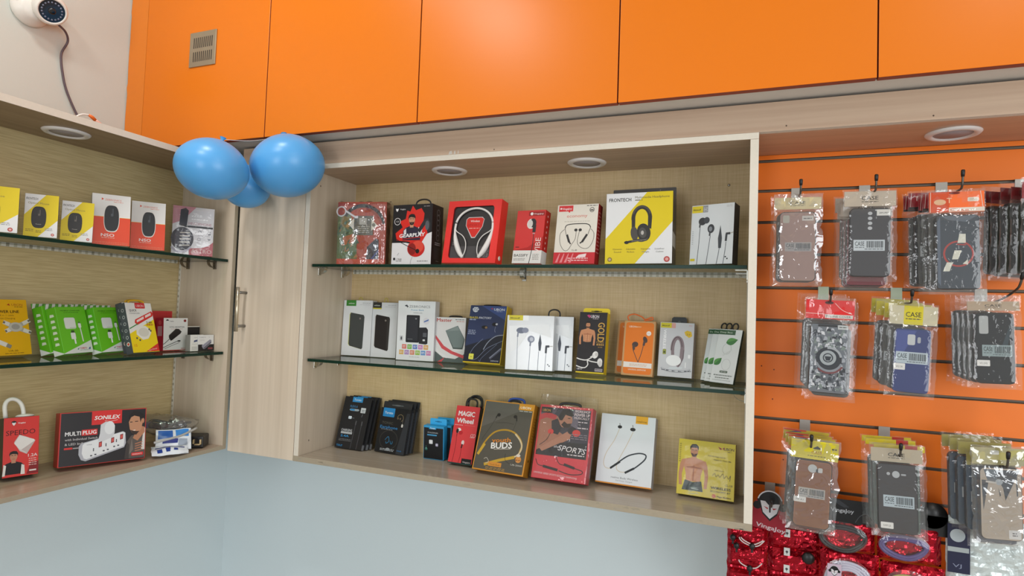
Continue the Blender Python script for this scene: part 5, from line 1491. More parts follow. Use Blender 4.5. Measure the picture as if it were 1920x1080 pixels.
o = carton('earphone_box', 'wireless', 'pale grey glossy box with a hook-shaped headset and black plastic hanger', 'box', '#8d8494', '#d3d4d8', '#c9cad0', art=art_wless, rough=.15)
W, H, d = PLACE['wireless'][6:9]
mb = MB()
q = [(-.019, H - .004), (.019, H - .004), (.018, H + .014), (.014, H + .017), (-.014, H + .017), (-.018, H + .014)]
mb.prism(q, -.012, -.009, mat('#20262a', .3)); f = Face(mb, -.019, H, .038, .017, -.012); f.poly('#5a5f5c', (.38, .22), (.62, .22), (.56, .42), (.5, .5), (.44, .42)); mb.build('hanger', o)
def leaf(f, u, v, L_, ang, w=.32):
    a = f.H / f.W
    P, Q = [], []
    for k in range(9):
        t = k / 8
        r = w * L_ * math.sin(PI * t ** .8)
        for lst, s in ((P, 1), (Q, -1)):
            x, y = t * L_, s * r
            lst.append((u + x * math.cos(ang) - y * math.sin(ang), v + (x * math.sin(ang) + y * math.cos(ang)) / a))
    f.poly('#2f7a34', *(P + Q[::-1][1:-1])); f.poly('#4f9a44', *(P[1:-1] + [((P[i][0] + Q[i][0]) / 2, (P[i][1] + Q[i][1]) / 2) for i in range(7, 0, -1)]))
    f.line('#1f5a26', .012, P[0], P[-1])
def art_leaf(f):
    f.rect(0, .895, .72, .985, '#2c5a38'); f.text('Deep Bass', .33, .925, .03, '#cfe0cc', w=.52, b=.01)
    f.ring(.48, .63, .18, .02, '#c2c8c8', rv=.10); f.ell(.48, .63, .15, .08, '#e4e9ea'); f.ring(.56, .34, .18, .02, '#c8cece', rv=.10); f.ell(.56, .34, .15, .08, '#e2e8e8')
    f.line('#d6dcdc', .05, (.35, .5), (.7, .62))
    leaf(f, .40, .74, .50, .35); leaf(f, .06, .32, .42, .85)
    f.rr(.35, .185, .68, .225, .03, '#5c6d60'); f.text('BT-50', .51, .195, .016, '#dfe6df', w=.2); f.lines(.12, .9, .13, 1, .03, '#77807c', .018); f.lines(.2, .8, .085, 1, .03, '#77807c', .016); f.lines(.1, .88, .045, 1, .02, '#a5aca8', .01)
GL = 'white leaf-print earphone boxes'
for key, lab in (('leaf_a', 'front one of three leaning white earphone boxes with green leaves'), ('leaf_b', 'middle one of three leaning white earphone boxes with green leaves'), ('leaf_c', 'rear one of three leaning white earphone boxes with green leaves')):
    o = carton('earphone_box', key, lab, 'box', '#15301f', '#e1e7e8', '#dfe5e4', left='#dfe5e4', art=art_leaf, group=GL)
    W, H, d = PLACE[key][6:9]
    mb = MB(); mb.tube([(.008 + .0065 * math.cos(2 * PI * k / 18), -.007, H + .0075 + .0085 * math.sin(2 * PI * k / 18)) for k in range(18)], .0018, BLACKP, 7, closed=True); mb.build('cord_ring', o)

# ---- bottom board of the wide cabinet
def art_cable(f):
    f.rect(0, 0, 1, 1, '#242426')
    f.rect(.30, .90, .68, 1.0, '#3a9ad8'); f.text('Toreto', .49, .928, .04, '#d9ecf8', w=.26, b=.02)
    f.text('FLEXI-A', .40, .79, .045, '#4a8ec0', w=.28, b=.01); f.rr(.26, .725, .62, .765, .05, '#b9c8d0'); f.rect(.28, .73, .45, .762, '#3a9ad8')
    f.rr(.68, .70, .86, .80, .015, '#dde2e4'); f.lines(.72, .84, .75, 2, .03, '#6a6e70', .012); f.line('#5a5e62', .03, (.78, .68), (.76, .62)); f.rr(.28, .565, .40, .62, .02, '#d9e6ee'); f.line('#6a6e72', .02, (.40, .59), (.50, .585))
    f.line('#4c4c50', .022, (.60, .52), (.58, .0)); f.line('#4c4c50', .022, (.82, .52), (.80, .0)); f.line('#5a5a5e', .04, (.60, .54), (.60, .46)); f.line('#5a5a5e', .04, (.82, .54), (.82, .46))
    f.text('CHARGING', .12, .325, .045, '#cfd2d4', w=.40, al='l', b=.02); f.rect(.12, .275, .54, .315, '#b9bcbe'); f.text('2.4A', .14, .215, .042, '#3a9ad8', w=.3, al='l', b=.02); f.lines(.1, .55, .165, 2, .025, '#8a8c8e', .008); f.text('TOR-27', .06, .03, .035, '#3a9ad8', w=.22, al='l', b=.01)
GC = 'black charging cable boxes'
ca = carton('cable_box', 'cable_a', 'front black charging cable box with a blue label, leaning on two others', 'box', '#3a3a3c', '#242426', '#4a4a4c', art=art_cable, side_art=lambda f: (f.rect(.0, 0, 1, .1, '#8a8c90'), f.rect(.15, .12, .85, .97, '#1b1b1d')), group=GC)
again(ca, 'cable_a', 'second black charging cable box, sandwiched between its front and rear twins', (.007, .0114, .0003))
again(ca, 'cable_a', 'rearmost black charging cable box of the stack by the cabinet side', (.012, .0228, .0006))
def art_tonic(f):
    f.rect(0, 0, 1, 1, '#1d1e21'); f.poly('#34373c', (.72, 0), (1, 0), (1, .92), (.9, .92))
    f.rr(.08, .80, .48, 1.0, .02, '#2f8fd0'); f.text('Toreto', .28, .865, .055, '#e2eef6', w=.28, b=.02)
    f.text('TONIC', .10, .635, .055, '#5a5a52', w=.38, al='l'); f.text('Earphone', .06, .535, .065, '#3a86c0', w=.60, al='l', b=.01); f.lines(.1, .5, .51, 1, .02, '#8a9098', .01)
    f.ring(.70, .80, .10, .014, '#8a7a5a', -60, 200); f.ell(.62, .79, .03, .025, '#6a5c48'); f.ell(.70, .785, .028, .024, '#6a5c48'); f.line('#77706a', .012, (.80, .78), (.80, .66)); f.rr(.77, .60, .83, .67, .02, '#d9d4cc')
    f.ring(.42, .29, .30, .022, '#3c3a36', rv=.21); f.ring(.42, .29, .27, .008, '#22262c', rv=.19); f.curve('#2f6f94', .02, (.30, .28), (.40, .36), (.44, .26), (.36, .21), (.34, .25)); f.curve('#2f6f94', .02, (.48, .27), (.52, .21), (.56, .22), (.56, .27))
    f.lines(.18, .66, .075, 2, .028, '#a9adb0', .016); f.ell(.44, .08, .07, .035, '#9aa0a4'); f.text('TOR-280', .83, .065, .028, '#3a86c0', w=.16, b=.01)
GT = 'black earphone boxes'
ta = carton('earphone_box', 'tonic_a', 'front black earphone box with blue label and large ring picture', 'box', '#2c2c2f', '#1d1e21', '#2c2c2f', art=art_tonic, side_art=lambda f: f.lines(.3, .7, .85, 12, .06, '#4a4a4e', .02), group=GT)
hang_tab(ta, 'tonic_a', .0, .98, .019, '#26272a', y=-.001, hole='#6a6e70', r=.1)
again(ta, 'tonic_a', 'middle black earphone box of three, directly behind the ring picture one', (.006, .0108, .0015))
again(ta, 'tonic_a', 'rear black earphone box of three, its hanging tab standing highest', (.012, .0216, .003))
def art_blue(f):
    f.rect(.02, .015, .97, .94, '#16171b'); f.rect(.27, .90, .62, 1.0, '#35a8e0'); f.text('Toreto', .45, .905, .055, '#e6f3fa', w=.24, b=.02)
    f.text('FOLDING', .46, .78, .035, '#c9cdd0', w=.5, b=.01); f.rr(.18, .705, .66, .745, .02, '#4a9ccc'); f.rr(.28, .46, .46, .58, .03, '#e6e8ea'); f.rr(.32, .49, .42, .55, .02, '#f6f7f8'); f.rr(.60, .40, .73, .49, .03, '#a9a6c0'); f.rr(.62, .42, .70, .47, .02, '#d9d8e6')
    f.ell(.14, .30, .07, .045, '#2f6a60'); f.line('#2f6a60', .03, (.14, .3), (.14, .40)); f.circ(.14, .32, .03, '#7ab0a4')
GB = 'small blue and black charger boxes'
ba = carton('charger_box', 'blue_a', 'front small blue and black charger box with blue hang tab', 'box', '#2b9fd8', '#2b9fd8', '#2fa6de', art=art_blue, group=GB)
hang_tab(ba, 'blue_a', .16, .98, .017, '#35a8e0', y=-.001, hole='#1f78a8', r=.2)
again(ba, 'blue_a', 'second small blue and black charger box peeking out behind the first', (.012, .0226, .0004))
def art_magic(f):
    f.text('MAGIC', .47, .825, .085, '#f6ecea', w=.68, b=.04); f.text('Wheel', .45, .70, .085, '#f6ecea', w=.70, b=.04); f.lines(.05, .40, .655, 1, .02, '#f0b8b4', .010); f.line('#f0989a', .006, (.45, .665), (.9, .665))
    f.ell(.26, .565, .09, .045, '#f3e6e2'); f.ell(.20, .555, .055, .04, '#2a1a1c'); f.ell(.34, .53, .09, .035, '#c4262e'); f.line('#2a1a1c', .02, (.20, .52), (.20, .46)); f.curve('#5a1418', .012, (.2, .47), (.22, .25), (.17, 0))
    f.ell(.50, .365, .06, .04, '#f0dad6'); f.line('#2a1a1c', .05, (.49, .34), (.47, .27)); f.curve('#5a1418', .012, (.47, .27), (.48, .15), (.43, 0))
    f.ring(.83, .50, .05, .02, '#f0b0b0'); f.ring(.92, .50, .05, .02, '#f0b0b0'); f.lines(.76, .95, .46, 1, .02, '#f0b0b0', .014)
    f.rect(0, 0, 1, .018, '#14403c'); f.rr(.56, .018, .97, .1, .0, '#191416'); f.text('Vingajoy', .77, .03, .028, '#cfc8c8', w=.32, b=.01)
mgb = carton('earphone_box', 'magic', 'slim bright red earphone box with white lettering and black cord', 'box', '#1a2024', '#e23a3e', '#e23a3e', '#14403c', left='#e23a3e', art=art_magic)
for k, (a, b, h) in enumerate(((.30, .92, .030), (.42, .98, .034), (.36, .80, .024))): loop(mgb, 'cord_loop', 'magic', a, b, h, .0026, BLACKP, -.008 - .004 * k, flat=.6)
def art_youth(f):
    f.rect(.02, .018, .975, .985, '#5a564c'); f.poly('#66625a', (.02, .60), (.975, .985), (.02, .985))
    f.rect(.70, .905, .975, .985, '#e09a26'); f.text('UBON', .83, .925, .035, '#fbeed6', w=.2, b=.02); f.lines(.72, .96, .885, 1, .02, '#c9c4b8', .01)
    f.ell(.33, .80, .035, .025, '#2b2824'); f.line('#2b2824', .022, (.30, .79), (.285, .75)); f.ell(.66, .80, .035, .025, '#2b2824'); f.line('#2b2824', .022, (.69, .79), (.70, .74)); f.curve('#3c3832', .007, (.285, .75), (.20, .60), (.10, .45), (.10, .42)); f.curve('#3c3832', .007, (.70, .74), (.67, .63), (.62, .55)); f.curve('#3c3832', .006, (.3, .68), (.5, .70), (.66, .69))
    f.curve('#b98f2c', .03, (.08, .25), (.16, .40), (.30, .54), (.48, .595), (.66, .585), (.80, .52), (.88, .42), (.86, .32)); f.line('#d0a83a', .05, (.06, .21), (.16, .37)); f.curve('#d9c49a', .028, (.72, .56), (.84, .47), (.885, .38), (.84, .28), (.76, .24)); f.line('#c9a236', .05, (.22, .085), (.50, .17), (.78, .24)); f.curve('#3c3832', .007, (.6, .27), (.62, .18), (.75, .14), (.82, .2)); f.curve('#cfc8ba', .008, (.2, .16), (.25, .18), (.3, .13), (.24, .1))
    f.text('youth', .475, .42, .062, '#e0882c', w=.36, b=.02, rot=.13); f.text('BUDS', .50, .335, .085, '#f3efe8', w=.40, b=.03, rot=.13); f.line('#cfc8ba', .010, (.36, .31), (.68, .345))
    f.rr(.30, .075, .56, .135, .01, '#d8923a'); f.text('Youth Buds', .43, .09, .022, '#8a5a1c', w=.2); f.lines(.26, .64, .05, 2, .02, '#b08a4a', .01); f.circ(.86, .215, .055, '#d8924a'); f.ell(.85, .27, .04, .02, '#e0d6c8'); f.lines(.8, .92, .20, 1, .02, '#8a5a2c', .012); f.text('UB-2060', .84, .125, .022, '#c9c4b8', w=.22, b=.01)
yb = carton('neckband_box', 'youth', 'large dark grey neckband box framed in orange with blue cord', 'box', '#a8741e', '#d8922a', '#d8922a', '#c28424', art=art_youth, side_art=lambda f: (f.circ(.5, .22, .1, '#3a2a10'), f.lines(.3, .7, .8, 9, .04, '#7a5414', .014)))
loop(yb, 'cord_loop', 'youth', .42, .72, .017, .0032, mat('#2a4a9a', .5), -.012, flat=.5)
loop(yb, 'cord_loop', 'youth', .46, .66, .010, .0028, mat('#171a24', .5), -.018, flat=.5)
def art_sports(f):
    f.rect(.03, .31, .965, .965, '#3a3540'); f.poly('#5a4f5c', (.03, .965), (.35, .965), (.2, .75), (.03, .72)); f.poly('#6f6673', (.65, .965), (.75, .965), (.75, .70), (.6, .75)); f.poly('#241f24', (.03, .31), (.965, .31), (.965, .52), (.4, .50), (.03, .56))
    # man bending over
    f.poly('#a87058', (.03, .86), (.18, .90), (.36, .85), (.46, .74), (.42, .64), (.52, .60), (.62, .64), (.64, .56), (.50, .50), (.30, .48), (.10, .40), (.03, .37)); f.poly('#c23a3e', (.03, .86), (.16, .90), (.34, .86), (.32, .80), (.14, .82), (.03, .78)); f.poly('#2a2328', (.25, .78), (.36, .82), (.46, .70), (.40, .60), (.28, .62))
    f.ell(.52, .80, .12, .10, '#b98066', rot=-.35); f.poly('#241a18', (.38, .86), (.44, .95), (.58, .95), (.66, .88), (.62, .86), (.50, .88), (.45, .80), (.40, .80)); f.poly('#352620', (.44, .74), (.50, .70), (.60, .71), (.63, .77), (.55, .76), (.49, .79)); f.rect(.55, .83, .60, .84, '#241a18')
    f.poly('#b57c62', (.08, .40), (.14, .36), (.62, .56), (.66, .63), (.58, .66)); f.ell(.66, .67, .09, .05, '#2a2328'); f.ell(.74, .645, .075, .045, '#d83a34'); f.ell(.26, .635, .055, .035, '#d83a34'); f.curve('#1a1618', .010, (.26, .62), (.2, .52), (.08, .44))
    f.rr(.03, .885, .24, .965, .0, '#1a1517'); f.text('UBON', .13, .905, .035, '#d9a04a', w=.15, b=.01); f.text('WORKSHOP', .81, .925, .035, '#f0d8d8', w=.28, b=.02); f.text('POWER UP', .81, .875, .04, '#f0d8d8', w=.28, b=.02); f.text('MUSICALLY', .81, .835, .03, '#f0d8d8', w=.28, b=.01); f.lines(.75, .92, .79, 1, .02, '#d9ccd0', .014); f.lines(.75, .94, .71, 1, .02, '#d9ccd0', .014); f.lines(.65, .94, .62, 3, .028, '#8a7f88', .01)
    f.text('SPORTS', .68, .385, .075, '#f3eeee', w=.50, b=.0, sh=.25, rot=-.06); f.text('the', .40, .425, .035, '#e2dcdc', w=.1, sh=.3); f.lines(.62, .93, .345, 1, .02, '#d9d0d0', .014)
    f.curve('#2a1a1e', .012, (.44, .335), (.44, .28), (.50, .22), (.58, .21)); f.line('#2a1a1e', .045, (.58, .22), (.78, .185)); f.curve('#2a1a1e', .014, (.78, .185), (.92, .16), (.90, .12), (.70, .10), (.50, .13)); f.line('#2a1a1e', .045, (.20, .165), (.48, .135)); f.curve('#2a1a1e', .012, (.2, .165), (.1, .18), (.05, .25))
    f.text('UNIVERSE SERIES SPORTS EDITION EARPHONE', .44, .055, .025, '#f3cfd0', w=.80, rot=-.03)
spb = carton('neckband_box', 'sports', 'red and black sports earphone box sealed in clear crinkled film', 'box', '#b8303c', '#d4323e', '#d8c4b4', '#a82834', art=art_sports)
wrap(spb, 'sports', grow=.006, top=.022, amp=.003, seed=9, n=20)
loop(spb, 'handle', 'sports', .34, .72, .013, .0034, mat('#2a2628', .4), -.012, flat=.45)
def art_realme(f):
    f.rect(.64, .89, .86, 1.0, '#efb02a'); f.text('realme', .75, .91, .032, '#6a4a10', w=.18)
    f.ell(.36, .82, .04, .024, '#2c2a2a'); f.line('#8a8c8e', .014, (.36, .84), (.35, .875)); f.ell(.60, .80, .05, .026, '#2c2a2a'); f.line('#8a8c8e', .016, (.60, .83), (.59, .865))
    f.curve('#d6c4a8', .010, (.355, .79), (.28, .62), (.16, .44), (.12, .30), (.16, .22), (.26, .21)); f.curve('#d6c4a8', .010, (.61, .765), (.52, .58), (.41, .38), (.36, .24), (.42, .185), (.53, .185))
    f.curve('#3a4046', .024, (.26, .22), (.40, .32), (.56, .42), (.74, .47), (.86, .46), (.86, .40), (.76, .31), (.64, .23), (.53, .185)); f.line('#25282c', .036, (.25, .215), (.42, .325)); f.line('#25282c', .036, (.52, .175), (.68, .255))
    f.rect(0, 0, 1, .018, '#d88a26')
    f.text('realme Buds Wireless', .52, .085, .028, '#77797c', w=.48); f.text('Feel Deep. Charged.', .52, .05, .018, '#9a9c9e', w=.3)
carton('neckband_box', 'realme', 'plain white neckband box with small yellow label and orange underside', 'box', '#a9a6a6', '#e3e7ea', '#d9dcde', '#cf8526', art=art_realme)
def art_wubon(f):
    f.rect(0, 0, 1, 1, '#d8c42c'); f.rr(.012, .015, .985, .985, .02, '#dcc830')
    man_bare(f, .285, .70, .205, '#27352e')
    rnd = random.Random(8)
    for k in range(14): f.poly(rnd.choice(['#8fa896', '#4c6656', '#c4d0c6']), *[(rnd.uniform(.15, .42) + dx, .03 + dv + .018 * (k % 10)) for dx, dv in ((0, 0), (.02, .004), (.012, .014))]); f.k -= 1
    f.k += 1
    f.poly('#a8382a', (.70, .93), (.74, .87), (.78, .91), (.80, .87), (.81, .93), (.77, .90)); f.text('UBON', .89, .875, .05, '#5a4410', w=.17, b=.02); f.lines(.86, .94, .845, 1, .02, '#6a5414', .01)
    f.text("Let us bop more", .68, .735, .028, '#4a3c10', w=.30, b=.01, sh=.2, rot=-.03); f.text('music in Your life', .78, .675, .026, '#4a3c10', w=.30, b=.01, sh=.2, rot=-.03)
    f.text('with Love', .73, .49, .028, '#5a4a14', w=.16, sh=.3); f.curve('#6a5818', .008, (.62, .40), (.66, .45), (.68, .39), (.72, .43), (.75, .39), (.80, .46), (.82, .38), (.86, .43), (.90, .38), (.93, .44), (.92, .34))
    f.text('CL-110', .91, .245, .035, '#3c3410', w=.12, b=.01); f.text('WIRELESS', .94, .17, .045, '#3c3410', w=.34, al='r', b=.03); f.text('ECONOMY BT', .94, .115, .032, '#3c3410', w=.34, al='r', b=.01); f.circ(.66, .05, .035, '#d8703a'); f.text('Magic Bassline', .83, .035, .028, '#5a3a14', w=.24, b=.02)
    f.lines(.02, .05, .9, 10, .035, '#8a7a24', .012)
wub = carton('neckband_box', 'wubon', 'square yellow box with a bare-chested man in film wrap', 'box', '#b5981e', '#dcc830', '#c9b024', '#a8901c', art=art_wubon)
wrap(wub, 'wubon', grow=.0015, amp=.0008, seed=6, m=FILM_T)

# ---- loose accessories at the corner end of the side cabinet's bottom board (z 1.0834)
ZL = 1.0834
def crumple(nu, nv, fx, amp, fr, seed, m, name='film', parent=None, both=None):
    """crumpled sheet: fx(u, v) gives the smooth point, noise pushes it about"""
    s = Vector((seed * 3.7, seed * 9.1, seed * 5.3))
    P = []
    for i in range(nu + 1):
        row = []
        for j in range(nv + 1):
            p = Vector(fx(i / nu, j / nv))
            q = p * fr + s
            d = noise.noise_vector(q) + .5 * noise.noise_vector(q * 2.3)
            row.append(tuple(p + d * amp))
        P.append(row)
    mb = MB(); mb.grid(P, m)
    return mb
def pillow(cx, cy, cz, a, b, c, amp, fr, seed, m, flat=True, nu=26, nv=14):
    def fx(u, v):
        t = 2 * PI * u; w_ = -PI / 2 + PI * v
        x, y, z = a * math.cos(w_) * math.cos(t), b * math.cos(w_) * math.sin(t), c * math.sin(w_)
        return (cx + x, cy + y, cz + z)
    return crumple(nu, nv, fx, amp, fr, seed, m)
# cable coil in a clear bag on top, a black plug on its cable, two blue and white sachets
M_ = pose(-1.540, 1.246, ZL + .038, .45)
cb = empty('cable_pack', M_); tag(cb, 'crumpled clear bag holding a dark cable coil on top of the accessory heap', 'cable pack', 'loose accessories in the corner')
pillow(0, 0, .026, .084, .054, .030, .011, 26, 3, mat_clear('smoky_film', '#ffffff', 2.4, .12, .10, '#cfccc8', .4, 50)).build('bag', cb)
mb = MB()
for k in range(3):
    mb.tube([(.052 * math.cos(t) * (1 - .08 * k), .030 * math.sin(t) * (1 - .06 * k), .018 + .005 * k + .006 * math.sin(2 * t + k)) for t in [2 * PI * i / 26 for i in range(26)]], .0042, mat('#232124', .45), 7, closed=True)
mb.tube(smooth([(.01, .0, .035), (.03, -.02, .037), (.05, -.015, .034), (.062, .01, .03)]), .004, mat('#232124', .45), 7)
mb.build('cable_coil', cb)
mb = MB(); mb.box(-.062, -.036, -.03, -.008, .018, .034, mat('#3a3a66', .4), .002); mb.build('plug', cb)
ad = empty('power_adapter', pose(-1.470, 1.285, ZL + .0008, .55)); tag(ad, 'black plug adapter with brass pins and coiled cable under the clear bag', 'adapter', 'loose accessories in the corner')
mb = MB(); mb.box(-.030, .030, -.026, .026, 0, .034, mat('#151416', .4), .004); mb.build('body', ad)
for dx, dz, w_, h_ in ((.006, .014, .004, .012), (.024, .013, .004, .014), (.016, .006, .014, .004)):
    mb = MB(); mb.box(dx - w_ / 2, dx + w_ / 2, -.034, -.0255, dz - h_ / 2 + .006, dz + h_ / 2 + .006, mat('#c9b084', .3, .6), .0008); mb.build('pin', ad)
mb = MB(); mb.tube([(-.058 + .026 * math.cos(t), -.012 + .022 * math.sin(t), .005 + .0022 * (i / 8)) for i, t in enumerate([2 * PI * i / 16 for i in range(50)])], .0035, mat('#151416', .4), 7); mb.build('cable', ad)
def sachet(name, M, label, seed, w, h, art):
    o = empty(name, M); tag(o, label, 'sachet', 'loose accessories in the corner')
    mb = crumple(10, 14, lambda u, v: ((u - .5) * w, (v - .5) * h, .004 + .006 * math.sin(PI * u) * math.sin(PI * v)), .0025, 30, seed, mat('#dfe6ec', .25))
    mb2 = crumple(10, 14, lambda u, v: ((u - .5) * w, (v - .5) * h, .0035 - .001 * math.sin(PI * u) * math.sin(PI * v)), .0, 30, seed, mat('#b9c2c9', .3))
    mb.grid([[mb2.v[i * 15 + j] for j in range(15)] for i in range(11)], mat('#b9c2c9', .3))
    P0 = [mb.v[i] for i in range(11 * 15)]
    def at(u, v):
        i, j = min(9.999, u * 10), min(13.999, v * 14); a, b = int(i), int(j); s, t = i - a, j - b
        q = [Vector(P0[(a + da) * 15 + b + db]) for da, db in ((0, 0), (1, 0), (1, 1), (0, 1))]
        p = q[0] * (1 - s) * (1 - t) + q[1] * s * (1 - t) + q[2] * s * t + q[3] * (1 - s) * t
        return (p.x, p.y, p.z + .0006)
    for c, u0, v0, u1, v1 in art:
        mb.grid([[at(u0 + (u1 - u0) * a / 6, v0 + (v1 - v0) * b / 6) for b in range(7)] for a in range(7)], mat(c, .3))
    mb.build('pouch', o)
    return o
sachet('sachet', pose(-1.466, 1.212, ZL + .032, .95, -.95), 'white sachet with blue corner panels poking out of the accessory heap', 3, .085, .062, (('#2b62b4', .06, .55, .46, .95), ('#3b86d0', .54, .62, .94, .96), ('#26357e', .2, .32, .6, .5), ('#9aa6b4', .62, .2, .9, .5)))
sachet('sachet', pose(-1.436, 1.178, ZL + .0115, .95, -.25), 'white sachet with dark blue lettering lying on the board edge beside the long plug box', 5, .085, .052, (('#26408e', .15, .2, .28, .5), ('#26408e', .38, .2, .5, .56), ('#26408e', .6, .28, .72, .5), ('#26357e', .1, .66, .9, .8)))
mb = MB(); mb.tube(smooth([(-1.450, 1.140, ZL + .040), (-1.436, 1.175, ZL + .046), (-1.432, 1.21, ZL + .050), (-1.440, 1.262, ZL + .060)]), .0032, mat('#a8a8a4', .4), 7)
tag(mb.build('cable'), 'thin grey cable lying across the blue and white sachets', 'cable', 'loose accessories in the corner')

# ------------------------------------------------------------------ hooks in the slatted wall
def hook(x, gz, ytip, label, drop=.027, up=.018, plate='#b9b4aa', slope=0.0, bend=None):
    o = empty('display_hook', Matrix.Translation((x, 1.54, gz))); tag(o, label, 'hook', 'slatwall hooks')
    mb = MB(); mb.box(-.011, .011, -.0022, -.0004, -.036, .001, mat(plate, .35, .3 if plate != '#cfe0c4' else 0), .0005)
    mb.box(-.011, .011, -.001, .005, -.0062, -.0048, CHROME)
    mb.build('bracket', o)
    L_ = 1.54 - ytip
    zt = -drop + slope
    pts = [(0, -.002, -drop), (0, -L_ * .5, -drop + slope * .5), (0, -L_ + .012, zt), (0, -L_ + .004, zt + .003), (0, -L_, zt + .010), (0, -L_ - .002, zt + up)]
    if bend: pts = bend
    mb = MB(); mb.tube(smooth(pts, 4), .0021, WIREM, 8); mb.build('arm', o)
    e, d0 = Vector(pts[-1]), (Vector(pts[-1]) - Vector(pts[-2])).normalized()
    mb = MB(); mb.tube([e - d0 * .004, e + d0 * .002, e + d0 * .008, e + d0 * .0098], [.0030, .0036, .0036, .0022], BLACKP, 12); mb.build('cap', o)
    return o
R1, R2, R3, R4 = GZ[1], GZ[4], GZ[8], GZ[10]
hook(.104, R1, 1.412, 'top row hook holding the see-through pinkish phone case', .036, .020)
hook(.244, R1, 1.408, 'top row hook holding the dark case with four camera holes', .036, .022)
hook(.390, R1, 1.402, 'top row hook holding the dark case with a red ring', .040, .026)
hook(.530, R1, 1.400, 'top row hook at the picture edge', .036, .02)
hook(.1635, R2, 1.408, 'middle row hook holding the camouflage phone case', .037, .017, '#cfe0c4')
hook(.3075, R2, 1.405, 'middle row hook holding the blue phone case', .036, .017, '#cfe0c4')
hook(.461, R2, 1.385, 'middle row hook with a long arm rising out in front of the black case', .034, .02, bend=[(0, -.002, -.034), (.004, -.05, -.030), (.010, -.10, -.020), (.016, -.135, -.006), (.018, -.145, .004), (.019, -.15, .016)])
hook(.129, R3, 1.388, 'bottom row hook holding the brown phone case', .034, .018, '#a9a49c')
hook(.2865, R3, 1.388, 'bottom row hook holding the dark grey phone case', .034, .018, '#a9a49c')
hook(.4565, R3, 1.385, 'bottom row hook holding the shiny silver phone case', .034, .022, '#d9d6d0')
hook(.0575, R4, 1.44, 'lowest hook beside the cabinet holding the red foil packets', .030, .012)

# ------------------------------------------------------------------ phone cases in clear hanging bags
def bag_mesh(W, H, top, seed, mx=.012, amp=.0022, lo=.010, y0=-.0025, y1=.0115, m=None, ins=.12):
    s = Vector((seed * 5.1, seed * 2.3, seed * 8.9))
    n, nz = 12, 22
    x0, x1, z0, z1 = -W / 2 - mx, W / 2 + mx, -lo, H + top
    F_, B_ = [], []
    for i in range(n + 1):
        u = i / n
        rf, rb = [], []
        for j in range(nz + 1):
            v = j / nz
            x, z = x0 + u * (x1 - x0), z0 + v * (z1 - z0)
            inside = min(1, max(0, (W / 2 + mx - abs(x)) / mx)) * min(1, max(0, (z - z0) / lo)) * min(1, max(0, 1 - (z - H) / .012))
            nn = noise.noise(Vector((x * 55, z * 45, 1)) + s) + .6 * noise.noise(Vector((x * 120, z * 100, 4)) + s)
            ym = (y0 + y1) / 2
            loose = 1.0 + (1.2 if z > H else 0)
            yf = ym + (y0 - ym) * inside - .0004 - (amp * (ins + (1 - ins) * (1 - inside)) * abs(nn) * loose)
            yb = ym + (y1 - ym) * inside + .0004 + amp * .4 * abs(nn)
            if z > H + .004:
                sh = amp * 1.6 * nn
                yf += sh; yb += sh
            ex_ = amp * 1.2 * noise.noise(Vector((0, z * 60, 7)) + s) * (1 if i in (0, n) else 0)
            rf.append((x + ex_, yf, z)); rb.append((x + ex_, yb, z))
        F_.append(rf); B_.append(rb)
    mb = MB(); mb.grid(F_, m or FILM); mb.grid(B_, m or FILM)
    return mb

HOLE = '#c3c6c6'
def case_pack(key, label, color, art, top=.045, header=None, seed=1, rim='#141416', rough=.35, film=None, mx=.012, r=.010, ins=.12, amp=.0022):
    x, y, z, rz, lean, roll, W, H = CASES[key]
    o = empty('phone_case_pack', pose(x, y, z, rz, lean, roll)); tag(o, label, 'phone case', 'phone cases hanging on the slatted wall')
    q = rrect(-W / 2, 0, W / 2, H, r, 6); q2 = rrect(-W / 2 + .0016, .0016, W / 2 - .0016, H - .0016, r - .0014, 6)
    mb = MB()
    n = len(q)
    mr, mc = mat(rim, .4), mat(color, rough, var=.05, scale=40)
    y1 = .0095
    mb.face([(a, 0.0, b) for a, b in q2], mc)
    mb.grid([[(a, .0, b) for a, b in q2 + q2[:1]], [(a, .0014, b) for a, b in q + q[:1]], [(a, y1, b) for a, b in q + q[:1]]], mr, False)
    mb.face([(a, y1, b) for a, b in q][::-1], mr)
    f = Face(mb, -W / 2, 0, W, H, 0.0)
    art(f)
    mb.build('phone_case', o)
    if header:
        z0, z1, hc, fn = header
        mb = MB(); mb.box(-W / 2 - mx + .002, W / 2 + mx - .002, .0035, .0047, H + z0, H + z1, mat(hc, .3), .0003)
        f = Face(mb, -W / 2 - mx + .002, H + z0, W + 2 * mx - .004, z1 - z0, .0035)
        fn(f)
        mb.build('header_card', o)
    bag_mesh(W, H, top, seed, mx, m=film, ins=ins, amp=amp).build('bag', o)
    return o
def barcode(f, u0, v0, u1, v1, txt='CASE', c='#c9d0d4'):
    f.rect(u0, v0, u1, v1, c); w = u1 - u0; h = v1 - v0
    f.text(txt, u0 + .05 * w, v0 + .46 * h, .40 * h, '#2c3236', w=.30 * w, al='l', b=.01); f.lines(u0 + .05 * w, u0 + .35 * w, v0 + .28 * h, 1, .02, '#5a6064', .06 * h)
    rnd = random.Random(4); u = u0 + .42 * w
    while u < u1 - .06 * w:
        b = rnd.uniform(.008, .026) * w * 1.3
        f.rect(u, v0 + .28 * h, u + b, v0 + .88 * h, '#33393d'); f.k -= 1; u += b + rnd.uniform(.010, .024) * w
    f.k += 1; f.lines(u0 + .36 * w, u1 - .05 * w, v0 + .12 * h, 1, .02, '#5a6064', .07 * h)
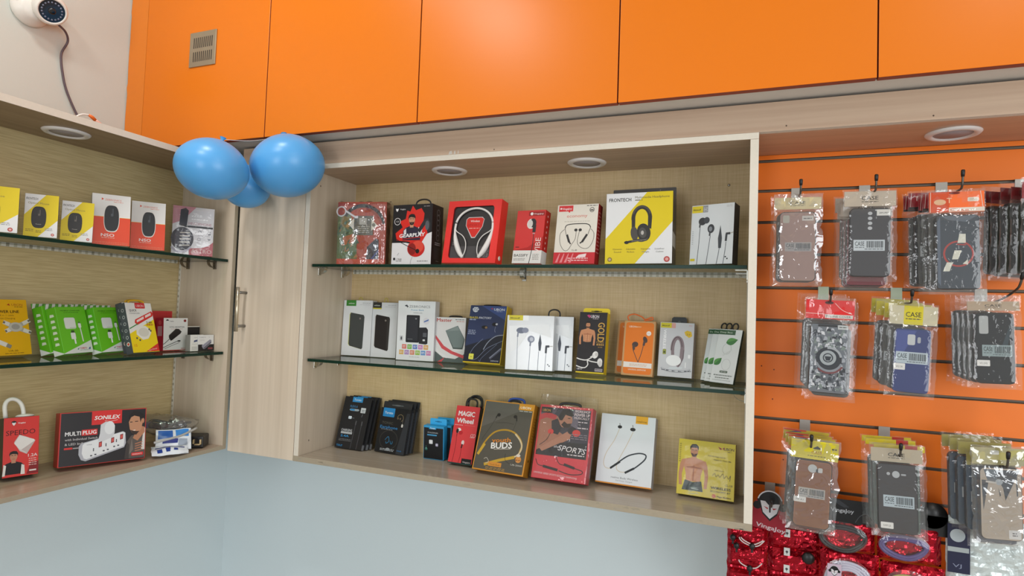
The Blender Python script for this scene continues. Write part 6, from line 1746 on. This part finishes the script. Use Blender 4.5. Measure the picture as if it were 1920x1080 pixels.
def sticker(f, u0, v0, u1, v1, txt):
    f.rr(u0, v0, u1, v1, .02, '#e6e4de'); f.text(txt, (u0 + u1) / 2, v0 + .34 * (v1 - v0), .3 * (v1 - v0), '#55524e', w=.6 * (u1 - u0))
def shards(f, n, seed, cs=('#f2f2f4', '#d9d9dd'), box=(.2, .05, .95, .95), s=.12):
    pass
def hdr_case(f):
    f.text('CASE', .5, .42, .26, '#2f2d2a', w=.32, b=.01)
    f.lines(.34, .66, .28, 1, .1, '#5a564c', .05)
clear_hdr = lambda yc: (lambda f: (f.rect(.30, .0, .70, 1, yc), hdr_case(f)))

def art1(f):
    f.rr(.05, .02, .95, .975, .07, '#a58478'); f.rr(.10, .84, .28, .95, .04, '#b9b4a4'); barcode(f, .16, .43, .88, .56, c='#a9a3a0'); f.rr(.62, .87, .93, .94, .01, '#cfc8c0'); f.lines(.66, .9, .895, 1, .02, '#6a6460', .014)
p1 = case_pack('h1', 'see-through pinkish phone case with black bumper, top row next to the cabinet', '#8f7468', art1, .040, (.006, .032, '#c9b98c', hdr_case), 1, film=FILM_X, ins=.9, amp=.0052)
def art2(f):
    for k in range(4): f.ell(.50, .92 - .072 * k, .055, .025, '#bcbec0')
    f.rr(.62, .955, .68, .975, .01, '#bcbec0'); f.rr(.64, .84, .66, .87, .006, '#8a8c8e'); f.rect(.66, .885, .985, .975, '#dcd9d2'); f.text('SAM J-PRO', .83, .915, .022, '#4a4744', w=.22, b=.02); barcode(f, .10, .375, .86, .535)
p2 = case_pack('h2', 'dark grey phone case with four round camera holes in a row, top row', '#343234', art2, .040, (.004, .036, '#b0a290', hdr_case), 2)
def art3(f):
    f.rr(.02, .01, .98, .99, .06, '#3a4149'); f.poly('#596270', (.03, .9), (.10, .98), (.10, .04), (.03, .1)); f.poly('#5a626c', (.1, .985), (.95, .985), (.7, .90), (.3, .93))
    # plain ring with slanted bars
    f.ring(.51, .475, .33, .045, '#a83c34', rv=.165)
    f.poly('#d6d4c4', (.54, .74), (.68, .74), (.68, .62), (.49, .62)); f.poly('#a83c34', (.47, .61), (.68, .60), (.68, .585), (.46, .595)); f.poly('#d6d4c4', (.42, .52), (.58, .52), (.50, .40), (.36, .40)); f.poly('#d6d4c4', (.24, .36), (.38, .36), (.30, .24), (.15, .24)); f.poly('#d6d4c4', (.60, .34), (.72, .40), (.72, .33))
def hdr3(f):
    f.poly('#d94f1e', (0, 0), (.36, 0), (.40, 1), (0, 1)); f.rect(.36, .02, 1, .22, '#e9dccb'); f.text('Case', .55, .045, .13, '#d9581e', w=.34, b=.01); f.text('T', .37, .45, .26, '#f0c8a0'); f.ell(.20, .50, .11, .14, '#e8b88c'); f.rr(.70, .50, .90, .70, .02, '#e9dccb'); f.lines(.73, .88, .62, 2, .07, '#b9a890', .03); f.ell(.47, .93, .10, .06, '#7a2412')
    f.line('#e9dccb', .01, (.02, 0), (.03, 1)); f.line('#e9dccb', .01, (.97, .2), (.93, 1))
p3 = case_pack('h3', 'dark blue-grey phone case with a red ring under an orange header', '#444b54', art3, .052, (.006, .047, '#e8651c', hdr3), 3)
def art5(f):
    f.rr(.02, .01, .98, .99, .07, '#6e737a')
    rnd = random.Random(12)
    for k in range(300):
        u, v = rnd.uniform(.06, .86), rnd.uniform(.04, .90); a, b = rnd.uniform(.04, .15), rnd.uniform(.02, .06)
        f.poly(rnd.choice(['#4e545c', '#c4c6cc', '#6c727a', '#2a2e36', '#a9adb4', '#dcdde0', '#7d8a84', '#3a4048']), (u, v), (min(.97, u + a), v + rnd.uniform(-.02, .02)), (min(.97, u + a * .8), v + b), (u + a * .3, v + b * 1.2)); f.k = 3 + k % 40
    f.k = 45
    f.circ(.51, .50, .34, '#23272f'); f.ring(.52, .49, .34, .06, '#8d9298', 200, 340); f.ring(.52, .49, .40, .05, '#7a3a3c', 225, 330); f.circ(.49, .51, .22, '#a9b0b2'); f.ring(.49, .51, .24, .05, '#15202c'); f.poly('#15202c', (.40, .53), (.58, .53), (.54, .47), (.44, .47)); f.ring(.49, .51, .12, .03, '#15202c'); f.ring(.52, .50, .31, .06, '#a9aeb2', 10, 100)
    f.rr(.20, .955, .70, .985, .01, '#1a1c20'); f.rect(.72, .925, .98, .985, '#c9ccca'); f.lines(.75, .95, .95, 1, .02, '#5a5c5a', .014)
def hdr5(f):
    f.rect(.40, .05, .97, .24, '#d6d4cc'); f.text('PHONE COVER', .68, .09, .11, '#4a4a48', w=.5); f.ell(.48, .86, .09, .08, '#4a1210'); f.rect(.44, .48, .52, .78, '#e03a30'); f.line('#f0d0c8', .012, (0, .27), (.4, .25)); f.poly('#f2e4e0', (.88, .32), (.95, .35), (.89, .40)); f.curve('#f0c8c0', .012, (.6, .85), (.75, .5), (.95, .3))
p5 = case_pack('h5', 'grey camouflage phone case with a dark round emblem under a red header', '#8d9096', art5, .055, (.010, .050, '#cf1f1c', hdr5), 5)
def art6(f):
    f.rr(.02, .01, .98, .99, .07, '#303c72'); f.poly('#465392', (.05, .97), (.6, .97), (.2, .55), (.05, .6))
    f.rr(.36, .745, .57, .91, .05, HOLE); f.rr(.63, .78, .72, .875, .04, '#a9adb2'); f.rr(.345, .735, .585, .92, .05, '#2a3460') if 0 else None
    barcode(f, .06, .455, .93, .635, c='#b9c6cc'); f.rr(-.02, .35, .33, .45, .02, '#dcdad4') if 0 else sticker(f, .01, .35, .33, .45, 'SAM J2 CORE')
p6 = case_pack('h6', 'plain dark blue phone case with a white barcode strip, middle row', '#39457c', art6, .050, (.008, .046, '#b8b094', clear_hdr('#d6c628')), 6, rim='#2a3a4c')
def art7(f):
    f.rr(.02, .01, .98, .99, .07, '#121414'); f.poly('#2d3a40', (.62, .45), (.95, .92), (.95, .8), (.75, .4)); f.rr(.115, .70, .35, .955, .05, '#aeb0ae'); barcode(f, .18, .385, .93, .545, c='#8fa0a0'); sticker(f, .04, .245, .37, .33, 'V2 (VI)')
p7 = case_pack('h7', 'black phone case with one tall rounded camera opening, middle row', '#121414', art7, .034, (.004, .022, '#a08c74', hdr_case), 7)
def art8(f):
    f.rr(.05, .02, .95, .975, .07, '#8a5634'); f.circ(.47, .88, .125, '#c4c8c8'); f.ell(.60, .855, .04, .03, '#3a3a3c'); f.rr(.62, .83, .74, .9, .03, '#cfd0ce'); barcode(f, .12, .44, .84, .585, c='#b9b5ae'); sticker(f, -.0, .36, .34, .44, 'MI A1')
def hdr8(f):
    f.rect(.0, .05, 1, .95, '#d8c81e'); f.poly('#1c1a12', (.46, .60), (.56, .74), (.64, .60), (.6, .56), (.5, .56)); f.text('CASE', .55, .30, .16, '#a85c1c', w=.22); f.lines(.36, .74, .16, 1, .02, '#6a5c14', .04); f.lines(.86, .96, .62, 1, .02, '#3a3414', .08)
p8 = case_pack('h8', 'brown phone case with round camera opening under a yellow header', '#8a5634', art8, .044, (.002, .040, '#d8c81e', hdr8), 8, film=FILM_X, ins=.9, amp=.005)
def art9(f):
    f.rr(.02, .01, .98, .99, .07, '#464445'); f.ell(.47, .85, .095, .05, '#b5b8ba'); f.circ(.28, .855, .045, '#b0b3b5'); f.rr(.60, .84, .72, .865, .012, '#a5a8aa'); barcode(f, .14, .375, .91, .545, c='#b5c2c8'); sticker(f, .06, .06, .38, .15, 'SAM J2')
p9 = case_pack('h9', 'matt dark grey phone case with a barcode strip, bottom row', '#444243', art9, .040, (.003, .030, '#a89c86', hdr_case), 9)
def art10(f):
    f.rr(.04, .02, .97, .975, .06, '#b9aa98'); f.poly('#5b646c', (.10, .97), (.55, .97), (.5, .78), (.2, .80)); f.poly('#2c313a', (.45, .97), (.94, .97), (.60, .55), (.55, .72), (.42, .85)); f.poly('#3a4048', (.05, .82), (.22, .82), (.08, .40)); f.circ(.46, .80, .085, '#a9b0b4'); f.line('#c9c4bc', .05, (.15, .80), (.4, .785)); f.poly('#3a4048', (.44, .72), (.5, .62), (.47, .60)); f.line('#3a4048', .03, (.86, .95), (.88, .62)); f.rr(.66, .03, .94, .15, .01, '#e0deda'); f.lines(.74, .86, .10, 2, .03, '#6a6866', .014)
p10 = case_pack('h10', 'shiny silver mirrored phone case in a clear bag by the picture edge, bottom row', '#b9aa98', art10, .040, (.004, .036, '#a39a66', lambda f: (f.rect(.5, .3, 1, .9, '#b3aa62'), f.rr(.34, .6, .5, .85, .02, '#e2e0d8'))), 10, rough=.15, film=FILM_X, ins=.5, amp=.004)

# the packets waiting behind on the same hooks: cases of other colours, seen by their edges
def plain(c, c2=None):
    return lambda f: (f.rr(.02, .01, .98, .99, .07, c), f.rr(.15, .80, .42, .93, .05, '#9a9c9c'), barcode(f, .12, .4, .88, .55))
def behind(key, n, label, dy=.0175, xs=(), zs=(), color='#2c2b2c', top=.04, header=None, seed=31, rim='#141416', ytop=0.0):
    src = None
    for k in range(1, n + 1):
        word = ('second', 'third', 'fourth', 'fifth')[k - 1] if k < n or n == 1 else 'rearmost'
        lab = '%s packet back on the hook behind the %s' % (word, label)
        M = pose(*CASES[key][:6]) @ Matrix.Translation((xs[k - 1], dy * k, zs[k - 1]))
        if src is None:
            src = case_pack(key, lab, color, plain(color), top, header, seed, rim)
            src.matrix_basis = M
        else:
            dup(src, M, lab)
nohdr = lambda f: None
behind('h1', 1, 'see-through pinkish phone case', .018, (-.004,), (-.001,), '#4a3a36', .04, None, 21)
behind('h2', 3, 'case with four camera holes', .0175, (-.003, -.007, -.009), (-.018, -.021, -.004), '#7a2c34', .04, (.004, .036, '#a89a8c', hdr_case), 22)
behind('h3', 4, 'red ring phone case', .0175, (-.006, -.009, -.022, -.027), (.002, .001, .012, .010), '#2b2826', .05, (.012, .046, '#8a1720', lambda f: (f.line('#d8c0b8', .012, (.03, 0), (.06, 1)), f.rect(0, 0, 1, .12, '#1c1416'), f.text('T', .16, .5, .3, '#d8c0b8'))), 23)
behind('h5', 3, 'camouflage phone case', .0175, (.008, -.006, -.010), (-.008, .006, .010), '#3a3f42', .055, None, 25)
behind('h6', 3, 'dark blue phone case', .0175, (-.006, -.018, -.024), (.004, .008, .014), '#3a3632', .05, (.016, .046, '#b5a83c', nohdr), 26)
behind('h7', 4, 'black phone case with tall opening', .0175, (-.004, -.008, -.012, -.017), (0, .001, .003, .006), '#1e1d1d', .034, None, 27)
behind('h8', 3, 'brown phone case', .0175, (-.004, -.008, -.011), (.002, .004, .009), '#4a3c34', .044, (.020, .042, '#b09a2c', lambda f: (f.poly('#2c3a8c', (.1, .7), (.35, .95), (.4, .8)), f.rect(.0, .86, .5, 1, '#c8442c'))), 28)
behind('h9', 3, 'matt dark grey phone case', .0175, (.008, -.004, -.008), (-.004, .003, .006), '#5c6a62', .04, (.026, .038, '#c2b024', lambda f: f.rect(.62, 0, .86, 1, '#b8342c')), 29, '#33393a')
behind('h10', 4, 'silver mirrored phone case', .0175, (-.002, -.009, -.017, -.024), (-.013, .004, .007, .010), '#3f5870', .04, (.010, .034, '#9a9258', nohdr), 30, '#1c2026')
CASES['h4'] = [.527, 1.425, 1.607, .45, 0, .02, .072, .140]
def art4(f):
    f.rr(.02, .01, .98, .99, .07, '#3c4038'); f.rr(.12, .72, .36, .93, .04, HOLE); barcode(f, .2, .4, .9, .54)
p4 = case_pack('h4', 'dark phone case packet turned sideways at the very edge of the picture', '#3c4038', art4, .045, (.004, .036, '#8a2a2e', hdr_case), 14)
behind('h4', 4, 'sideways packet at the picture edge', .019, (-.004, -.008, -.010, -.012), (0, .002, -.002, .003), '#3a3c30', .04, (.006, .030, '#6a2426', nohdr), 33)

# ------------------------------------------------------------------ foil packets with cables on the lower hooks
def mat_foil(name, col, rough=.22, metal=.75):
    m = bpy.data.materials.new(name); m.use_nodes = True
    nt = m.node_tree; b = nt.nodes['Principled BSDF']
    b.inputs['Base Color'].default_value = lin(col); b.inputs['Roughness'].default_value = rough; b.inputs['Metallic'].default_value = metal
    tc = nt.nodes.new('ShaderNodeTexCoord'); v = nt.nodes.new('ShaderNodeTexNoise'); v.inputs['Scale'].default_value = 30; v.inputs['Distortion'].default_value = 1.5
    bp = nt.nodes.new('ShaderNodeBump'); bp.inputs['Strength'].default_value = .5; bp.inputs['Distance'].default_value = .008
    nt.links.new(tc.outputs['Object'], v.inputs['Vector']); nt.links.new(v.outputs['Fac'], bp.inputs['Height']); nt.links.new(bp.outputs[0], b.inputs['Normal'])
    return m
FOIL = mat_foil('red_foil', '#a81224', .16)
FOIL_W = mat_foil('white_foil', '#c9d2d0', .3, .25)
def foil_pack(x, y, z, W, H, label, seed, m=FOIL, roll=0.0, rz=0.0, amp=.006, name='foil_packet', seams=(), cat='cable packet', group='red foil packets'):
    """hanging foil pouch; origin at its lower middle"""
    o = empty(name, pose(x, y, z, rz, 0, roll)); tag(o, label, cat, group)
    s = Vector((seed * 4.4, seed * 1.9, seed * 6.1))
    n, nz = 22, max(14, int(22 * H / W))
    F_, B_ = [], []
    for i in range(n + 1):
        u = i / n; rf, rb = [], []
        for j in range(nz + 1):
            v = j / nz
            px, pz = (u - .5) * W, v * H
            k = min(1, 9 * min(u, 1 - u)) * min(1, 9 * min(v, 1 - v))
            for sv in seams: k *= min(1, abs(v - sv) * 14 + .1)
            a = noise.noise(Vector((px * 34, pz * 60, 0)) + s); b_ = noise.noise(Vector((px * 80, pz * 110, 3)) + s)
            d = (.007 + amp * (1 - abs(a)) + .5 * amp * b_) * k
            e = .0018 * noise.noise(Vector((u * 9, pz * 90, 8)) + s)
            rf.append((px + (e if i in (0, n) else 0), -d, pz + (e if j in (0, nz) else 0))); rb.append((px + (e if i in (0, n) else 0), .003 * k, pz + (e if j in (0, nz) else 0)))
        F_.append(rf); B_.append(rb)
    mb = MB(); mb.grid(F_, m, False); mb.grid(B_, m, False); mb.build('pouch', o)
    return o
def window(o, cx, cz, rx, rz_, y=-.0165, m=None, seed=1):
    mb = MB()
    P = []
    for i in range(9):
        row = []
        for j in range(25):
            a = 2 * PI * j / 24; r = i / 8
            row.append((cx + rx * r * math.cos(a), y - .006 * (1 - r * r) + .0016 * noise.noise(Vector((math.cos(a) * r * 4, math.sin(a) * r * 4, seed))), cz + rz_ * r * math.sin(a)))
        P.append(row)
    mb.grid(P, m or FILM); mb.build('clear_window', o)
def coil(o, cx, cz, rx, rz_, c, r=.003, turns=2, y=-.016, a0=0, a1=360, jit=.002, name='cable_coil'):
    mb = MB(); N = 40
    mm = mat(c, .35)
    for k in range(turns):
        pts = []
        for i in range(N if a1 - a0 >= 360 else N + 1):
            a = math.radians(a0 + (a1 - a0) * i / N)
            pts.append((cx + (rx - .0045 * k) * math.cos(a) + jit * math.sin(3 * a + k), y - .0015 * k, cz + (rz_ - .0045 * k) * math.sin(a) + jit * math.cos(2 * a)))
        mb.tube(pts, r, mm, 7, closed=(a1 - a0 >= 360))
    return mb.build(name, o)
def mascot(f, u, v, s):
    """printed brand emblem: pale mask under black hair with a headphone band"""
    a = f.W / f.H
    f.ell(u, v + .35 * s * a, .95 * s, .80 * s * a, '#121214'); f.circ(u - .95 * s, v - .1 * s * a, .32 * s, '#121214'); f.circ(u + .95 * s, v - .1 * s * a, .32 * s, '#121214')
    f.poly('#121214', (u - .85 * s, v + .25 * s * a), (u + .85 * s, v + .25 * s * a), (u + .55 * s, v - .75 * s * a), (u, v - 1.30 * s * a), (u - .55 * s, v - .75 * s * a))
    f.ring(u, v + .2 * s * a, .92 * s, .10 * s, '#cfcfd4', 15, 165)
    f.poly('#dcdce0', (u - .72 * s, v + .30 * s * a), (u - .35 * s, v + .28 * s * a), (u - .12 * s, v + .02 * s * a), (u + .12 * s, v + .02 * s * a), (u + .4 * s, v + .12 * s * a), (u + .75 * s, v + .15 * s * a), (u + .52 * s, v - .62 * s * a), (u, v - 1.12 * s * a), (u - .52 * s, v - .62 * s * a))
    f.poly('#2a2628', (u - .08 * s, v + .3 * s * a), (u + .1 * s, v + .3 * s * a), (u + .06 * s, v - .60 * s * a), (u - .05 * s, v - .60 * s * a))
    f.poly('#b8232c', (u - .5 * s, v - .12 * s * a), (u - .12 * s, v - .25 * s * a), (u - .18 * s, v - .36 * s * a)); f.poly('#b8232c', (u + .55 * s, v - .22 * s * a), (u + .18 * s, v - .25 * s * a), (u + .28 * s, v - .38 * s * a))
GR = 'red foil packets'
# packet hung from the lowest hook with the emblem header
ra = foil_pack(.109, 1.486, .893, .112, .165, 'red foil packet with mask emblem header on the lowest hook beside the cabinet', 3, seams=(.30, .62))
mb = MB()
q = [(-.088, .150), (-.022, .142), (-.020, .178), (-.026, .205), (-.036, .221), (-.055, .228), (-.072, .222), (-.085, .205), (-.090, .180)]
mb.prism(q, -.0275, -.026, mat('#8c1a28', .45, 0, .3)); f = Face(mb, -.09, .142, .075, .09, -.0275); mascot(f, .48, .66, .36); f.text('VingaJoy', .50, .07, .10, '#d9c4c8', w=.80, b=.02, rot=-.16)
mb.build('header_card', ra)
for k, zz in enumerate((.135, .095, .058)):
    mb = MB(); mb.box(-.024, -.012, -.0195, -.0185, zz, zz + .017, mat('#c9cac6', .4), .0003); f = Face(mb, -.024, zz, .012, .017, -.0195); f.circ(.5, .5, .22, '#4a4a4e'); f.line('#4a4a4e', .1, (.5, .5), (.5, .2)); mb.build('size_sticker', ra)
mb = MB(); mb.sphere((.024, -.022, .098), (.013, .007, .013), BLACKP, 16, 10); mb.build('black_seal', ra)
# narrow packet half hidden behind the cabinet's lower corner
rb = foil_pack(.010, 1.470, .890, .084, .165, 'red foil packet with white earphone cord beneath the lower corner of the wide cabinet', 5, seams=(.34, .66))
coil(rb, .010, .128, .026, .014, '#cfc4c0', .0014, 2, -.019, 190, 350, name='earphone_cord'); coil(rb, .008, .078, .024, .012, '#cfc4c0', .0014, 1, -.019, 190, 350, name='earphone_cord')
for xx, zz in ((-.030, .125), (-.022, .108), (.010, .112), (.006, .063), (.0, .03)):
    mb = MB(); mb.sphere((xx, -.021, zz), (.0062, .005, .0075), BLACKP, 12, 8); mb.box(xx - .002, xx + .002, -.023, -.019, zz - .014, zz - .004, BLACKP, .0005); mb.build('earbud', rb)
rc = foil_pack(.206, 1.466, 1.020, .104, .066, 'red foil packet with black top showing a coiled black cable', 7)
mb = MB(); mb.box(-.044, .050, -.009, -.0075, .058, .108, mat('#121214', .25), .0005); f = Face(mb, -.044, .058, .094, .05, -.009); f.text('VingaJoy', .36, .46, .16, '#c4c6ca', w=.46, b=.02); f.curve('#5a5c60', .012, (.62, .1), (.72, .4), (.86, .5), (.93, .1)); f.poly('#3a3d42', (.1, .95), (.3, .95), (.5, .7), (.4, .66)); mb.build('header_card', rc)
coil(rc, -.010, .030, .042, .026, '#1f1d20', .0034, 2); window(rc, -.010, .032, .046, .032, -.019, seed=2)
rd = foil_pack(.210, 1.4560, .918, .108, .104, 'red foil packet showing a white cable coil and small mask emblem', 9)
coil(rd, -.006, .050, .040, .038, '#b9b5c4', .0030, 4); window(rd, -.006, .052, .046, .044, -.021, seed=3)
mb = MB(); mb.box(-.044, -.018, -.0265, -.0258, .052, .082, mat('#b9a4b4', .4), .0003); f = Face(mb, -.044, .052, .026, .03, -.0265); mascot(f, .5, .55, .34); mb.build('emblem_sticker', rd)
re_ = foil_pack(.318, 1.466, 1.016, .112, .078, 'red foil packet with a purple cable coil below the dark grey case', 11)
coil(re_, -.012, .034, .040, .022, '#54457c', .0040, 2); window(re_, -.012, .036, .046, .03, -.020, seed=4)
mb = MB(); mb.lathe([(.026, 0), (.026, .0012), (0, .0012)], mat('#141414', .35), 24, Matrix.Translation((.040, -.006, .102)) @ Matrix.Rotation(PI / 2, 4, 'X')); mb.box(.014, .066, -.0072, -.006, .062, .102, mat('#141414', .35), .0004); mb.build('header_card', re_)
rf_ = foil_pack(.322, 1.456, .912, .112, .104, 'red foil packet with a pale yellow cable coil beneath the purple one', 13)
coil(rf_, -.010, .050, .042, .036, '#b5ac5c', .0030, 3); window(rf_, -.010, .056, .046, .042, -.021, m=FILM_Y, seed=6)
mb = MB(); mb.box(-.046, -.020, -.0265, -.0258, .052, .080, mat('#8c2a34', .4), .0003); f = Face(mb, -.046, .052, .026, .028, -.0265); mascot(f, .5, .55, .34); mb.build('emblem_sticker', rf_)
wg = foil_pack(.452, 1.468, .895, .140, .228, 'white pouch with navy circles hanging behind the silver phone case', 15, FOIL_W, name='white_pouch', group=None)
mb = MB()
NV = '#161a38'
mb.box(-.0715, -.034, -.0185, -.0175, .120, .215, mat(NV, .35), .0003)
f = Face(mb, -.075, 0, .075, .23, -.0185); f.circ(.27, .84, .17, '#b9c2c6'); f.rect(.05, .70, .52, .74, '#aeb6b6'); f.text('VJ', .26, .57, .03, '#8a90a8', w=.2); f.circ(.16, .30, .22, NV)
for u, v in ((.16, .40), (.26, .385), (.34, .36)): f.line('#4a5058', .03, (u, v), (u + .05, v - .02))
mb.build('navy_print', wg)
coil(wg, .022, .028, .030, .022, '#3c3e74', .0032, 3, y=-.018)
mb = MB()
for k in range(14):
    a = k * .9
    mb.tube(smooth([(.004 + .020 * math.cos(a), -.022 - .0005 * k, .098 + .012 * math.sin(a)), (.012 + .014 * math.cos(a + 1.3), -.025, .092 + .010 * math.sin(a + 1.3)), (.020 + .016 * math.cos(a + 2.6), -.022, .086 + .012 * math.sin(a + 2.6))]), .0018, mat('#3c2020', .6), 6)
mb.build('twisted_cord', wg)
